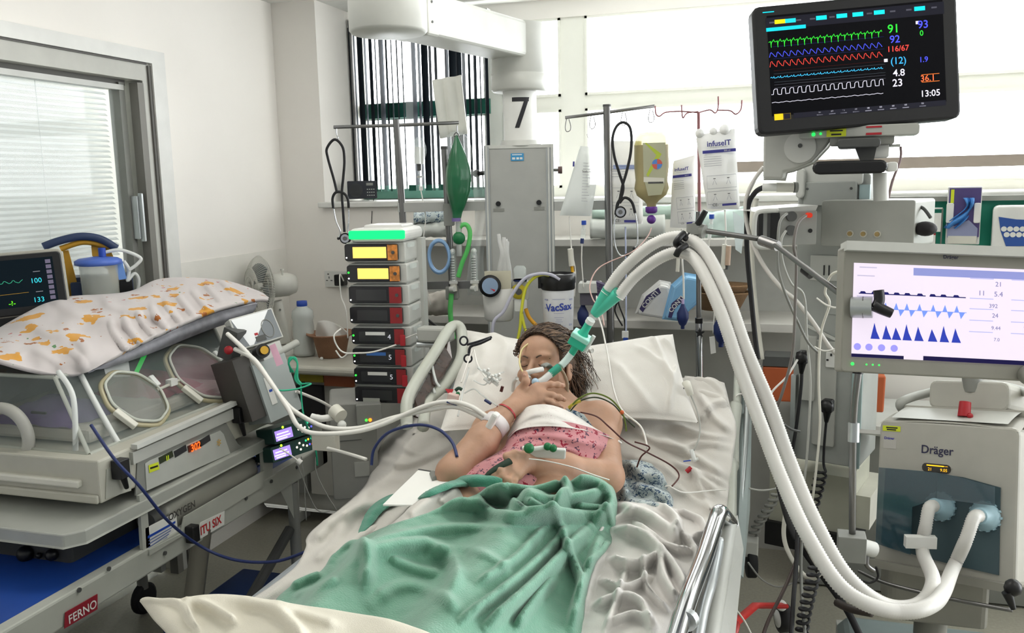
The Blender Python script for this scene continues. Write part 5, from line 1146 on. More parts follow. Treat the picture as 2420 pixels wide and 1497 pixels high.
b = MB(); b.add([onside(236, 845, .004), onside(300, 838, .004), onside(307, 892, .004), onside(250, 895, .004)], [(0, 1, 2, 3)], mat('tape_white', 'd5d8d6', .5, alpha=.8)); b.build('tape_patch', inc)
# near-end porthole cuff and contents
yy = C0.y+.04
b = MB(); cc = P(20, 1030, Y=yy-.03); 
b.tube([cc+Vector((.078*math.cos(a), -.01, .078*math.sin(a))) for a in [2*math.pi*i/16 for i in range(16)]], .016, mat('port_cuff', 'b3b2aa', .4, alpha=.8, var=0), n=10, sub=3, closed=True); b.build('end_porthole', inc)
b = MB(); b.box((-1.99, (yn+yf)/2+.02, zt+.025), (.5, yf-yn-.16, .04), mat('incubator_mattress', 'b9b3a8', .8)); b.build('inner_mattress', inc, bev=.012)
tw = MB(); tw.grid(lambda u, v: (-2.1+.3*u, yn+.1+.22*v, zt+.045+.055*math.sin(3.14*u)*math.sin(3.14*v)+.012*mnoise.noise(Vector((u*6, v*6, 2)))), 24, 20, mat('purple_cloth', '6a5a82', .9)); tw.build('folded_cloth', None, 'purple cloth lying inside the incubator near its end porthole', 'cloth')
tw = MB(); tw.grid(lambda u, v: (-2.05+.28*u, yf-.34+.22*v, zt+.045+.06*math.sin(3.14*u)*math.sin(3.14*v)+.012*mnoise.noise(Vector((u*6, v*6, 5)))), 24, 20, mat('crimson_cloth', '9c3a4e', .9)); tw.build('folded_cloth', None, 'crimson cloth inside the incubator behind its far porthole', 'cloth')
b = MB(); b.tube([(-1.75, yn+.06, zt+.0), (-1.75, yn+.07, zt+.14), (-1.82, yn+.1, zt+.2)], .007, 'frost').tube([P(75, 975, Y=yy+.02), P(108, 977, Y=yy+.02)], .004, 'black', sub=0); b.build('inner_tube', inc)
# far modules: screen panel, gas module
SQ = fitq([(541, 757), (643, 729), (667, 796), (572, 825)], .15, .10, 2.85)
b = MB(SQ); b.box((0, 0, -.02), (.155, .105, .04), 'lgrey'); b.build('module_screen', inc, bev=.003, label='glossy pale screen on the far end')
b = MB(SQ); b.quad(-.072, -.048, .072, .048, mat('screen_gloss', '7a7f84', .06, coat=.8, var=0), d=.001); b.add([(-.072, .048, .0016), (.06, .048, .0016), (-.03, -.048, .0016), (-.045, -.048, .0016)], [(0, 1, 2, 3)], mat('screen_sheet_white', 'eceef0', .3, var=0)); b.tube([(.035+.02*math.cos(a), -.01+.03*math.sin(a), .002) for a in [6.283*i/14 for i in range(14)]], .0015, 'mgrey', closed=True, n=5, sub=2); b.box((-.0, -.035, .002), (.035, .018, .001), 'dgrey'); b.box((-.01, -.018, .002), (.012, .008, .001), 'red'); b.build('screen_face', inc)  # white wedge paints a reflection onto the glossy screen
MQ = fitq([(596, 862), (672, 838), (716, 962), (640, 1003)], .13, .19, 2.8)
b = MB(MQ); b.box((0, 0, -.06), (.13, .19, .12), mat('module_grey', 'a2a9a8', .45)); b.box((-.09, .03, -.07), (.06, .2, .12), mat('module_dark', '45423f', .5)); b.box((.03, .115, -.04), (.08, .045, .06), 'lgrey'); b.box((-.03, -.0, .001), (.022, .09, .001), 'white'); b.box((-.03, .0, .002), (.012, .008, .001), 'blue'); b.cyl((.05, .1, -.02), (.14, .11, -.02), .012, 'grey'); b.build('gas_module', inc, bev=.005)
b = MB(); b.add([P(636, 818, 2.7), P(650, 812, 2.7), P(670, 860, 2.68), P(654, 867, 2.68)], [(0, 1, 2, 3)], mat('pink_label', 'd7a9bd', .6)); b.build('pink_label', inc, solid=.001)
b = MB(); b.cyl(P(612, 835, 2.72), P(622, 829, 2.68), .022, 'black').cyl(P(622, 829, 2.68), P(625, 828, 2.67), .013, mat('brass', 'a58235', .3, .9)); b.build('gas_valve', inc)
b = MB(); b.box(P(548, 812, 2.75), (.05, .05, .1), 'dgrey', rot=(0, R(20), 0)).ball(P(540, 828, 2.7), .014, 'red', 10); b.build('rear_connectors', inc)
# quilt -------------------------------------------------------------------
qm = print_mat('quilt_print', 'c2bbba', [('c98f2e', 12, .30, .07), ('9a5a22', 15, .17, .08), ('b04040', 13, .07, .05), ('4c7a4a', 11, .06, .05)], .9)
rows = pr_([[(-60, 838, 2.30), (70, 876, 2.33), (150, 888, 2.37), (212, 876, 2.41), (350, 804, 2.6), (500, 738, 2.84), (600, 712, 3.02), (632, 712, 3.08)],
            [(-60, 825, 2.38), (60, 835, 2.40), (150, 845, 2.42), (225, 832, 2.46), (360, 782, 2.66), (500, 722, 2.9), (600, 704, 3.06), (634, 708, 3.1)],
            [(-60, 815, 2.5), (40, 790, 2.55), (150, 778, 2.58), (280, 755, 2.68), (410, 725, 2.84), (530, 698, 3.05), (600, 696, 3.14), (634, 706, 3.14)],
            [(-60, 815, 2.6), (60, 748, 2.68), (150, 715, 2.8), (290, 705, 2.9), (400, 685, 3.02), (530, 674, 3.16), (605, 690, 3.2), (632, 706, 3.16)],
            [(-60, 818, 2.7), (70, 745, 2.8), (145, 708, 2.92), (300, 694, 3.02), (385, 662, 3.12), (520, 665, 3.22), (605, 690, 3.26), (630, 706, 3.2)]])
qf = [([(300+i*32, 830-i*16), (270+i*32, 790-i*15), (262+i*32, 760-i*12)], 6, .026) for i in range(9)]+[([(200, 880), (190, 850), (160, 830)], 8, .012), ([(120, 700), (170, 740), (260, 760), (330, 770)], 14, .02), ([(60, 760), (110, 790), (180, 800), (215, 850)], 14, .018), ([(240, 700), (270, 730), (380, 750), (405, 735)], 10, .02), ([(30, 850), (80, 830), (140, 860)], 10, .01)]
patch(rows, 200, 90, qm, qf, [(.022, .014, 2), (.007, .026, 6)]).build('quilt', None, 'cream quilt printed with orange animals draped over the incubator hood', 'quilt', solid=.012)
rows = pr_([[(205, 880, 2.43), (350, 808, 2.62), (500, 742, 2.86), (606, 716, 3.03)], [(212, 878, 2.44), (352, 818, 2.63), (500, 758, 2.87), (600, 730, 3.03)], [(220, 876, 2.45), (340, 838, 2.63), (480, 782, 2.86), (590, 744, 3.03)]])
patch(rows, 80, 14, mat('quilt_lining_grey', '8d8d94', .9, var=.2, vs=30), [([(240, 865), (350, 825), (480, 770), (590, 735)], 7, .014)], [(.03, .006, 1)]).build('quilt_lining', None, 'grey padded lining edge hanging below the printed quilt', 'quilt', solid=.012)
# trolley -------------------------------------------------------------------
tr = thing('trolley', 'pale metal transport trolley with blue deck carrying the incubator', 'trolley', (-1.95, 2.0, 0))
ry1 = P(775, 1078, X=XT).y; rz = P(80, 1470, X=XT).z
b = MB(); rl = mat('trolley_rail', 'aaaca4', .4)
b.box((XT-.02, (1.0+ry1)/2, rz-.02), (.04, ry1-1.0, .075), rl); b.box((-2.32, (1.0+ry1)/2, rz-.02), (.04, ry1-1.0, .075), rl); b.box((-1.96, ry1-.02, rz-.02), (.72, .04, .075), rl); b.build('frame_rail', tr, bev=.006, sep=1)
b = MB(); b.box((-1.96, (1.0+ry1)/2, rz-.0), (.68, ry1-1.04, .03), mat('deck_blue', '17408f', .5)); b.build('deck', tr)
b = MB(MS)
for px, py in ((185, 1395), (255, 1345), (388, 1308), (580, 1178), (640, 1138), (700, 1105)): q = P(px, py, X=XT); b.cyl((q.y, q.z, XT-XB), (q.y, q.z, XT-XB+.004), .006, 'dgrey', n=10)
b.build('rail_bolt', tr, sep=1)
for pts in ([(322, 1172), (338, 1164), (348, 1290), (332, 1320)], [(612, 1055), (654, 1032), (640, 1075), (636, 1150), (618, 1160)]):
    b = MB(sideM(XT-.012)); b.prism([tuple(P(*q, X=XT-.012)[1:]) for q in pts], .01, rl); b.build('end_plate', tr)
a1, a2 = P(352, 1232, X=XT-.07), P(590, 1100, X=XT-.07)
cyl_ = thing('oxygen_cylinder', 'grey oxygen cylinder lying in the cradle under the incubator', 'gas cylinder', a1)
T = frame(a1, a2-a1); L = (a2-a1).length
b = MB(); b.lathe([(.02, -.0), (.055, .012), (.062, .03), (.062, L-.07), (.05, L-.03), (.02, L)], mat('cylinder_grey', '8d8c84', .35, .3), T, 30); b.build('cylinder_body', cyl_)
b = MB(); b.cyl(T @ Vector((0, 0, L)), T @ Vector((0, 0, L+.04)), .014, 'chrome').ball(T @ Vector((0, 0, L+.03)), .02, 'chrome', 12); b.build('valve', cyl_)
b = MB(sideM(XT+.001)); q1, q2 = P(400, 1220, X=XT), P(455, 1190, X=XT); an = 0.0
spz = lambda x, y: tuple(P(x, y, X=XT)[1:])
c0 = spz(430, 1208); b.text('OXYGEN', c0[0], c0[1], .028, mat('print_dark', '3a3836', .6), d=.0, bold=.02, rot=0.0); b.build('oxygen_lettering', cyl_)
b = MB(sideM(XT-.004)); card = [(345, 1250), (418, 1212), (422, 1262), (348, 1312)]; b.prism([spz(*q) for q in card], .002, 'white'); ca = b.build('notice_card', tr, label='white notice card with blue heading')
b = MB(sideM(XT-.0015)); b.prism([spz(*q) for q in ((350, 1268), (415, 1232), (415, 1237), (350, 1274))], .001, 'blue')
for k in range(5): b.prism([spz(*q) for q in ((352, 1278+k*8), (408-k*4, 1246+k*8), (408-k*4, 1248+k*8), (352, 1280+k*8))], .001, mat('print_blue2', '5a6a9c', .6))
b.build('card_print', ca)
b = MB(sideM(XT+.001)); b.prism([spz(*q) for q in ((350, 1314), (620, 1150), (622, 1112), (432, 1222), (424, 1262), (350, 1300))], .004, rl); b.build('cradle_panel', tr)
b = MB(sideM(XT+.004)); b.prism([spz(*q) for q in ((148, 1486), (150, 1448), (226, 1404), (226, 1440))], .002, mat('sign_red', '8a1c2c', .5)); q = spz(190, 1446); b.text('FERNO', q[0], q[1], .030, 'white', d=.0035, bold=.01, sx=.95); b.build('maker_sign', tr)
b = MB(sideM(XT+.004)); b.prism([spz(*q) for q in ((462, 1262), (470, 1235), (527, 1208), (526, 1240), (466, 1276))], .002, 'white'); q = spz(494, 1242); b.text('ITU SIX', q[0], q[1], .036, mat('letter_red', 'b5282c', .5), d=.003, bold=.025, sx=.85); b.build('unit_sign', tr, label='hanging sign with red letters')
b = MB(); b.box(P(455, 1262, X=XT+.02), (.03, .03, .05), 'black'); b.build('sign_clip', tr, bev=.004)
for pts, r in (([P(690, 1140, X=XT+.0), P(700, 1250, X=XT+.0)+Vector((0, 0, 0))], .018),):
    b = MB(); c = P(690, 1140, X=XT-.02); b.cyl((c.x, c.y, .1), (c.x, c.y, c.z), .02, 'mgrey'); b.add([(c.x+.01, c.y-.09, c.z), (c.x+.01, c.y+.03, c.z), (c.x+.01, c.y+.02, c.z-.12), (c.x+.01, c.y-.01, c.z-.14)], [(0, 1, 2, 3)], rl); b.lathe([(.05, -.015), (.06, -.01), (.06, .01), (.05, .015)], 'rubber', frame((c.x, c.y, .061), (1, 0, 0)), 20); b.build('leg', tr)
    b = MB(); b.cyl((-2.3, c.y, .1), (-2.3, c.y, c.z), .02, 'mgrey'); b.lathe([(.05, -.015), (.06, -.01), (.06, .01), (.05, .015)], 'rubber', frame((-2.3, c.y, .061), (1, 0, 0)), 20); b.build('leg', tr)
c = P(478, 1250, X=XT-.02)
b = MB(); b.tube([(c.x, c.y, c.z), (c.x, c.y-.16, .12)], .028, mat('leg_beige', '8e8b80', .5), sub=0, n=10); b.lathe([(.05, -.015), (.06, -.01), (.06, .01), (.05, .015)], 'rubber', frame((c.x, c.y-.16, .061), (1, 0, 0)), 20); b.build('leg', tr)
b = MB(); b.tube([(-2.3, c.y, c.z), (-2.3, c.y-.16, .12)], .028, mat('leg_beige', '8e8b80', .5), sub=0, n=10); b.lathe([(.05, -.015), (.06, -.01), (.06, .01), (.05, .015)], 'rubber', frame((-2.3, c.y-.16, .061), (1, 0, 0)), 20); b.build('leg', tr)
b = MB(); b.tube([(c.x, c.y+.05, .2), (c.x, P(690, 1140, X=XT).y, .42)], .018, 'dgrey', sub=0); b.build('brace', tr)
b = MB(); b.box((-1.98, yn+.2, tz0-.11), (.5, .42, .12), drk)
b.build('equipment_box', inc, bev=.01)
for px, py, r in ((122, 1312, .016), (60, 1310, .022), (92, 1314, .008)):
    q = P(px, py, Y=yn-.02); b = MB(); b.ball(q, r, 'black', 12); b.build('knob', inc)
# blue storage bin and crate beneath
b = MB(); bb = mat('bin_blue', '1c3c74', .6); b.box((-1.62, 2.35, .12), (.42, .4, .22), bb, taper=1.12); b.build('storage_bin', None, 'blue open plastic bin on the floor under the trolley', 'bin', bev=.01)
b = MB(); b.box((-1.75, 1.75, .12), (.5, .34, .2), mat('wire_basket', '55534e', .6, .4, var=.5, vs=70)); b.build('basket', None, 'dark wire basket on the floor under the near half of the trolley', 'basket', bev=.006)
b = MB(); b.box((-1.58, 1.9, .25), (.12, .14, .05), mat('manila', 'c79a55', .7), rot=(0, 0, .4)).box((-1.58, 1.9, .285), (.13, .15, .012), 'lgrey', rot=(0, 0, .4)); b.build('card_box', None, 'small grey and orange box resting on the dark wire basket', 'box')
# two syringe drivers on the deck
for i, (qd, lab) in enumerate((([(650, 1015), (748, 983), (750, 1018), (646, 1053)], 'upper syringe driver with lit lilac screen on the trolley deck'), ([(642, 1054), (748, 1022), (752, 1062), (638, 1102)], 'lower syringe driver with lit lilac screen beneath the upper one'))):
    Q = FC(sum(a[0] for a in qd)/4, sum(a[1] for a in qd)/4, 2.86, 32, -12).M @ Matrix.Rotation(R(3), 4, 'Z') @ Matrix.Scale(.88, 4); tp = thing('syringe_driver', lab, 'syringe driver', Q.normalized(), 'syringe drivers on the trolley')
    b = MB(Q); b.rbox((0, 0, -.06), (.19, .058, .12), mat('driver_green', '23443f', .4), .006, axis='z'); b.build('case', tp)
    b = MB(Q); b.quad(-.088, -.02, -.015, .018, glow('a58ae0', 1.1), d=.001)
    for k, (x, y, w_) in enumerate(((-.055, .005, .05), (-.055, -.006, .06), (-.06, -.014, .04))): b.quad(x-w_/2, y-.002, x+w_/2, y+.002, glow('f4f0ff', 1.5), d=.0015)
    b.lathe([(.0001, 0), (.005, 0)], glow('a0ff30', 2.5), Matrix.Translation((-.05, .025, .001)), 10, caps=False); b.build('screen', tp)
    for k, (x, y, c_) in enumerate(((.012, .0, 'fff2dc'), (.026, .012, 'fff2dc'), (.026, -.012, 'fff2dc'), (.04, .0, 'fff2dc'), (.055, .014, '30c890'), (.066, .016, 'f0c830'), (.055, -.006, 'e8d8c8'), (.068, -.004, '6060e0'), (.08, -.006, 'd05040'), (.08, .016, '30c890'))):
        b = MB(Q); b.lathe([(.0001, .002), (.0045, .0015)], glow(c_, 1.2), Matrix.Translation((x, y, 0)), 10, caps=False); b.build('button', tp)
# small patient monitor at the left edge
LM = fitq([(-150, 606), (160, 574), (168, 732), (-142, 790)], .34, .2, 2.72)
lm = thing('transport_monitor', 'dark transport monitor with green trace at the left edge above the quilt', 'monitor', LM)
b = MB(LM); b.rbox((0, 0, -.035), (.345, .205, .05), mat('monitor_beige', 'a09d92', .5), .018, axis='z'); b.rbox((0, -.002, -.004), (.33, .19, .012), 'black', .012, axis='z'); b.box((-.0, -.14, -.04), (.3, .08, .05), 'black'); b.box((0, -.2, -.05), (.3, .02, .12), 'grey'); b.build('housing', lm)
b = MB(LM); b.quad(-.13, -.072, .14, .078, glow('0b1820', .5), d=.0025); s_ = b.build('screen', lm)
b = MB(LM); rg = random.Random(2)
b.ribbon([(-.13+i*.0035, .008+.004*math.sin(i*.9)+rg.uniform(-.002, .002)) for i in range(52)], .0012, glow('40b890', .8), d=.003); b.build('waveform', s_)
b = MB(LM); b.text('100', .085, .006, .022, glow('38c8d8', 1), d=.003); b.text('133', .085, -.055, .022, glow('38c8d8', 1), d=.003); b.text('-?-', .01, -.058, .02, glow('60d020', 1), d=.003, bold=.02)
for k in range(8): b.quad(.118, .058-k*.0165, .133, .07-k*.0165, glow('6a6478', .7), d=.003)
b.ribbon([(-.13, -.03), (.06, -.028)], .001, glow('b08830', .7), d=.003); b.quad(.08, .034, .1, .036, glow('8a8a90', .7), d=.003); b.quad(.08, -.03, .1, -.028, glow('8a8a90', .7), d=.003); b.build('readouts', s_)
# portable suction unit
su = thing('suction_unit', 'blue and yellow portable suction unit with clear canister behind the quilt', 'suction unit', P(235, 700, 3.05))
d_ = 3.05; fs = FC(235, 650, d_)
sy_, sb_ = mat('suction_yellow', 'b98a25', .5), mat('suction_navy', '2b3a5a', .5)
b = fs.mb(); b.tube([fs.p(*q) for q in ((112, 578, 0), (150, 566, 0), (200, 558, 0), (245, 566, 0), (282, 590, 0))], .014, sb_, n=10, flat=.8); b.build('carry_handle', su)
b = fs.mb(); b.tube([fs.p(*q) for q in ((150, 585, -.01), (200, 572, -.01), (240, 578, -.01), (275, 590, -.01))], .010, sy_, n=8); fs.poly(b, [(222, 575), (262, 580), (300, 690), (270, 700), (255, 640), (222, 605)], -.05, .03, sy_); fs.poly(b, [(155, 590), (168, 590), (186, 700), (160, 700)], -.05, .03, sy_); b.build('frame', su)
b = fs.mb(); fs.b(b, 165, 655, 315, 720, -.14, -.03, sb_, .01); fs.b(b, 165, 665, 190, 715, -.03, .0, sb_, .005); fs.b(b, 280, 665, 312, 700, -.03, .02, 'black', .005); b.build('pump_body', su)
b = MB(); cT = Matrix.Translation(fs.w(235, 730, .04)); r_ = 42*d_/F; hgt = 125*d_/F
b.lathe([(r_*.9, 0), (r_*.92, .005), (r_*1.0, hgt*.8), (r_, hgt*.85)], mat('canister_clear', 'c8ccc4', .15, alpha=.45, var=0), cT, 28); b.build('canister', su)
b = MB(); b.lathe([(r_*1.0, hgt*.84), (r_*1.22, hgt*.86), (r_*1.22, hgt*.93), (r_*1.0, hgt*.97), (.02, hgt)], mat('lid_blue', '4a6ac0', .4), cT, 28); b.cyl(cT @ Vector((.02, 0, hgt*.96)), cT @ Vector((.02, 0, hgt+.03)), .012, 'blue'); b.build('canister_lid', su)
b = fs.mb(); fs.poly(b, [(270, 618), (292, 618), (298, 660), (280, 662)], .03, .02, mat('clip_blue', '6a94d8', .5)); b.build('side_clip', su)
b = fs.mb(); fs.tube(b, [(250, 596, .05), (290, 592, .05), (335, 612, .05), (325, 628, .05), (305, 640, .05)], .006, 'frost'); fs.tube(b, [(295, 618, .04), (306, 640, .04), (300, 665, .04), (318, 650, .03), (328, 665, .02), (324, 690, .02)], .006, 'frost'); b.build('suction_tube', su)
# lines from the incubator
b = MB(); b.tube([P(538, 790, 2.7), P(580, 830, 2.62), P(630, 890, 2.55), P(665, 940, 2.52), P(700, 975, 2.5), P(770, 1010, 2.5), P(850, 1012, 2.5), P(930, 988, 2.48), P(1020, 968, 2.45), P(1075, 962, 2.42), P(1120, 978, 2.38), P(1150, 995, 2.34)], .0072, 'wtube', n=9, rib=.004).tube([P(556, 826, 2.66), P(600, 850, 2.58), P(640, 905, 2.52), P(680, 965, 2.48), P(705, 1008, 2.46), P(745, 1025, 2.46), P(830, 1022, 2.48), P(900, 1005, 2.48), P(1000, 962, 2.45), P(1060, 950, 2.42), P(1110, 960, 2.38), P(1150, 985, 2.34)], .0072, 'wtube', n=9, rib=.004); b.build('twin_tubing', None, 'white corrugated twin tubing looping from the incubator to the patient\'s arm', 'tubing')
b = MB(); b.tube([P(215, 1005, X=-1.66), P(270, 1085, X=-1.58), P(330, 1150, X=-1.55), P(400, 1235, X=-1.54), P(480, 1295, X=-1.52), P(560, 1325, 2.4), P(650, 1328, 2.35), P(722, 1305, 2.3)], .0042, 'navy', n=8); b.build('cable', None, 'dark blue cable crossing the trolley side towards the bed', 'cable')
b = MB(); b.tube([P(878, 1100, 2.4), P(885, 1060, 2.4), P(920, 1022, 2.38), P(985, 1005, 2.33), P(1035, 1015, 2.28), P(1068, 1045, 2.24), P(1080, 1080, 2.2)], .0042, 'navy', n=8); b.build('cable', None, 'dark blue cable arching over the white sheet by the elbow', 'cable')
gp = mat('mask_tubing_green', '2fb48c', .35, alpha=.9, var=0)
b = MB(); rg = random.Random(8)
for k in range(4):
    o_ = rg.uniform(-4, 4); b.tube([P(690+o_, 880, 2.72), P(682, 856+o_, 2.7), P(692+o_, 845, 2.7), P(703, 860, 2.7), P(700+o_, 895, 2.7), P(712+o_, 910, 2.7)], .003, gp, n=6)
b.tube([P(712, 908, 2.7), P(735, 908, 2.68), P(700, 920, 2.66), P(655, 922, 2.64), P(636, 900, 2.62), P(622, 870, 2.6)], .003, gp, n=6).tube([P(711, 910, 2.7), P(713, 950, 2.7), P(720, 990, 2.7), P(745, 1060, 2.75), P(750, 1100, 2.8)], .003, gp, n=6); b.build('green_tubing', None, 'bundle of thin green oxygen tubing hanging off the incubator module', 'tubing')
# articulated joint by the deck
b = MB(); b.cyl(P(790, 970, 2.62), P(806, 985, 2.6), .022, 'offw').tube([P(790, 985, 2.62), P(760, 990, 2.6), P(735, 985, 2.6)], .011, 'white').ball(P(808, 1005, 2.6), .014, 'white', 10).cyl(P(748, 985, 2.62), P(752, 1050, 2.66), .014, 'mgrey').box(P(770, 1045, 2.64), (.08, .03, .05), 'offw'); b.build('side_clamp', None, 'white plastic jointed clamp at the far corner of the trolley', 'clamp', bev=.003)
b = MB(); b.tube([P(700, 925, 2.8), P(760, 950, 2.9), P(800, 975, 3.0)], .005, 'wtube').tube([P(775, 1060, 2.6), P(820, 1072, 2.5), P(865, 1086, 2.42)], .005, 'wtube', sub=4); b.build('white_hose', None, 'thin white hoses running from the trolley clamp to the bed', 'hose')
# ================================================================== CEILING PENDANT AND COLUMN
pend = thing('ceiling_pendant', 'pale jointed ceiling pendant arm carrying the grey column marked 7', 'pendant', P(1228, 345, 3.3))
arm_m = mat('pendant_enamel', 'bcbdb7', .4)
n0 = P(918, 72, 2.62); f0 = P(1226, 130, 3.28); za = 2.06
n0.z = f0.z = za; dr_ = (f0-n0); dr_.z = 0; du_ = dr_.normalized(); ang = math.atan2(du_.y, du_.x)
b = MB(); b.lathe([(.0, -.004), (.110, -.004), (.118, .004), (.118, .45)], arm_m, Matrix.Translation((n0.x, n0.y, za)), 44); b.build('hub', pend)
T = Matrix.Translation((n0.x, n0.y, za)) @ Matrix.Rotation(ang, 4, 'Z')
Lh = dr_.length
b = MB(T); b.rbox(((Lh+.115)/2+.04, 0, .066), (Lh-.115-.0, .15, .13), arm_m, .014, axis='x'); b.build('arm', pend)
b = MB(T); b.rbox((.13, 0, .066), (.06, .154, .135), arm_m, .014, axis='x'); b.rbox((Lh+.035, 0, .066), (.065, .156, .136), arm_m, .014, axis='x'); b.build('end_collar', pend, sep=1)
for x, z in ((.12, .1), (.12, .04), (Lh+.04, .1), (Lh+.04, .035)):
    b = MB(T); b.cyl((x, -.078, z), (x, -.0795, z), .004, 'dgrey', n=10); b.build('screw', pend)
cx_, cy_ = f0.x, f0.y
b = MB(); b.lathe([(.105, za+.13), (.107, za-.05), (.105, za-.052), (.107, za-.054), (.107, za-.108), (.1, za-.115), (.065, za-.115)], arm_m, Matrix.Translation((cx_, cy_, 0)), 40); b.build('swivel_drum', pend)
col = FC(1228, 500, 3.3)
zt_ = P(1228, 345, 3.3).z
b = MB(); b.lathe([(.064, za-.1), (.064, zt_+.01)], 'white', Matrix.Translation((cx_, cy_, 0)), 30).lathe([(.075, zt_+.02), (.08, zt_)], 'lgrey', Matrix.Translation((cx_, cy_, 0)), 30); nk = b.build('neck', pend)
b = MB(); ctr = Vector((cx_, cy_, P(1225, 262, 3.22).z)); v0 = (Vector((0, 0, 0))-ctr); a0 = math.atan2(v0.y, v0.x)
def bend(x, z): return (cx_+.0658*math.cos(a0+x/.0658), cy_+.0658*math.sin(a0+x/.0658), ctr.z+z)
b.grid(lambda u, v: bend(-.030+.066*u, .052-.015*v), 16, 3, mat('numeral_black', '1c1c22', .5)); b.grid(lambda u, v: bend((.036-.042*v)-.006+.017*(u-.5), .052-.112*v), 4, 24, 'numeral_black' if 0 else mat('numeral_black')); b.build('bed_number', nk)
cm = mat('column_face', 'a3a4a0', .45)
b = col.mb(); col.b(b, 1158, 346, 1292, 1000, -.2, .0, cm); col.b(b, 1147, 345, 1310, 353, -.2, .003, 'lgrey'); b.build('column_body', pend)
b = col.mb(); col.b(b, 1147, 347, 1159, 1000, -.16, .004, 'alu'); col.b(b, 1151, 347, 1155, 1000, .004, .008, 'lgrey'); col.b(b, 1291, 347, 1310, 1000, -.16, .0, 'alu'); col.b(b, 1296, 347, 1300, 1000, .0, .006, 'lgrey'); col.b(b, 1304, 347, 1308, 1000, .0, .006, 'lgrey'); b.build('side_channel', pend, sep=1)
b = col.mb(); col.b(b, 1210, 365, 1240, 382, .001, .003, mat('sticker_blue', '3a8ec0', .5)); col.b(b, 1213, 367, 1236, 369, .003, .0035, 'white'); col.b(b, 1213, 374, 1220, 379, .003, .0035, 'white'); col.b(b, 1223, 374, 1229, 379, .003, .0035, 'white'); col.b(b, 1231, 374, 1237, 379, .003, .0035, 'white'); b.build('maker_sticker', pend)
for x, y, r in ((1178, 481, 6), (1274, 480, 6)): b = col.mb(); col.cyl(b, x, y, r, 0, .008, 'black'); b.build('socket_port', pend)
b = col.mb(); col.b(b, 1166, 492, 1192, 499, 0, .002, 'mgrey'); col.b(b, 1262, 490, 1287, 498, 0, .002, 'mgrey')
b.build('port_label', pend, sep=1)
b = col.mb(); b.cyl(col.p(1147, 408, -.05), col.p(1134, 409, -.05), .008, 'black').ball(col.p(1127, 409, -.05), .015, 'black', 12); b.build('knob', pend)
b = col.mb(); b.cyl(col.p(1310, 405, -.05), col.p(1322, 405, -.05), .006, 'mgrey').cyl(col.p(1321, 405, -.05), col.p(1331, 405, -.05), .014, mat('knob_brown', '5a4440', .5)); b.build('knob', pend)
b = col.mb(); col.b(b, 940, 474, 1150, 496, -.03, .0, cm, .003); col.b(b, 1305, 478, 1442, 500, -.03, .0, cm, .003); col.b(b, 1049, 478, 1073, 560-30, -.035, .02, 'mgrey', .004); b.build('pole_bracket', pend, sep=1)
b = col.mb(); col.b(b, 996, 664, 1290, 682, -.03, -.01, 'steel'); b.build('equipment_rail', pend)
ip = thing('infusion_pole', 'steel infusion pole with a thin crossbar left of the grey column', 'pole', col.w(946, 700, .0))
b = col.mb(); b.cyl(col.p(944, 281, -.01), col.p(962, 960, -.01), .0135, 'steel'); b.build('pole', ip)
b = col.mb(); b.tube([col.p(797, 295, -.01), col.p(944, 294, -.01), col.p(1090, 291, -.01)], .0065, 'steel', sub=0); b.build('crossbar', ip)
for x in (803, 1086): b = col.mb(); b.tube([col.p(x, 297, -.01), col.p(x, 312, -.01), col.p(x+3, 320, -.01), col.p(x, 325, -.01)], .0025, 'chrome'); b.build('hook', ip)
ip2 = thing('infusion_pole', 'shorter steel pole with dark cap behind the green breathing bag', 'pole', col.w(1058, 700, .0))
b = col.mb(); b.cyl(col.p(1055, 350, -.0), col.p(1063, 700, -.0), .0125, 'steel').cyl(col.p(1055, 345, 0), col.p(1055, 352, 0), .014, 'dgrey'); b.build('pole', ip2)
b = col.mb(); b.box(col.p(1063, 690, 0), (.05, .05, .05), 'mgrey'); b.build('pole_clamp', ip2, bev=.005)
# stethoscopes
def q4_(x, y, z=0.03): return col.p(740+x/2.673, y/2.673, z)
s7_ = FC(1475, 400, 3.08)
def q7_(x, y, z=0.0): return s7_.p(1300+x/3.326, 230+y/3.326, z)
def steth(lab, at_, tubes, metal, chest, r=.005, col=col):
    t = thing('stethoscope', lab, 'stethoscope', col.M @ at_(*chest), 'hanging stethoscopes')
    b = col.mb()
    for q in tubes: b.tube([at_(*p_) for p_ in q], r, 'rubber', n=8)
    b.build('tubing', t)
    for q in metal: b = col.mb(); b.tube([at_(*p_) for p_ in q], .0028, 'chrome', n=7); b.ball(at_(*q[-1]), .006, 'rubber', 8); b.build('ear_tube', t)
    b = col.mb(); c = at_(chest[0], chest[1]); b.cyl(c+Vector((0, 0, -.008)), c+Vector((0, 0, .006)), .021, 'black', n=28).cyl(c+Vector((0, 0, .006)), c+Vector((0, 0, .009)), .016, 'chrome', n=28).cyl(c+Vector((0, 0, .009)), c+Vector((0, 0, .014)), .008, 'steel', n=20); b.build('chest_piece', t)
steth('black stethoscope hanging from the left end of the infusion crossbar', q4_, [[(165, 1190), (150, 1110), (120, 980), (118, 920), (168, 868), (215, 915), (222, 1000), (210, 1100), (196, 1200), (198, 1320), (200, 1440)], [(137, 1290), (136, 1230), (155, 1195), (185, 1190), (215, 1205), (232, 1240), (234, 1290)]],
      [[(139, 1290), (150, 1370), (175, 1440), (160, 1480)], [(233, 1295), (230, 1370), (222, 1430), (232, 1470)]], (204, 1480))
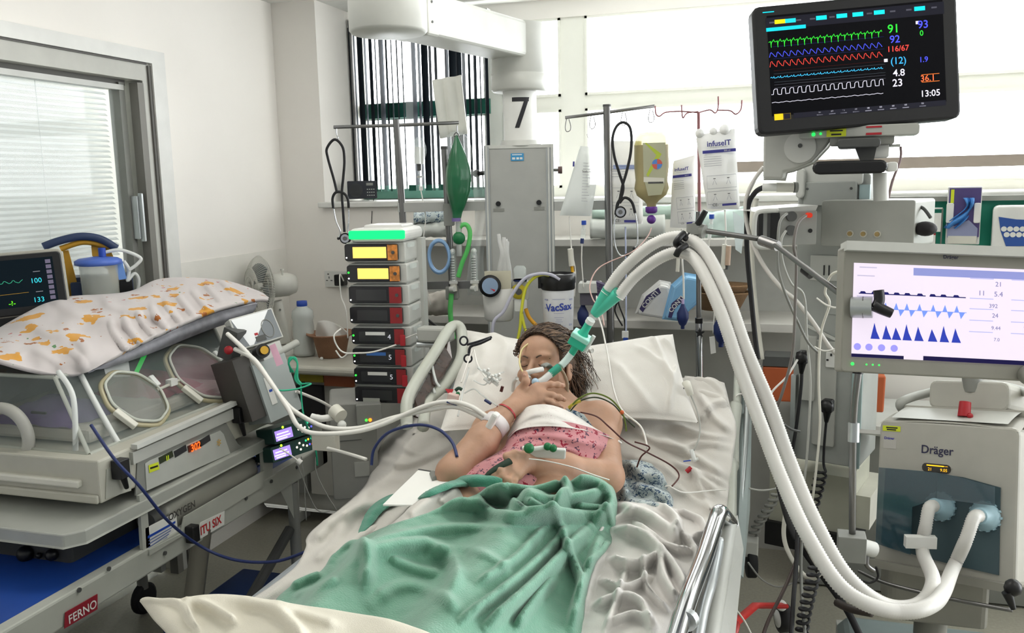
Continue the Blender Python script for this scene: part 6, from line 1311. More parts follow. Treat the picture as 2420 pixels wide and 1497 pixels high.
steth('black stethoscope hanging in front of the drip bags beside the feed bottle', q7_, [[(520, 880), (530, 830), (560, 780), (575, 700), (545, 600), (505, 460), (492, 330), (520, 240), (572, 205), (625, 240), (640, 330), (632, 450), (600, 590), (570, 690), (550, 790), (525, 860), (514, 920)], [(545, 830), (580, 790), (620, 800), (650, 840), (668, 910)]],
      [[(512, 920), (500, 1030), (510, 1170), (550, 1245), (600, 1240)], [(668, 912), (684, 1010), (686, 1150), (660, 1190)]], (552, 900), col=s7_)
# green breathing bag
gbg = thing('breathing_bag', 'dark green rubber breathing bag hanging from a hook by the column', 'breathing bag', col.w(1080, 515, .03))
b = col.mb()
prof = [(0, 322, .004), (.06, 335, .012), (.2, 365, .030), (.4, 395, .043), (.55, 420, .048), (.7, 450, .044), (.85, 480, .030), (.95, 500, .018), (1, 512, .016)]
def bagf(u, v):
    t = v*(len(prof)-1); i = min(int(t), len(prof)-2); f = t-i; y = prof[i][1]*(1-f)+prof[i+1][1]*f; r_ = prof[i][2]*(1-f)+prof[i+1][2]*f
    a = 2*math.pi*u; rr = r_*(1+.13*math.cos(3*a+.6)); c = col.p(1086-6*(v**2)-0*v, y, .05); return (c.x+rr*math.cos(a), c.y, c.z+rr*.75*math.sin(a))
b.grid(bagf, 36, 30, mat('bag_green_gloss', '0e5a36', .3, coat=.3), closed_u=True); b.build('bag', gbg)
b = col.mb(); b.cyl(col.p(1080, 511, .05), col.p(1080, 519, .05), .017, mat('collar_violet', '6a5a90', .5)); b.build('collar', gbg)
b = col.mb(); b.tube([col.p(1086+5*math.cos(a), 322+6*math.sin(a), .05) for a in (0, 1.57, 3.14, 4.71)], .002, 'dgrey', closed=True, n=6); b.build('hang_ring', gbg)
b = col.mb(); b.tube([col.p(*q, .05) for q in ((1082, 548), (1090, 530), (1104, 528), (1111, 548), (1104, 585), (1090, 618), (1080, 650))], .009, mat('oxygen_green', '5cc465', .35, alpha=.85, var=0), n=10).tube([col.p(*q, .03) for q in ((1062, 690), (1058, 730), (1060, 765), (1064, 800))], .010, mat('oxygen_green'), n=10); b.build('oxygen_tube', None, 'bright green oxygen tube looping below the breathing bag', 'tube')
b = col.mb(); b.lathe([(.0, 0), (.022, .002), (.024, .01), (.018, .018), (.0001, .02)], 'green', frame(col.p(1085, 558, .05), (0, 0, 1)), 24).tube([col.p(1085, 520, .05), col.p(1085, 556, .05), col.p(1085, 600, .05)], .011, 'frost', sub=0); b.build('oxygen_valve', None, 'round dark green valve knob under the breathing bag', 'valve')
for x, lab in ((1068, 'clear oxygen flowmeter with scale nearest the short pole'), (1118, 'second clear flowmeter further right on the steel rail')):
    t = thing('flowmeter', lab, 'flowmeter', col.w(x, 665, .03), 'flowmeters on the rail')
    b = col.mb(); b.cyl(col.p(x, 592, .03), col.p(x, 665, .03), .012, 'clear').ball(col.p(x, 590, .03), .011, 'frost', 12); b.build('tube', t)
    b = col.mb(); b.cyl(col.p(x, 600, .03), col.p(x, 660, .03), .006, 'white')
    for k in range(9): col.b(b, x-6, 606+k*6, x+4, 607.5+k*6, .042, .0425, 'dgrey')
    b.build('scale', t)
    b = col.mb(); b.cyl(col.p(x, 664, .03), col.p(x, 684, .03), .013, 'offw').cyl(col.p(x-8, 678, .04), col.p(x+2, 678, .05), .010, 'lgrey'); col.b(b, x-10, 660, x+10, 666, .015, .045, 'lgrey'); b.build('valve_body', t)
b = col.mb()
for k, rr in enumerate((.044, .050, .047)):
    c = col.p(1036, 601, .03+.006*k); b.tube([c+Vector((rr*.82*math.cos(a), rr*1.28*math.sin(a), .004*math.sin(3*a+k))) for a in [6.283*i/16 for i in range(16)]], .0045, mat('coil_blue', '8fb4dc', .3, alpha=.8, var=0), n=8, closed=True, sub=3)
b.build('coiled_tubing', None, 'pale blue coil of tubing hanging on the short pole', 'tubing')
b = col.mb(); col.poly(b, [(988, 578), (998, 580), (994, 614), (984, 612)], .03, .001, mat('tag_orange', 'd4551e', .6)); b.build('orange_tag', None, 'small orange tag hanging beside the blue coiled tubing', 'tag')
# small drip bag and line on left window
db = thing('drip_chamber', 'small clear drip chamber bag hanging before the vertical blind', 'drip', col.w(995, 400, .0))
b = col.mb(); b.ball(col.p(995, 352, -.02), (.027, .05, .012), 'clear', 18).cyl(col.p(995, 345, -.02), col.p(993, 384, -.02), .018, 'frost').cyl(col.p(993, 384, -.02), col.p(993, 400, -.02), .008, 'dgrey'); b.build('bag', db)
b = col.mb(); b.cyl(col.p(994, 400, -.02), col.p(995, 446, -.02), .006, 'clear').cyl(col.p(994, 412, -.02), col.p(994, 416, -.02), .011, 'grey').cyl(col.p(995, 436, -.02), col.p(995, 446, -.02), .007, 'white').tube([col.p(995, 446, -.02), col.p(1000, 480, -.02), col.p(1004, 510, -.02), col.p(997, 560, -.02), col.p(990, 620, -.02), col.p(1008, 720, -.02)], .0022, 'wtube'); b.build('line', db)
b = col.mb(); b.tube([col.p(996, 280, -.02), col.p(996, 325, -.02)], .0012, 'wtube', sub=0); b.build('string', db)
b = col.mb(); b.grid(lambda u, v: tuple(col.p(1030+66*u+14*v*(1-.2*u)+4*math.sin(9*u)*.3, 190-10*u+135*v, -.06+.006*math.sin(14*u))), 24, 10, mat('packet_paper', 'e4e4dc', .6, alpha=.92)); b.build('paper_packet', None, 'tall translucent white paper packet standing behind the crossbar', 'packet', solid=.01)
b = col.mb(); b.ball(col.p(1082, 362, -.03), (.06, .085, .02), mat('bag_film', 'eef4f4', .08, alpha=.16, var=0), 24); b.build('plastic_bag', None, 'round clear plastic bag bulging behind the green breathing bag', 'bag')
b = col.mb(); b.grid(lambda u, v: tuple(col.p(1110+40*u+12*math.sin(5*v+u), 400+300*v, -.04+.012*math.sin(9*u+3*v))), 14, 24, mat('bag_film2', 'e6ecec', .1, alpha=.25, var=0)); b.build('plastic_bag', None, 'long clear plastic bag hanging against the column\'s left edge', 'bag', solid=.004)
# infusion pumps ---------------------------------------------------------
fu = FC(890, 750, 3.0, -20)
pr_t = thing('pump_rack', 'tall rack stack top lit by a bright green alarm bar', 'pump rack', fu.w(900, 960, -.1))
b = fu.mb(); fu.b(b, 834, 541, 966, 573, -.2, -.0, 'white', .02); fu.b(b, 860, 534, 950, 543, -.17, -.04, 'white', .01); b.build('rack_top', pr_t)
b = fu.mb(); fu.b(b, 834, 546, 964, 566, -.01, .005, glow('18e070', 1.5), .006); b.build('alarm_bar', pr_t)
b = fu.mb(); fu.b(b, 930, 570, 972, 1000, -.2, -.15, 'lgrey'); b.build('rack_back', pr_t)
PY = [(822, 577, 617), (825, 627, 666), (827, 677, 717), (827, 726, 765), (829, 777, 815), (829, 826, 865), (830, 874, 913), (830, 920, 958)]
nms = ['top infusion pump with glowing yellow screen', 'second infusion pump with yellow screen and green light', 'third infusion pump from the top with dark screen', 'fourth infusion pump with dark screen above the number 4 pump', 'infusion pump showing the number 4 under a white strip', 'infusion pump with blue strip and number 5', 'infusion pump with white strip and number 5, second from bottom', 'lowest infusion pump in the stack, partly covered']
amb = glow('ffd46a', 1.1); rd = mat('pump_red', '8c2024', .35)  # amber glow paints a yellow reflection onto the top two screens
for i, (x0, y0, y1) in enumerate(PY):
    t = thing('infusion_pump', nms[i], 'infusion pump', fu.M @ fu.p(890, (y0+y1)/2, -.05), 'stack of infusion pumps')
    b = fu.mb(); fu.b(b, x0, y0-3, x0+138, y1+4, -.21, -.012, 'lgrey', .008); fu.b(b, x0+12, y0-9, x0+130, y0-2, -.2, -.03, 'lgrey', .003); b.build('case', t)
    b = fu.mb(); fu.b(b, x0, y0, x0+124, y1, -.012, .003, mat('pump_face', '17171b', .2), .008); fa = b.build('front_panel', t)
    b = fu.mb()
    if i < 2: fu.b(b, x0+20+i*6, y0+7, x0+98, y1-7, .003, .0045, amb)
    else: fu.b(b, x0+18, y0+7, x0+90, y1-7, .003, .0045, mat('pump_screen', '2c2d2e', .15))
    b.build('screen', fa)
    b = fu.mb()
    if i < 2: fu.b(b, x0+101, y0+2, x0+124, y1-2, .003, .005, mat('pump_orange', 'c9803a', .3, var=.5, vs=60))
    else: fu.b(b, x0+(96 if i < 4 else 102), y0+1, x0+124, y1-1, .003, .006, rd)
    fu.cyl(b, x0+(114 if i < 4 else 118), (y0+y1)/2, 4, .005, .008, 'dgrey' if i < 4 else 'red', 16)
    if i >= 4: fu.b(b, x0+116, y0+14, x0+128, y1+2, .006, .012, 'red', .003)
    b.build('door', t)
    b = fu.mb()
    if i in (1, 4, 5, 6): fu.cyl(b, x0+5, y0+17, 2.4, .004, .0055, glow('30ff40', 2), 10)
    fu.cyl(b, x0+5, y1-8, 2, .004, .0055, glow('ffffff', 1.2), 10); b.build('indicator_light', t)
    if i >= 4:
        b = fu.mb()
        if i < 7: fu.b(b, x0+34, y0+8, x0+80, y0+16, .005, .0056, 'white' if i != 5 else mat('strip_blue', '3a6ab0', .5)); fu.t(b, '45554'[i-4], x0+90, y0+20, 17, glow('c8c8d0', .8), z=.006)
        else: fu.b(b, x0+20, y1-12, x0+60, y1+36, .006, .007, mat('tape_grey', 'a8aaa2', .6))
        b.build('label_strip', t)
    b = fu.mb(); fu.b(b, x0+140, y0-1, x0+148, y0+10, -.08, -.03, 'clear'); b.build('line_clip', t, bev=.002)
b = fu.mb(); fu.tube(b, [(940, 812, .03), (890, 828, .04), (850, 832, .04), (822, 830, .05), (806, 815, .05), (800, 790, .05), (812, 775, .03)], .003, 'wtube'); fu.tube(b, [(830, 832, .05), (815, 842, .05), (802, 825, .05)], .003, 'wtube'); fu.tube(b, [(955, 800, .0), (1000, 782, .02), (1050, 775, .04)], .002, 'wtube'); b.build('infusion_line', None, 'looping white infusion line in front of the pump stack', 'infusion line')
# ================================================================== COUNTER, FAN, BOTTLE, BOWL
ct = thing('counter', 'pale worktop in the corner with fan and bottle on it', 'counter', (-2.0, 3.6, 0))
b = MB(); b.rbox((-2.065, 3.585, .81), (.70, .62, .04), mat('worktop', 'c3c0b4', .4), .02, axis='x'); b.build('worktop', ct)
b = MB(); b.box((-2.22, 3.6, .5), (.36, .5, .56), 'mgrey').box((-1.87, 3.6, .5), (.3, .5, .56), mat('cabinet_cream', 'b5b3ab', .5)); b.build('cabinet', ct, sep=1)
b = MB(); q1, q2 = P(707, 870, Y=3.33), P(764, 905, Y=3.33); b.box(((q1.x+q2.x)/2, 3.34, (q1.z+q2.z)/2), (q2.x-q1.x, .02, q1.z-q2.z), mat('board_olive', '9c8c18', .5)); b.build('drawer_front', ct, label='olive yellow drawer front')
b = MB(); q1, q2 = P(764, 870, Y=3.33), P(834, 916, Y=3.33); b.box(((q1.x+q2.x)/2, 3.34, (q1.z+q2.z)/2), (q2.x-q1.x, .02, q1.z-q2.z), mat('board_rust', '9a5230', .5)); b.build('drawer_front', ct, label='rust orange drawer front')
b = MB(); q1, q2 = P(700, 910, Y=3.33), P(766, 1010, Y=3.33); b.box(((q1.x+q2.x)/2, 3.34, (q1.z+q2.z)/2), (q2.x-q1.x, .02, q1.z-q2.z), mat('opening_black', '1a1a1c', .6)); b.build('bin_opening', ct)
DF = (P(665, 836, Z=.832)-CAM).dot(_f); fg = FC(640, 720, DF)
fan = thing('desk_fan', 'white desk fan with wire cage standing on the corner worktop', 'fan', fg.w(665, 830, 0))
fw_ = mat('fan_white', 'd5d4cc', .4)
ax = Vector((-.93, 0, .36)).normalized(); hc = fg.p(634, 676, 0)
Tm = frame(hc, ax, (0, 1, 0))
b = fg.mb(); b.lathe([(.0, -.14), (.045, -.135), (.056, -.1), (.058, -.0), (.045, .0)], fw_, Tm, 26); b.cyl(fg.p(672, 660, 0), fg.p(672, 640, 0), .005, fw_).cyl(fg.p(672, 641, 0), fg.p(672, 637, 0), .009, fw_); b.build('motor', fan)
b = fg.mb(); b.tube([fg.p(655, 712, 0), fg.p(662, 760, 0), fg.p(668, 815, 0)], lambda t: .024+.004*t, fw_, n=14, flat=.9); b.cyl(fg.p(661, 732, .02), fg.p(661, 732, .03), .005, 'mgrey'); b.build('stem', fan)
b = fg.mb(); b.lathe([(.11, 0), (.11, .01), (.08, .025), (.02, .035)], fw_, frame(fg.p(665, 836, 0), (0, 1, 0)), 30); b.build('base', fan)
b = fg.mb(); Rr = .145; rp = lambda r, a, z: Tm @ Vector((r*math.cos(a), r*math.sin(a), z))
for k in range(72):
    a = k*math.pi/36; b.tube([rp(.03, a, .005), rp(.09, a+.1, .0), rp(Rr, a+.2, .03), rp(.09, a+.3, .075), rp(.02, a+.4, .085)], .0009, fw_, n=4, sub=3)
for r_, z in ((Rr, .03), (.09, .0), (.09, .076), (.05, .084), (.05, .0)): b.tube([rp(r_, 2*math.pi*i/24, z) for i in range(24)], .0013, fw_, n=5, sub=2, closed=True)
b.build('cage', fan)
for k in range(3):
    b = fg.mb(); b.grid(lambda u, v: tuple(rp(.02+.09*v, k*2.094+(u-.5)*(.9+.5*v), .03+.02*(u-.5))), 8, 8, mat('blade_grey', '8a9294', .3, alpha=.8, var=0)); b.build('blade', fan, solid=.002)
b = fg.mb(); b.ball(Tm @ Vector((0, 0, .04)), .022, fw_, 12); b.build('hub', fan)
DB = (P(717, 842, Z=.832)-CAM).dot(_f); bo = FC(717, 780, DB)
bt = thing('water_bottle', 'clear plastic bottle with blue cap on the corner worktop', 'bottle', bo.w(717, 842, 0))
s3 = DB/F
b = MB(); T = Matrix.Translation(bo.w(717, 842, 0)); bt['x'] = 1; del bt['x']
pb = mat('bottle_plastic', 'd3d8d4', .25, alpha=.82, var=0)
b.lathe([(0, 0), (24*s3, 2*s3), (26*s3, 10*s3), (24*s3, 35*s3), (25*s3, 70*s3), (23*s3, 84*s3), (26*s3, 92*s3), (24*s3, 108*s3), (12*s3, 118*s3), (11*s3, 124*s3)], pb, T, 28); b.build('body', bt)
b = MB(); b.lathe([(12*s3, 119*s3), (12.5*s3, 121*s3), (12*s3, 131*s3), (0, 131.5*s3)], 'blue', T, 24); b.build('cap', bt)
bw = thing('pulp_bowl', 'brown pressed-paper bowl holding a crumpled tissue on the worktop', 'bowl', P(785, 842, Z=.832))
pulp = mat('paper_pulp', '9a735a', .9, bump=.6, bs=150)
s4 = (P(785, 842, Z=.832)-CAM).dot(_f)/F; T = Matrix.Translation(P(785, 842, Z=.832))
b = MB(); b.lathe([(0, .0), (32*s4, 0), (42*s4, 46*s4), (57*s4, 54*s4), (57*s4, 57*s4), (40*s4, 50*s4), (30*s4, 5*s4), (0, 4*s4)], pulp, T, 40); b.build('bowl', bw)
ts = MB(); ts.grid(lambda u, v: tuple(P(742+72*u+8*v, 812-58*math.sin(1.1+1.3*u)*v+14*u*v, 3.99+.02*math.sin(7*u+4*v))), 26, 14, mat('tissue', 'd8d6d0', .8)); ts.build('tissue', None, 'crumpled white tissue standing up in the brown paper bowl', 'tissue', solid=.003)
b = MB(); b.ball(P(760, 848, Y=3.42), .008, 'white', 10); b.build('bottle_cap', None, 'tiny white cap lying on the worktop edge', 'cap')
# double wall socket
so = FC(796, 660, P(796, 660, Y=3.89).y/ray(796, 660).y)
Mso = Matrix.Translation(P(796, 660, Y=3.895)) @ Matrix.Rotation(R(90), 4, 'X'); ds = (P(796, 660, Y=3.895)-CAM).dot(_f)/F
sk = thing('wall_socket', 'white double wall socket above the worktop', 'socket', Mso)
b = MB(Mso); b.rbox((0, 0, .004), (60*ds, 38*ds, .008), 'white', .003, axis='z'); b.build('plate', sk)
b = MB(Mso)
for x, y, w_, h_ in ((-18, 4, 2, 5), (-24, -3, 5, 2), (-12, -3, 5, 2), (-20, 12, 4, 3)): b.box((x*ds, y*ds, .0085), (w_*ds, h_*ds, .001), 'dgrey')
b.build('slots', sk)
b = MB(Mso); b.rbox((18*ds, 0, .03), (24*ds, 26*ds, .045), 'black', .006, axis='z'); b.build('power_plug', None, 'black plug in the double wall socket', 'plug')
b = MB(); b.tube([P(812, 664, 3.9), P(803, 650, 3.85), P(806, 700, 3.85), P(818, 735, 3.8), P(822, 800, 3.8)], .003, 'wtube').tube([P(884, 468, 4.5), P(880, 490, 4.3), P(878, 528, 4.2)], .002, 'black', sub=4); b.build('cable', None, 'white lead running down from the wall socket behind the pump stack', 'cable')
# radio on the sill
ra = FC(856, 449, 4.42)
rd_ = thing('radio', 'small black radio standing on the left window sill', 'radio', ra.w(856, 470, 0))
b = ra.mb(); ra.b(b, 821, 428, 891, 470, -.05, 0, mat('radio_black', '23262e', .5), .006); b.build('case', rd_)
b = ra.mb()
for k in range(9): b.tube([ra.p(841+(2+1.7*k)*math.cos(a), 450+(2+1.7*k)*math.sin(a), .001) for a in [6.283*i/16 for i in range(16)]], .0009, 'dgrey', n=4, sub=1, closed=True)
b.build('speaker_grille', rd_)
b = ra.mb(); ra.b(b, 866, 433, 882, 439, 0, .001, 'mgrey')
for r_ in range(3):
    for c_ in range(4): ra.b(b, 867+c_*5, 447+r_*7, 870+c_*5, 449+r_*7, 0, .002, 'grey')
b.build('buttons', rd_)
# unit between the trolley and the bed
wu = FC(835, 1050, 3.05)
wt = thing('bedside_unit', 'tall grey bedside unit with green and orange lights under the pump stack', 'cabinet', wu.w(835, 1185, -.1))
b = wu.mb(); wu.b(b, 782, 952, 892, 1185, -.25, 0, mat('unit_grey', '8f8f8a', .5), .01); wu.b(b, 845, 950, 905, 1000, .0, .04, 'mgrey', .008); b.build('case', wt)
b = wu.mb(); wu.cyl(b, 868, 987, 3, .04, .043, glow('40ff40', 2), 10); wu.cyl(b, 877, 987, 4, .04, .043, glow('ff8020', 2.5), 10); b.build('light', wt, sep=1)
b = wu.mb(); wu.b(b, 835, 1095, 870, 1130, 0, .003, 'grey'); wu.b(b, 782, 1040, 855, 1041, .0, .002, 'dgrey'); b.build('panel', wt, sep=1)
# ================================================================== CANISTER, HOLDER, REGULATOR (below the column)
ce = FC(1250, 700, 3.1)
hd_ = thing('catheter_holder', 'white plastic holder pocket full of wrapped catheters', 'holder', ce.w(1178, 755, .02))
b = ce.mb(); T = frame(ce.p(1178, 758, .0), (0, 1, 0)); s5 = 3.1/F
b.lathe([(0, 0), (28*s5, 0), (34*s5, 6*s5), (38*s5, 78*s5), (35*s5, 78*s5), (30*s5, 8*s5)], mat('holder_white', 'b9b9b5', .45), T, 26, sy=.7); b.box((0, -.02, 95*s5), (62*s5, .006, 50*s5), mat('card_cream', 'b8b4a0', .6), T=T); b.build('pocket', hd_)
b = ce.mb(); b.lathe([(0, 0), (25*s5, 0), (26*s5, 10*s5), (0, 10.2*s5)], 'black', frame(ce.p(1161, 672, .03), (-.1, .1, 1)), 26).lathe([(0, 10.5*s5), (19*s5, 10.5*s5)], mat('dial_blue', '7a8ea6', .4), frame(ce.p(1161, 672, .03), (-.1, .1, 1)), 24, caps=False); b.add([ce.p(1160, 676, .05), ce.p(1172, 680, .05), ce.p(1170, 684, .05)], [(0, 1, 2)], 'red'); b.build('gauge', hd_)
wr = mat('wrapper_white', 'c9cac8', .35, alpha=.9, bump=.8, bs=60)
for k, (x0, x1) in enumerate(((1184, 1190), (1194, 1196), (1203, 1199))):
    b = ce.mb(); b.tube([ce.p(x0+2, 690, .0), ce.p(x0, 640, .0), ce.p(x1, 600, .01), ce.p(x1-6+4*k, 572, .01), ce.p(x1-8+6*k, 552+k*8, .01)], lambda t: .014*(1-.55*t), wr, n=8, flat=.6); b.build('wrapped_catheter', None, ['left of the wrapped catheters rising from the holder', 'middle wrapped catheter, crossing its neighbours in the holder', 'right of the wrapped catheters, tip level with the dial column'][k], 'catheter', 'wrapped catheters in the holder')
rg_ = thing('suction_regulator', 'suction regulator with clear dome and yellow dial between holder and canister', 'regulator', ce.w(1225, 710, .0))
b = ce.mb(); b.lathe([(14*s5, 0), (15*s5, 22*s5), (10*s5, 28*s5), (0, 29*s5)], 'clear', frame(ce.p(1230, 656, 0), (0, 1, 0)), 20).lathe([(16*s5, -4*s5), (16*s5, 0)], 'red', frame(ce.p(1230, 660, 0), (0, 1, 0)), 20).lathe([(16*s5, -8*s5), (16*s5, -4*s5)], 'navy', frame(ce.p(1230, 656, 0), (0, 1, 0)), 20); b.build('dome', rg_)
b = ce.mb(); ce.b(b, 1210, 664, 1250, 708, -.03, .01, 'grey', .006); ce.b(b, 1215, 706, 1245, 736, -.02, .01, 'frost', .006); b.build('body', rg_)
b = ce.mb(); b.lathe([(0, .004), (17*s5, .002), (18*s5, 0)], mat('dial_olive', 'b0a020', .5), frame(ce.p(1226, 688, .012), (0, 0, 1)), 22, caps=False); b.lathe([(0, .006), (8*s5, .0055)], 'dgrey', frame(ce.p(1226, 688, .012), (0, 0, 1)), 16, caps=False); b.build('dial', rg_)
va = thing('suction_canister', 'white labelled suction canister with black lid behind the patient\'s head', 'canister', ce.w(1319, 795, .03))
T = frame(ce.p(1319, 797, .0), (0, 1, 0)); r0_ = 38*s5
b = ce.mb(); b.lathe([(0, 0), (r0_*.86, 0), (r0_*.9, 4*s5), (r0_, 120*s5)], mat('canister_white', 'd2d3d6', .4), T, 36); b.build('cylinder', va)
b = ce.mb(); b.lathe([(r0_*1.0, 112*s5), (r0_*1.06, 114*s5), (r0_*1.06, 126*s5), (r0_*1.1, 128*s5), (r0_*1.1, 148*s5), (r0_*.98, 150*s5), (r0_*.96, 136*s5), (0, 136*s5)], 'black', T, 36); b.ball(T @ Vector((.005, 0, 140*s5)), (.03, .012, .025), 'mgrey', 12); b.box(ce.p(1277, 665, 0), (.015, .05, .02), 'black'); b.build('lid', va)
def on_cyl(mb, txt, y, size, k, x0=0, T0=T, rr=r0_, bold=0, slope=0):
    tv, tf2 = text_geo(txt, size, bold); out = []
    for p_ in tv:
        a = -math.pi/2+0; ang_ = (p_.x+x0)/rr; hz = y+p_.y+slope*(p_.x); R2 = rr*(.9+.1*hz/(120*s5))+.0012
        out.append(T0 @ Vector((0, 0, hz)) + (T0.to_3x3() @ Vector((1, 0, 0)))*0 + ce_x*(R2*math.sin(ang_)) + ce_z*(R2*math.cos(ang_)))
    mb.add(out, tf2, k)
ce_x, ce_z = Vector((1, 0, 0)), Vector((0, 0, 1)); pbm = mat('print_royal', '30449a', .5)
b = ce.mb(); on_cyl(b, 'VacSax', 73*s5, .036, pbm, bold=.03, slope=.06)
for k, (w_, y) in enumerate(((34, 60), (40, 93), (30, 50), (18, 45), (26, 40), (12, 35), (44, 29), (36, 23), (40, 17), (34, 11))):
    on_cyl(b, '-'*int(w_/3), y*s5, .011, pbm)
for y in (90, 70, 30): on_cyl(b, '==', y*s5, .016, pbm, x0=-.05); on_cyl(b, '==', y*s5, .016, pbm, x0=.05)
on_cyl(b, 'CE', 18*s5, .014, pbm, x0=-.038); b.build('label_print', va)
yt = mat('tube_yellow', 'cfcf3a', .35, alpha=.9, var=0); vt2 = mat('tube_lilac', 'b9b9c8', .3, alpha=.85, var=0)
b = ce.mb(); b.tube([ce.p(*q, .05) for q in ((1306, 652), (1285, 646), (1262, 654), (1242, 680), (1232, 730), (1228, 770), (1220, 806))], .0055, yt, n=8).tube([ce.p(*q, .05) for q in ((1232, 735), (1240, 775), (1256, 808))], .0055, yt, n=8); b.build('yellow_tube', None, 'bright yellow suction tube forking behind the patient\'s head', 'tube')
b = ce.mb(); b.tube([ce.p(*q, .06) for q in ((1322, 658), (1300, 646), (1270, 644), (1240, 655), (1212, 690), (1190, 730), (1168, 752), (1162, 790))], .006, vt2, n=8); b.build('suction_tube', None, 'pale lilac suction tube arching over the white holder', 'tube')
b = ce.mb(); b.tube([ce.p(*q, .02) for q in ((1242, 728), (1250, 750), (1270, 772), (1288, 784))], .007, mat('tube_amber', 'd49a28', .4), n=8); b.build('amber_tube', None, 'short orange-yellow hose between regulator and canister', 'tube')
# ================================================================== DRIP STANDS AND BAGS
cr_ = FC(1500, 450, 3.25)
p1 = thing('drip_stand', 'steel stand with a hooked crossbar right of the grey column', 'stand', cr_.w(1438, 830, 0))
b = cr_.mb(); b.cyl(cr_.p(1435, 252, 0), cr_.p(1442, 860, 0), .0145, 'steel').cyl(cr_.p(1435, 250, 0), cr_.p(1435, 255, 0), .0155, 'dgrey'); b.build('pole', p1)
b = cr_.mb(); b.tube([cr_.p(1336, 277, 0), cr_.p(1436, 268, 0), cr_.p(1546, 257, 0)], .006, 'steel', sub=0); b.build('crossbar', p1)
for x, y in ((1342, 277), (1400, 272), (1474, 266), (1538, 262)):
    b = cr_.mb(); b.tube([cr_.p(x-2, y, 0), cr_.p(x-6, y+22, 0), cr_.p(x-3, y+32, 0), cr_.p(x+5, y+30, 0), cr_.p(x+7, y+20, 0), cr_.p(x+3, y+4, 0)], .0018, 'steel', n=6); b.build('hook', p1)
p2 = thing('drip_stand', 'thin drip stand with curved reddish hooks and a star-shaped knob', 'stand', cr_.w(1650, 890, .1))
hk = mat('hook_pink_steel', '9a6d70', .35, .6)
b = cr_.mb(); b.cyl(cr_.p(1643, 278, .1), cr_.p(1650, 640, .1), .006, hk).cyl(cr_.p(1645, 500, .1), cr_.p(1649, 745, .1), .0095, 'steel').cyl(cr_.p(1649, 745, .1), cr_.p(1652, 895, .1), .013, 'chrome'); b.build('pole', p2)
for pts in (((1643, 280), (1605, 276), (1570, 277), (1556, 285), (1548, 280), (1546, 262)), ((1643, 280), (1668, 275), (1680, 282), (1686, 270), (1686, 246)), ((1643, 278), (1618, 280), (1608, 290), (1605, 262)), ((1684, 276), (1712, 278), (1725, 286), (1736, 276), (1738, 256))):
    b = cr_.mb(); b.tube([cr_.p(*q, .1) for q in pts], .003, hk, n=6); b.build('hook', p2)
b = cr_.mb(); b.cyl(cr_.p(1649, 746, .1), cr_.p(1649, 758, .1), .014, 'black'); b.build('cap', p2)
b = cr_.mb(); st5 = [((.018 if i % 2 == 0 else .008)*math.cos(i*math.pi/5+1.57), (.018 if i % 2 == 0 else .008)*math.sin(i*math.pi/5+1.57)) for i in range(10)]; b.prism(st5, .016, 'black', T=Matrix.Translation(cr_.p(1650, 778, .12))); b.build('star_knob', p2)
b = cr_.mb(); b.prism(st5, .012, 'black', T=Matrix.Translation(cr_.p(1641, 627, .12)) @ Matrix.Scale(.7, 4)); b.build('star_knob', p2)
bagm = mat('bag_white', 'e9e9e6', .45, alpha=.9, var=.02, bump=.2, bs=30); bagc = mat('bag_cloudy', 'e2e6e4', .25, alpha=.72, var=.02)
pn = mat('print_indigo', '3a3a86', .5); pg_ = mat('print_grey', '9a9aa2', .6)
def bag(f, corners, z, th, k, lab, n=18, group='drip bags'):
    """corners tl, tr, br, bl in picture coordinates"""
    t = thing('drip_bag', lab, 'drip bag', f.w(*corners[3], z), group)
    c = [f.p(*q, z) for q in corners]; b = f.mb()
    def s_(sg):
        def fn(u, v):
            q = c[3]*(1-u)*(1-v)+c[2]*u*(1-v)+c[1]*u*v+c[0]*(1-u)*v; e = ((1-abs(2*u-1)**3)*(1-abs(2*v-1)**4))**.6
            return (q.x, q.y, q.z+sg*th*e*(1+.12*math.sin(9*u+5*v)))
        return fn
    b.grid(s_(1), n, n, k); b.grid(s_(-1), n, n, k); b.build('bag', t)
    ux = (c[1]-c[0]).lerp(c[2]-c[3], .5).normalized(); uy = (c[0]-c[3]).normalized(); uy = (uy-ux*uy.dot(ux)).normalized()
    T = Matrix.Translation((c[0]+c[1]+c[2]+c[3])/4+Vector((0, 0, th+.0045))) @ Matrix((ux, uy, ux.cross(uy))).transposed().to_4x4()
    return t, f.M @ T, (c[1]-c[0]).length, ((c[0]-c[3]).length)
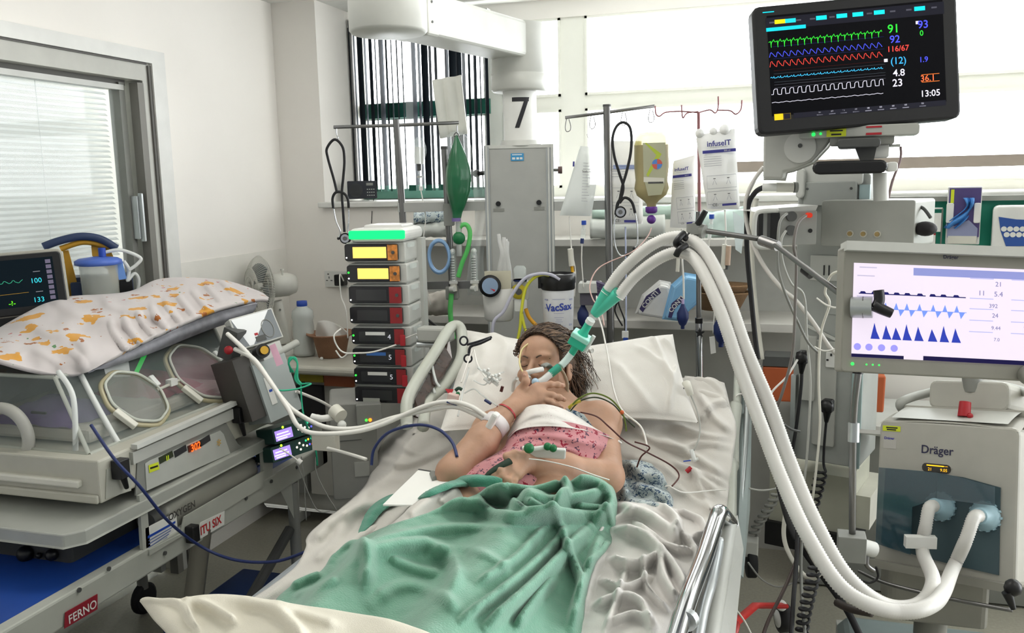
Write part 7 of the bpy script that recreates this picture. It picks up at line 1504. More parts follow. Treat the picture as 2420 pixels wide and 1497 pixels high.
def card(t, T, w_, h_, title, ink=pn, boxes=True, scale=1.):
    b = MB(T)
    if title: b.text(title, 0, h_*.36, .026*scale, ink, bold=.02); b.text('Pressure Infusor', 0, h_*.315, .009*scale, pg_); b.text('500 ml', w_*.2, h_*.26, .008*scale, 'white', d=.0012); b.quad(-w_*.42, h_*.24, w_*.42, h_*.28, ink)
    for k in range(5): b.quad(-w_*.40, h_*(.19-.03*k), w_*(.05+.07*((k*3) % 3)), h_*(.195-.03*k), pg_)
    if boxes:
        for y in (-.06, -.27):
            b.tube([(-w_*.34, h_*y, .001), (w_*.4, h_*y, .001), (w_*.4, h_*(y-.17), .001), (-w_*.34, h_*(y-.17), .001)], .0007, pg_, sub=0, closed=True, n=4)
            for x in (-.15, .2): b.ribbon([(w_*(x-.05), h_*(y-.12)), (w_*x, h_*(y-.05)), (w_*(x+.05), h_*(y-.12))], .0015, pg_); b.quad(w_*(x-.03), h_*(y-.045), w_*(x+.03), h_*(y-.035), 'dgrey')
        b.text('CE-', -w_*.15, -h_*.45, .014*scale, 'dgrey', bold=.01); b.text('BIOSMED', w_*.2, -h_*.45, .010*scale, ink, bold=.02) if False else b.quad(w_*.02, -h_*.47, w_*.38, -h_*.44, ink)
    b.build('print', t)
t, T, w_, h_ = bag(cr_, [(1636, 330), (1722, 318), (1737, 497), (1664, 494)], .12, .018, bagm, 'large white pressure bag with bold navy heading, nearest the monitor'); card(t, T, w_, h_, 'infuseIT')
b = cr_.mb(); b.ball(cr_.p(1645, 326, .12), .016, bagm, 12).ball(cr_.p(1700, 320, .12), .02, bagm, 12).ball(cr_.p(1675, 323, .12), .014, bagm, 12); b.build('bag_top', t)
t, T, w_, h_ = bag(cr_, [(1588, 385), (1638, 372), (1640, 540), (1582, 537)], .06, .012, bagm, 'narrow white pressure bag hanging left of the large printed one'); card(t, T, w_, h_, 'infuseIT', scale=.62)
t, T, w_, h_ = bag(cr_, [(1428, 332), (1516, 336), (1520, 530), (1437, 530)], -.02, .022, bagm, 'broad white pressure bag behind the hanging stethoscope'); card(t, T, w_, h_, None)
b = MB(T); b.quad(-w_*.3, h_*.16, w_*.42, h_*.21, mat('print_faint_blue', '8f9cc4', .5)); b.build('print_bar', t)
t, T, w_, h_ = bag(cr_, [(1373, 345), (1424, 350), (1398, 508), (1322, 505)], .05, .02, bagc, 'tilted cloudy saline bag in a sleeve beside the column')
b = MB(T)
for k in range(14): b.quad(-w_*.02, h_*(.25-.04*k), w_*(.2+.06*((k*7) % 3)), h_*(.256-.04*k), pg_)
b.text('Sodium', w_*.15, h_*.14, .011, 'dgrey'); b.quad(-w_*.5, h_*.2, -w_*.42, h_*.27, pn); b.build('print', t)
b = cr_.mb(); b.tube([cr_.p(1388, 318, .03), cr_.p(1398, 345, .03)], .0012, 'wtube', sub=0); b.build('hanger', t)
# feed bottle
fbt = thing('feed_bottle', 'beige tube-feed bottle with purple cap hanging upside down', 'bottle', cr_.w(1538, 530, .12))
fp_ = [(0, 320), (26, 322), (35, 332), (40, 350), (40, 400), (37, 430), (40, 450), (34, 466), (18, 478), (11, 486), (11, 492)]
b = cr_.mb(); T = frame(cr_.p(1538, 320, .12), (0, -1, 0)); sb5 = 3.15/F
b.lathe([(r_*sb5, (y-320)*sb5) for r_, y in fp_[:4]], mat('feed_top_clear', 'd8cf80', .2, alpha=.75, var=0), T, 30, sy=.55, caps=False).lathe([(r_*sb5, (y-320)*sb5) for r_, y in fp_[3:]], mat('feed_beige', '9c9168', .35), T, 30, sy=.55); b.build('body', fbt)
b = cr_.mb(); b.lathe([(13*sb5, 172*sb5), (14*sb5, 174*sb5), (14*sb5, 184*sb5), (9*sb5, 188*sb5)], 'purple', T, 20).ball(T @ Vector((0, 0, 202*sb5)), (11*sb5,)*3, 'purple', 14); b.build('cap', fbt)
b = cr_.mb(); zf = .12+40*sb5*.55+.002
cr_.poly(b, [(1518, 345), (1568, 345), (1570, 430), (1560, 460), (1530, 462), (1520, 420)], zf, .0008, mat('feed_label', 'a8a88e', .5)); cr_.poly(b, [(1520, 420), (1566, 423), (1566, 434), (1520, 431)], zf+.001, .0005, 'offw'); cr_.t(b, 'Nutrison', 1543, 429, 10, 'black', z=zf+.002) if False else cr_.b(b, 1530, 431, 1564, 435, zf+.001, zf+.0015, 'dgrey')
a_ = cr_.p(1550, 392, zf+.001)
for k, c_ in enumerate(('c05a50', '4f7ec0', 'c05a50', '4f7ec0')): b.prism([(a_.x, a_.y)]+[(a_.x+.018*math.cos(R(90*k+15*j)), a_.y+.018*math.sin(R(90*k+15*j))) for j in range(7)], .0006, mat('pie_'+c_, c_, .5), T=Matrix.Translation((0, 0, a_.z)))
cr_.poly(b, [(1522, 345), (1526, 345), (1560, 370), (1530, 420), (1526, 415), (1548, 372)], zf+.001, .0004, mat('label_lime', 'a8b840', .5)); b.build('label', fbt)
b = MB(); b.tube([cr_.w(1538, 535, .12), P(1530, 560, 3.1), P(1495, 595, 3.0), P(1420, 630, 2.95), P(1395, 670, 2.9), P(1400, 705, 2.85), P(1420, 735, 2.8), P(1428, 770, 2.75)], .0022, mat('line_pinkish', 'c9a8a0', .4), n=6); b.build('feeding_line', None, 'fine pinkish feeding line running from the feed bottle', 'line')
# lines, connectors and bulbs below the bags
b = cr_.mb(); b.tube([cr_.p(1345, 508, .04), cr_.p(1347, 550, .04), cr_.p(1350, 590, .04), cr_.p(1358, 640, .04), cr_.p(1355, 700, .04)], .0025, 'wtube').cyl(cr_.p(1347, 584, .05), cr_.p(1350, 625, .05), .011, 'offw').cyl(cr_.p(1350, 625, .05), cr_.p(1352, 640, .05), .006, 'amber').cyl(cr_.p(1352, 640, .05), cr_.p(1354, 655, .05), .009, 'offw'); b.build('pressure_line', None, 'cream pressure line with white connector under the tilted saline bag', 'line')
def chamber(f, x, y0, z, lab):
    t = thing('drip_line', lab, 'line', f.w(x, y0, z), 'drip lines')
    b = f.mb(); b.cyl(f.p(x, y0, z), f.p(x, y0+10, z), .009, 'blue').cyl(f.p(x, y0+9, z), f.p(x-1, y0+22, z), .006, 'frost').cyl(f.p(x-1, y0+20, z), f.p(x-3, y0+42, z), .009, 'clear'); b.build('spike', t)
    b = f.mb(); b.cyl(f.p(x-4, y0+42, z), f.p(x-5, y0+54, z), .007, 'navy' if y0 > 512 else 'frost').tube([f.p(x-5, y0+54, z), f.p(x-6, y0+100, z), f.p(x-2, y0+160, z)], .0022, 'wtube'); b.build('tube', t)
chamber(cr_, 1380, 518, .05, 'drip line with blue spike below the tilted saline bag'); chamber(cr_, 1673, 506, .14, 'drip line with blue spike below the large printed bag')
b = cr_.mb(); b.tube([cr_.p(1703, 497, .12), cr_.p(1706, 560, .12), cr_.p(1700, 640, .12), cr_.p(1697, 700, .12)], .003, 'wtube').cyl(cr_.p(1704, 575, .12), cr_.p(1701, 630, .12), .009, 'offw').cyl(cr_.p(1712, 578, .12), cr_.p(1710, 622, .12), .011, mat('connector_tan', 'b59c88', .5)).cyl(cr_.p(1710, 622, .12), cr_.p(1709, 632, .12), .006, 'dgrey'); b.build('pressure_line', None, 'pressure line with tan connector under the large printed bag', 'line')
b = cr_.mb(); b.tube([cr_.p(1609, 540, .06), cr_.p(1610, 600, .06), cr_.p(1614, 660, .06), cr_.p(1615, 705, .06)], .0035, 'wtube').cyl(cr_.p(1602, 600, .06), cr_.p(1600, 640, .06), .007, 'offw'); b.build('pressure_line', None, 'white line dropping from the narrow pressure bag to its squeeze bulb', 'line')
def bulb(f, x, y, rx, ry, z, lab):
    t = thing('squeeze_bulb', lab, 'bulb', f.w(x, y+ry, z), 'navy squeeze bulbs'); s_ = 3.2/F
    b = f.mb(); b.lathe([(rx*.3*s_, ry*1.25*s_), (rx*.45*s_, ry*.95*s_), (rx*s_, ry*.35*s_), (rx*s_, -ry*.2*s_), (rx*.6*s_, -ry*.8*s_), (rx*.32*s_, -ry*.95*s_), (rx*.32*s_, -ry*1.25*s_)], 'navy', frame(f.p(x, y, z), (0, 1, 0)), 20); b.build('bulb', t)
    b = f.mb(); b.cyl(f.p(x, y-ry*1.25, z), f.p(x, y-ry*1.7, z), .005, mat('valve_lilac', 'b9a8d0', .3)); b.build('valve', t)
bulb(cr_, 1613, 746, 14, 24, .06, 'smaller navy squeeze bulb left of the star knob stand'); bulb(cr_, 1699, 772, 18, 32, .12, 'large navy squeeze bulb right of the star knob stand'); bulb(cr_, 1374, 752, 14, 26, .0, 'navy squeeze bulb half hidden behind the suction canister')
b = cr_.mb(); b.tube([cr_.p(1690, 660, .12), cr_.p(1684, 720, .12), cr_.p(1681, 780, .12)], .0025, 'wtube'); cr_.poly(b, [(1672, 788), (1684, 786), (1688, 825), (1676, 828)], .12, .003, 'white'); b.build('tag', None, 'white paper tag on a thin line beside the large squeeze bulb', 'tag')
b = cr_.mb(); b.tube([cr_.p(1478, 535, .02), cr_.p(1479, 640, .02), cr_.p(1479, 790, .02)], .003, mat('line_blue_white', 'b4bcd6', .4)); cr_.b(b, 1469, 786, 1485, 802, .01, .03, 'white', .002); cr_.b(b, 1472, 800, 1484, 812, .01, .03, 'blue', .002); b.build('drip_line', None, 'straight pale blue drip line ending in a white and blue connector', 'line')
b = cr_.mb(); cr_.b(b, 1364, 668, 1420, 692, -.05, .04, 'lgrey', .006); cr_.b(b, 1368, 690, 1425, 722, -.05, .03, mat('clamp_dark', '55525c', .5), .005); cr_.poly(b, [(1408, 664), (1428, 672), (1430, 716), (1412, 716)], -.01, .05, mat('clamp_violet', '4a4060', .5)); cr_.cyl(b, 1380, 664, 4, .0, .01, 'steel'); b.build('feed_pump', None, 'small grey and violet feed pump clamped left of the stand', 'pump', bev=.004)
b = cr_.mb(); b.tube([cr_.p(1475, 664, .0), cr_.p(1460, 710, .0), cr_.p(1475, 760, 0), cr_.p(1477, 790, 0)], .003, 'black').tube([cr_.p(1470, 700, .0), cr_.p(1452, 735, .0), cr_.p(1470, 775, 0)], .003, 'black'); b.build('cable', None, 'black looped cables between the drip stand and pale blue line', 'cable')
b = MB(); b.tube([P(1410, 700, 2.9), P(1412, 740, 2.85), P(1424, 780, 2.8), P(1438, 850, 2.7), P(1450, 920, 2.6), P(1470, 970, 2.5), P(1515, 1010, 2.42), P(1530, 1060, 2.36)], .0028, 'wtube', n=6); b.build('infusion_line', None, 'white infusion line falling over the large right pillow', 'infusion line')
# things on the shelves
sg = FC(1560, 700, 3.48)
pk = mat('pack_white', 'd9d8d6', .35, bump=.3, bs=25); pv = mat('pack_navy', '3c3560', .4)
b = sg.mb(); sg.poly(b, [(1508, 738), (1522, 700), (1560, 668), (1580, 672), (1600, 745), (1570, 748)], 0, .08, pk); w1 = b.build('wipes_pack', None, 'white wipes pack with navy lettered band, left of the pair', 'wipes pack', 'wipes packs on the shelf', bev=.01)
b = sg.mb(); sg.poly(b, [(1512, 724), (1528, 694), (1556, 674), (1562, 686), (1536, 706), (1520, 732)], .081, .001, pv); a_ = sg.xy(1537, 702); b.text('CONTI', a_[0], a_[1], .026, 'white', d=.083, rot=R(48), bold=.02); b.build('pack_print', w1)
b = sg.mb(); sg.poly(b, [(1572, 742), (1590, 670), (1618, 645), (1646, 650), (1648, 700), (1600, 745)], .09, .05, mat('pack_blue', '7fb2d8', .35)); w2 = b.build('wipes_pack', None, 'pale blue wipes pack with navy lettered band, right of the pair', 'wipes pack', 'wipes packs on the shelf', bev=.01)
b = sg.mb(); sg.poly(b, [(1578, 738), (1586, 706), (1608, 688), (1614, 700), (1594, 716), (1586, 740)], .141, .001, pv); a_ = sg.xy(1597, 708); b.text('CONTI', a_[0], a_[1], .024, 'white', d=.143, rot=R(50), bold=.02); b.build('pack_print', w2)
T = Matrix.Translation(P(1702, 732, 3.5)); s6 = 3.5/F
for k, lab in enumerate(('lower of two nested brown paper bowls on the shelf', 'upper of two nested brown paper bowls on the shelf')):
    b = MB(); z0 = k*.03; b.lathe([(0, z0), (44*s6, z0), (62*s6, z0+.06), (72*s6, z0+.07), (70*s6, z0+.075), (58*s6, z0+.065), (42*s6, z0+.008), (0, z0+.008)], mat('paper_pulp_dark', '86694c', .9, bump=.6, bs=150), T, 40, sy=.7); b.build('pulp_bowl', None, lab, 'bowl', 'nested bowls')
def linen(x0, y0, x1, y1, d, k, lab, th=.12, nm='folded_linen'):
    f = FC((x0+x1)/2, (y0+y1)/2, d); b = f.mb()
    a, c = f.xy(x0, y0), f.xy(x1, y1); w_, h_ = (c[0]-a[0]), (a[1]-c[1])
    b.grid(lambda u, v: (a[0]+w_*u, c[1]+h_*(.5+.5*math.sin(math.pi*(v-.5)))*(1-.12*math.sin(3*u+1))+.006*mnoise.noise(Vector((u*7, v*6, x0))), th/2*math.cos(math.pi*(v-.5))+.01*mnoise.noise(Vector((u*5, v*5, y0)))), 26, 14, k)
    b.grid(lambda u, v: (a[0]+w_*u, c[1]+h_*v*.92, -th*.4), 6, 3, k); return b.build(nm, None, lab, 'linen', solid=.004)
linen(1395, 512, 1570, 562, 3.62, mat('linen_white', 'c9ccc6', .85), 'folded white linen on the upper shelf behind the hanging bags')
linen(1400, 488, 1590, 520, 3.66, mat('linen_mint', 'a9bdb2', .85), 'mint green linen on top of the white linen pile')
linen(1640, 495, 1760, 565, 3.62, mat('linen_mint2', 'bdd0ca', .85), 'pale mint bundle on the upper shelf behind the printed bag')
linen(978, 500, 1052, 528, 3.7, pg, 'blue-printed gown folded on the shelf left of the column', nm='folded_gown')
linen(972, 526, 1060, 560, 3.68, mat('linen_white'), 'white bundle on the upper shelf below the blue-printed gown')
linen(985, 690, 1060, 745, 3.6, mat('linen_cream', 'bdb7ae', .85), 'cream pillow lying on the lower shelf left of the column')
b = MB(); b.add([P(1732, 500, 3.4), P(1762, 520, 3.4), P(1752, 600, 3.4), P(1738, 590, 3.4)], [(0, 1, 2, 3)], mat('film_sheet', 'd4dede', .3, alpha=.7)); b.build('plastic_sheet', None, 'thin translucent sheet hanging behind the black hose', 'sheet', solid=.002)
b = MB(); b.tube([P(985, 730, 3.4), P(1010, 755, 3.35), P(1040, 778, 3.3)], .005, 'black', sub=4); b.build('strap', None, 'black strap running down to the left head rail', 'strap')
# ================================================================== RIGHT BACKGROUND AND FLOOR
bgw = FC(2300, 510, 3.35)
gb = thing('glove_box', 'purple and white glove box with blue gloves pulled out, on the teal panel', 'glove box', bgw.w(2277, 578, 0))
b = bgw.mb(); bgw.b(b, 2236, 442, 2318, 578, -.1, 0, 'white', .004); bgw.b(b, 2240, 445, 2316, 560, 0, .004, mat('box_violet', '4a3e72', .5)); b.build('box', gb)
b = bgw.mb(); bgw.b(b, 2244, 448, 2252, 480, .004, .005, 'yellow'); bgw.poly(b, [(2240, 528), (2256, 535), (2290, 520), (2312, 540), (2312, 562), (2240, 562)], .004, .001, mat('box_pale_violet', '8a8fae', .5)); bgw.b(b, 2242, 558, 2311, 576, .004, .006, 'offw'); b.build('box_print', gb, sep=1)
b = bgw.mb(); bgw.b(b, 2235, 480, 2253, 527, -.1, .012, 'white', .006); bgw.b(b, 2301, 480, 2317, 527, -.1, .012, 'white', .006); b.build('holder_arm', gb, sep=1)
b = bgw.mb(); b.grid(lambda u, v: (bgw.p(2265+26*math.sin(3*v+1)+ (u-.5)*26*(1-.4*math.sin(6*v)), 468+72*v, .012+.014*math.sin(9*u+5*v)+.01*math.sin(11*v))), 14, 24, mat('glove_blue', '3f7fc4', .4, bump=.4)); b.build('gloves', gb, solid=.003)
dp_ = thing('dispenser', 'white wall dispenser with blue panel of white circles at the right edge', 'dispenser', bgw.w(2390, 578, 0))
b = bgw.mb(); bgw.b(b, 2346, 487, 2470, 600, -.1, .03, 'white', .02); b.build('case', dp_)
b = bgw.mb(); bgw.poly(b, [(2359, 512), (2400, 518), (2465, 520), (2465, 578), (2380, 580), (2366, 545)], .0315, .001, mat('dispenser_blue', '2a4f98', .4)); fb_ = b.build('front_panel', dp_)
b = bgw.mb()
for i in range(5): bgw.cyl(b, 2373+14*i, 540, 6, .0325, .034, 'white', 18)
for i in range(4): bgw.cyl(b, 2380+14*i, 553, 6, .0325, .034, 'white', 18)
b.build('symbols', fb_)
hk_ = thing('wall_holder', 'small white wire holder rack on the teal panel left of the glove box', 'holder', bgw.w(2205, 578, 0))
b = bgw.mb(); b.tube([bgw.p(2182, 492, .02), bgw.p(2226, 492, .02)], .003, 'white', sub=0); bgw.b(b, 2181, 504, 2226, 548, -.02, .02, 'white', .003); bgw.b(b, 2161, 485, 2173, 515, -.03, .02, 'white', .004); b.tube([bgw.p(2183, 492, .02), bgw.p(2183, 580, .02)], .003, 'mgrey', sub=0).tube([bgw.p(2226, 492, .02), bgw.p(2226, 580, .02)], .003, 'mgrey', sub=0); bgw.b(b, 2190, 552, 2212, 578, -.02, .01, 'red'); bgw.b(b, 2196, 556, 2212, 578, .01, .012, 'white'); b.build('rack', hk_)
fk2 = FC(2190, 540, 2.45)
b = fk2.mb(); b.tube([fk2.p(2158, 487, -.05), fk2.p(2180, 494, -.02), fk2.p(2198, 515, 0)], .005, 'dgrey').ball(fk2.p(2187, 541, 0), (.031, .021, .03), mat('knob_soft_black', '141014', .7, bump=.3), 20); b.build('lamp_knob', None, 'black rounded knob on a bent rod beside the connector box', 'knob')
b = MB(); q1, q2 = P(1815, 860, 3.3), P(1885, 942, 3.3); c = (q1+q2)/2; b.box(c, (.14, .12, abs(q1.z-q2.z)), mat('sharps_orange', 'c2623a', .5), taper=1.05); bx_ = b.build('sharps_bin', None, 'orange sharps bin with dark lid behind the hoses', 'bin', bev=.006)
b = MB(); b.box(c+Vector((0, 0, abs(q1.z-q2.z)/2+.02)), (.15, .13, .035), 'dgrey', taper=.9); b.build('lid', bx_)
b = MB(); q1, q2 = P(2042, 880, 3.2), P(2062, 968, 3.2); b.box((q1+q2)/2, (.1, .1, abs(q1.z-q2.z)), mat('sharps_orange', 'c2623a', .5), taper=1.05); b.build('sharps_bin', None, 'second orange sharps bin, seen between the column and the ventilator', 'bin', bev=.006)
# white cabinet and plinth on the floor
wc_ = FC(1910, 1200, 2.95, -14)
t = thing('floor_cabinet', 'low cream cabinet with black plinth behind the coiled cords', 'cabinet', wc_.w(1910, 1300, -.1))
b = wc_.mb(); wc_.b(b, 1815, 1112, 2006, 1252, -.3, 0, mat('cabinet_cream2', 'b9b9aa', .5), .003); b.build('case', t)
b = wc_.mb(); wc_.b(b, 1810, 1248, 2008, 1306, -.3, .02, 'black', .003); b.build('plinth', t)
b = wc_.mb(); wc_.b(b, 1985, 1170, 2040, 1250, -.35, -.08, 'offw'); b.build('side_panel', t)
# red pedal bar with castor
rb = thing('pedal_bar', 'red bed pedal bar with white castor on the floor at lower right', 'pedal', P(1850, 1480, Z=.0))
y_ = 2.12
b = MB(); b.tube([P(1735, 1475, 2.03), P(1785, 1432, 2.12), P(1855, 1432, 2.2)], .012, mat('pedal_red', 'b02420', .4), sub=0, n=8, flat=.6).tube([P(1735, 1476, 2.03), P(1730, 1500, 2.0), P(1745, 1540, 2.0)], .014, 'pedal_red' if 0 else mat('pedal_red'), sub=0, n=8); b.build('bar', rb)
cc_ = P(1852, 1462, 2.22)
b = MB(); b.lathe([(.02, -.016), (.035, -.014), (.035, .014), (.02, .016)], 'rubber', frame(cc_, (1, .4, 0)), 22).lathe([(0, -.02), (.022, -.018), (.022, .018), (0, .02)], 'white', frame(cc_, (1, .4, 0)), 22).ball(P(1847, 1432, 2.2), .014, 'white', 10); b.build('castor', rb)
cc_ = P(1775, 1330, 2.6)
b = MB(); b.lathe([(.02, -.016), (.045, -.014), (.045, .014), (.02, .016)], 'rubber', frame(cc_, (1, .2, 0)), 22).box(cc_+Vector((0, 0, .05)), (.04, .05, .05), 'lgrey'); b.build('castor', None, 'black castor under the head end of the bed rail', 'castor', bev=.004)
# cables on the right
def cab(pts, r, k, lab, cat='cable', nm='cable', rib=0): b = MB(); b.tube([P(*q) for q in pts], r, k, n=8, rib=rib); return b.build(nm, None, lab, cat)
cab([(1830, 1085, 2.4), (1846, 1170, 2.35), (1870, 1250, 2.3), (1905, 1310, 2.25), (1950, 1370, 2.2), (2000, 1440, 2.15), (2040, 1520, 2.1)], .009, 'rubber', 'thick black cable sweeping down to the floor beside the hoses')
cab([(1805, 395, 2.6), (1780, 430, 2.62), (1762, 480, 2.64), (1770, 550, 2.64), (1800, 620, 2.62), (1845, 680, 2.6), (1880, 710, 2.6), (1920, 760, 2.6), (1960, 820, 2.6), (1990, 850, 2.6)], .0065, mat('cable_pale', 'c9c6c0', .4), 'thick pale cable curving from the monitor arm behind the rack')
cab([(1805, 443, 2.6), (1785, 455, 2.62), (1768, 490, 2.64), (1765, 580, 2.66), (1775, 700, 2.68), (1785, 800, 2.7), (1792, 850, 2.7)], .008, 'rubber', 'thick black cable running down left of the equipment rack')
cab([(1787, 470, 2.8), (1775, 560, 2.8), (1782, 700, 2.8), (1800, 850, 2.8)], .009, 'offw', 'pale hose running parallel behind the thick black cable', 'hose', 'hose')
b = MB(); b.cyl(P(1803, 443, 2.6), P(1840, 443, 2.58), .012, 'white').cyl(P(1835, 443, 2.58), P(1876, 443, 2.57), .0135, 'offw').cyl(P(1876, 443, 2.57), P(1884, 443, 2.57), .016, 'mgrey'); b.build('cable_connector', None, 'white cable connector plugged into the column top from the left', 'connector')
cab([(1860, 505, 2.4), (1843, 525, 2.38), (1838, 580, 2.38), (1840, 640, 2.4), (1858, 700, 2.42), (1885, 760, 2.45), (1910, 810, 2.48), (1935, 835, 2.5)], .0038, 'mgrey', 'grey cable looping from the upper rack connector down the column')
cab([(1905, 510, 2.38), (1885, 530, 2.36), (1876, 580, 2.36), (1882, 620, 2.38), (1880, 700, 2.4), (1876, 800, 2.42), (1868, 860, 2.44), (1845, 940, 2.46), (1828, 980, 2.5)], .0042, mat('cable_taupe', '6f6a66', .5), 'taupe cable from the red rack connector falling past the orange bin')
cab([(1858, 545, 2.4), (1846, 570, 2.4), (1850, 620, 2.42), (1870, 670, 2.44), (1900, 700, 2.46), (1907, 800, 2.5), (1915, 900, 2.5), (1912, 1000, 2.5), (1905, 1100, 2.5), (1893, 1190, 2.5)], .0035, 'grey', 'thin grey cable hanging down the whole column front')
cab([(1995, 640, 2.3), (1965, 650, 2.32), (1950, 690, 2.36), (1960, 720, 2.36), (1940, 790, 2.4), (1935, 900, 2.42), (1938, 1000, 2.42), (1930, 1100, 2.42), (1918, 1200, 2.42)], .0035, 'offw', 'cream cable coming from behind the ventilator display')
cab([(1930, 705, 2.36), (1955, 722, 2.34), (1980, 726, 2.32), (1985, 700, 2.3)], .0025, 'wtube', 'short white loop of cable on the column face')
cab([(1925, 820, 2.36), (1950, 830, 2.34), (1985, 822, 2.3)], .0022, 'wtube', 'thin pale cable dipping into the ventilator display edge')
cab([(1885, 850, 2.5), (1860, 890, 2.5), (1830, 920, 2.5), (1812, 945, 2.5)], .003, 'white', 'white cable slanting in front of the orange bin')
cab([(1848, 1000, 2.35), (1870, 1015, 2.35), (1890, 1020, 2.36)], .0035, 'dgrey', 'short dark cable tied across the column edge')
cab([(1860, 1190, 2.35), (1852, 1260, 2.33), (1865, 1310, 2.3), (1900, 1360, 2.25), (1930, 1365, 2.2), (1950, 1330, 2.2)], .006, 'offw', 'cream hose dipping between the cables near the floor', 'hose', 'hose')
cab([(1888, 1280, 2.25), (1880, 1330, 2.22), (1850, 1400, 2.15), (1815, 1470, 2.1), (1795, 1530, 2.05)], .0045, mat('cable_brown', '3c2e2a', .5), 'dark brown cable slanting left across the floor')
cab([(1885, 1240, 2.25), (1882, 1330, 2.2), (1875, 1420, 2.12), (1868, 1530, 2.05)], .0055, 'rubber', 'straight black cable hanging to the floor left of the coiled cord')
cab([(1895, 1260, 2.25), (1893, 1350, 2.2), (1897, 1440, 2.12), (1906, 1530, 2.05)], .004, 'mgrey', 'grey cable hanging to the floor beside the coiled cord')
cab([(1905, 1290, 2.25), (1935, 1340, 2.2), (1980, 1385, 2.15), (2040, 1425, 2.12), (2075, 1440, 2.12)], .0065, 'offw', 'cream hose lying just under the twin breathing hoses', 'hose', 'hose')
cab([(1768, 1330, 2.2), (1800, 1370, 2.2), (1840, 1388, 2.2), (1880, 1375, 2.2), (1892, 1355, 2.2)], .0022, 'mgrey', 'thin wire sagging over the floor from the bed rail')
cab([(1738, 1440, 2.0), (1760, 1470, 1.98), (1785, 1520, 1.95)], .0022, 'offw', 'thin pale wire dangling over the red pedal bar')
cab([(1770, 1155, 2.4), (1800, 1160, 2.4), (1835, 1155, 2.4), (1850, 1145, 2.4)], .0028, 'grey', 'thin grey wire stretched from the rail to the coiled air hose')
cab([(1978, 1425, 2.15), (2010, 1440, 2.1), (2060, 1450, 2.05)], .010, mat('hose_brown', '37302c', .5), 'short dark brown hose end lying under the breathing hoses', 'hose', 'hose')
cab([(2030, 1370, 2.1), (2055, 1378, 2.1), (2075, 1365, 2.1), (2070, 1340, 2.1)], .003, 'black', 'black lead looping below the ventilator corner')
b = MB(); b.cyl(P(2380, 1400, 2.0), P(2395, 1440, 2.0), .012, 'black', r2=.006).ball(P(2394, 1390, 2.0), .02, 'black', 10); b.build('spray_nozzle', None, 'black tapered handle hanging below the ventilator\'s right corner', 'handle')
# ================================================================== LINES ON THE BED
cab([(1372, 975, 2.36), (1410, 985, 2.33), (1440, 1010, 2.3), (1480, 1045, 2.3), (1530, 1070, 2.34), (1585, 1100, 2.36), (1605, 1125, 2.34), (1588, 1150, 2.3)], .0022, mat('lead_maroon', '4a1f18', .5), 'dark maroon monitoring lead crossing the bare shoulder', 'lead', 'monitoring_lead')
cab([(1345, 968, 2.38), (1365, 945, 2.36), (1400, 930, 2.36), (1440, 942, 2.36), (1468, 972, 2.36), (1478, 1000, 2.36), (1480, 1020, 2.36)], .0024, mat('lead_olive', '5a6a1c', .5), 'olive green monitoring lead looping over the shoulder', 'lead', 'monitoring_lead')
cab([(1348, 972, 2.38), (1372, 948, 2.37), (1410, 940, 2.37), (1448, 956, 2.37), (1474, 985, 2.37), (1500, 1010, 2.4)], .002, mat('lead_black_green', '2a3418', .5), 'near-black monitoring lead beside the olive one', 'lead', 'monitoring_lead')
cab([(1505, 1105, 2.36), (1515, 1080, 2.35), (1535, 1058, 2.35), (1500, 1045, 2.34)], .0022, mat('lead_maroon'), 'short maroon lead branching upward on the sheet', 'lead', 'monitoring_lead')
b = MB(); b.ball(P(1470, 975, 2.35), .006, mat('orange_clip', 'c05a28', .5), 8); b.build('lead_clip', None, 'tiny orange clip where the leads meet on the shoulder', 'clip')
b = MB(); b.tube([P(1344, 964, 2.375), P(1356, 955, 2.37), P(1372, 948, 2.37)], .004, mat('clip_yellow', 'a89a28', .5)); b.build('lead_clip', None, 'yellow clip at the patient\'s collarbone', 'clip')
hs = thing('call_handset', 'white handset with cord hanging over the wedge pillow at right', 'handset', P(1627, 935, 2.62))
b = MB(); b.tube([P(1622, 906, 2.63), P(1627, 918, 2.61), P(1632, 934, 2.61)], lambda t: .014-.004*t, 'offw', n=12, flat=.8); b.build('grip', hs)
b = MB(); b.tube([P(1632, 934, 2.61), P(1645, 965, 2.6), P(1654, 1000, 2.56), P(1652, 1035, 2.52), P(1640, 1065, 2.5)], .0022, 'grey').tube([P(1622, 906, 2.64), P(1612, 930, 2.64), P(1614, 955, 2.64)], .002, 'dgrey'); b.build('cord', hs)
st_ = thing('stopcock', 'clear stopcock with red cap and blue tab lying on the right of the sheet', 'stopcock', P(1632, 1100, 2.44))
b = MB(); b.cyl(P(1634, 1065, 2.46), P(1642, 1090, 2.44), .006, 'frost').cyl(P(1630, 1088, 2.45), P(1650, 1085, 2.45), .004, 'frost'); b.build('body', st_)
b = MB(); b.cyl(P(1634, 1106, 2.42), P(1622, 1116, 2.42), .0065, 'red'); b.build('cap', st_)
b = MB(); b.tube([P(1615, 1091, 2.44), P(1632, 1089, 2.44)], .002, 'blue', sub=0); b.build('tab', st_)
cab([(1572, 1150, 2.3), (1582, 1149, 2.29), (1592, 1155, 2.28), (1620, 1165, 2.3), (1680, 1160, 2.35), (1716, 1158, 2.36)], .0018, 'wtube', 'fine white line running over the sheet to the right rail', 'infusion line', 'infusion_line')
cab([(1250, 1085, 2.13), (1290, 1090, 2.14), (1350, 1104, 2.16), (1400, 1122, 2.17), (1440, 1135, 2.18)], .0016, 'wtube', 'fine white line lying along the forearm over the gown', 'infusion line', 'infusion_line')
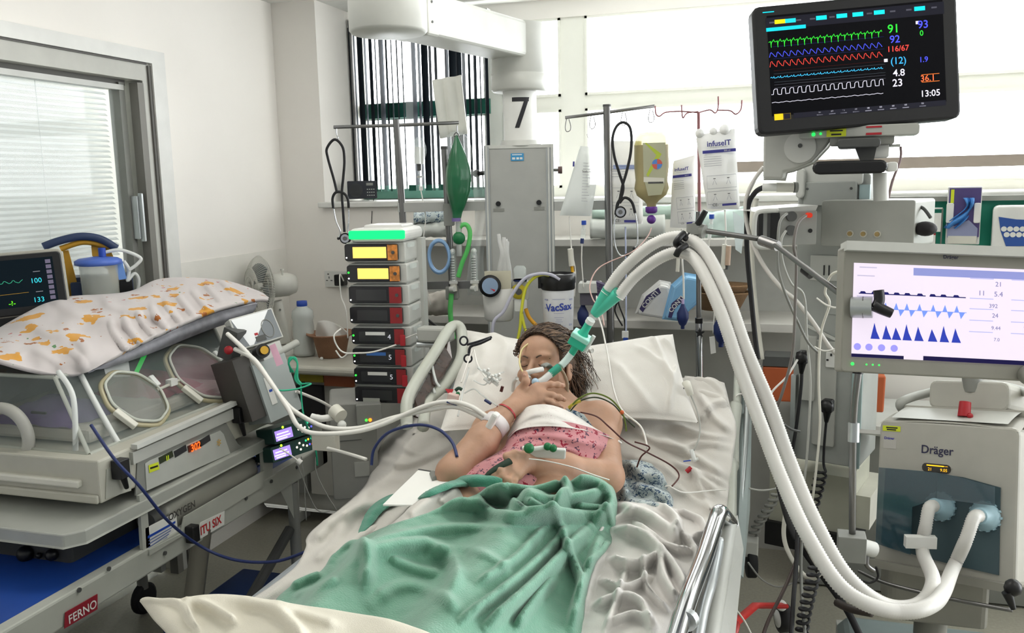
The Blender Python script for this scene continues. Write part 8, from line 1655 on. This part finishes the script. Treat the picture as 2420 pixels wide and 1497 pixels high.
# forceps and lines on the left pillow
fo = thing('forceps', 'black-handled clamp forceps lying on the left of the pillow', 'forceps', P(1120, 850, 2.66))
bk = mat('forceps_black', '15171f', .35)
def ringpx(cx, cy, rx, ry, d, n=14): return [P(cx+rx*math.cos(6.283*i/n), cy+ry*math.sin(6.283*i/n), d) for i in range(n)]
b = MB(); b.tube(ringpx(1096, 806, 9, 10, 2.68), .003, bk, closed=True, n=7, sub=3); b.tube([P(1104, 815, 2.68), P(1130, 808, 2.67), P(1162, 797, 2.66)], .004, bk, sub=3); b.build('upper_arm', fo)
b = MB(); b.tube(ringpx(1106, 848, 9, 9, 2.66), .003, bk, closed=True, n=7, sub=3); b.tube([P(1108, 838, 2.66), P(1112, 820, 2.66), P(1135, 812, 2.65), P(1160, 800, 2.655)], .0045, bk, sub=3); b.build('lower_arm', fo)
cab([(1108, 870, 2.6), (1104, 890, 2.58), (1095, 920, 2.56), (1088, 960, 2.52), (1082, 985, 2.5)], .0028, 'ctube', 'clear line hanging from the forceps to the blue cable arch', 'infusion line', 'infusion_line')
cab([(1118, 826, 2.62), (1108, 850, 2.6), (1098, 880, 2.56), (1090, 905, 2.54)], .0025, 'wtube', 'white line clamped in the forceps', 'infusion line', 'infusion_line')
cab([(1120, 826, 2.62), (1128, 860, 2.58), (1142, 885, 2.52), (1160, 905, 2.48)], .0025, 'wtube', 'second white line clamped in the forceps, on the pillow', 'infusion line', 'infusion_line')
mf = thing('stopcock_manifold', 'cluster of clear stopcocks and lines on the pillow left of the face', 'stopcock manifold', P(1160, 900, 2.5))
b = MB()
for x, y in ((1150, 880), (1160, 895), (1170, 905), (1152, 900), (1176, 892)):
    b.cyl(P(x-7, y-5, 2.47), P(x+7, y+6, 2.46), .005, 'frost'); b.cyl(P(x, y, 2.465), P(x+5, y-8, 2.455), .0035, 'white')
b.tube([P(1130, 870, 2.5), P(1150, 885, 2.47), P(1178, 905, 2.45)], .003, 'ctube').tube([P(1120, 900, 2.5), P(1145, 910, 2.47), P(1165, 890, 2.46), P(1190, 880, 2.5)], .0022, 'ctube').tube([P(1098, 930, 2.52), P(1120, 920, 2.5), P(1140, 935, 2.48), P(1175, 960, 2.44)], .0022, 'ctube'); b.build('taps', mf)
b = MB(); b.box(P(1186, 920, 2.45), (.008, .006, .016), mat('tap_maroon', '4a1414', .4), rot=(0, .3, 0)); b.build('maroon_tap', mf)
b = MB(); b.cyl(P(1146, 946, 2.46), P(1160, 955, 2.45), .004, 'navy'); b.build('blue_tap', mf)
tg2 = thing('line_clip', 'pink and white clip with red flag holding the twin tubing', 'clip', P(1070, 950, 2.43))
b = MB(); b.box(P(1070, 945, 2.43), (.03, .02, .034), mat('clip_pink_white', 'cdb4ac', .5), rot=(0, .2, 0)).box(P(1070, 952, 2.42), (.032, .022, .006), 'navy', rot=(0, .2, 0)); b.build('clip_body', tg2, bev=.004)
b = MB(); b.add([P(1052, 920, 2.44), P(1072, 921, 2.44), P(1064, 938, 2.43)], [(0, 1, 2)], 'red'); b.build('red_flag', tg2, solid=.003)
b = MB(); b.tube([P(1076, 924, 2.44), P(1084, 918, 2.44), P(1092, 922, 2.44)], .005, mat('clip_dark_green', '1c3a2c', .4)).ball(P(1082, 932, 2.44), .007, 'green', 8); b.build('green_clip', tg2)
b = MB(); b.cyl(P(1152, 986, 2.33), P(1160, 1000, 2.3), .010, 'white'); b.build('tubing_end', None, 'white end connector of the twin tubing at the forearm', 'connector')
b = MB(); b.box(P(1030, 790, 2.95), (.12, .06, .05), 'grey').cyl(P(985, 800, 2.95), P(1025, 800, 2.95), .01, 'alu').cyl(P(985, 815, 2.95), P(1025, 815, 2.95), .01, 'alu'); b.build('rail_bumper', bed, bev=.008)
b = MB(); b.tube([P(1400, 830, 2.75), P(1360, 822, 2.8), P(1340, 828, 2.85)], .008, 'white'); b.build('bed_edge', bed)
# dangling lines below the deck
for pts, lab in ((((700, 1090), (745, 1200), (780, 1210)), 'thin wire falling from the trolley end, nearest the bed unit'), (((712, 1080), (718, 1130), (724, 1230)), 'thin wire hanging straight down by the trolley leg'), (((745, 1080), (752, 1130), (800, 1215)), 'thin wire slanting towards the floor right of the trolley leg')):
    cab([(x, y, 2.85) for x, y in pts], .0018, 'mgrey', lab, 'wire', 'wire')
b = MB(); b.cyl(P(703, 1088, 2.6), P(712, 1095, 2.6), .008, 'white').tube([P(660, 1060, 2.62), P(685, 1075, 2.6), P(705, 1090, 2.6)], .0022, 'wtube'); b.build('line_end', None, 'white capped line end resting on the blue deck', 'line')
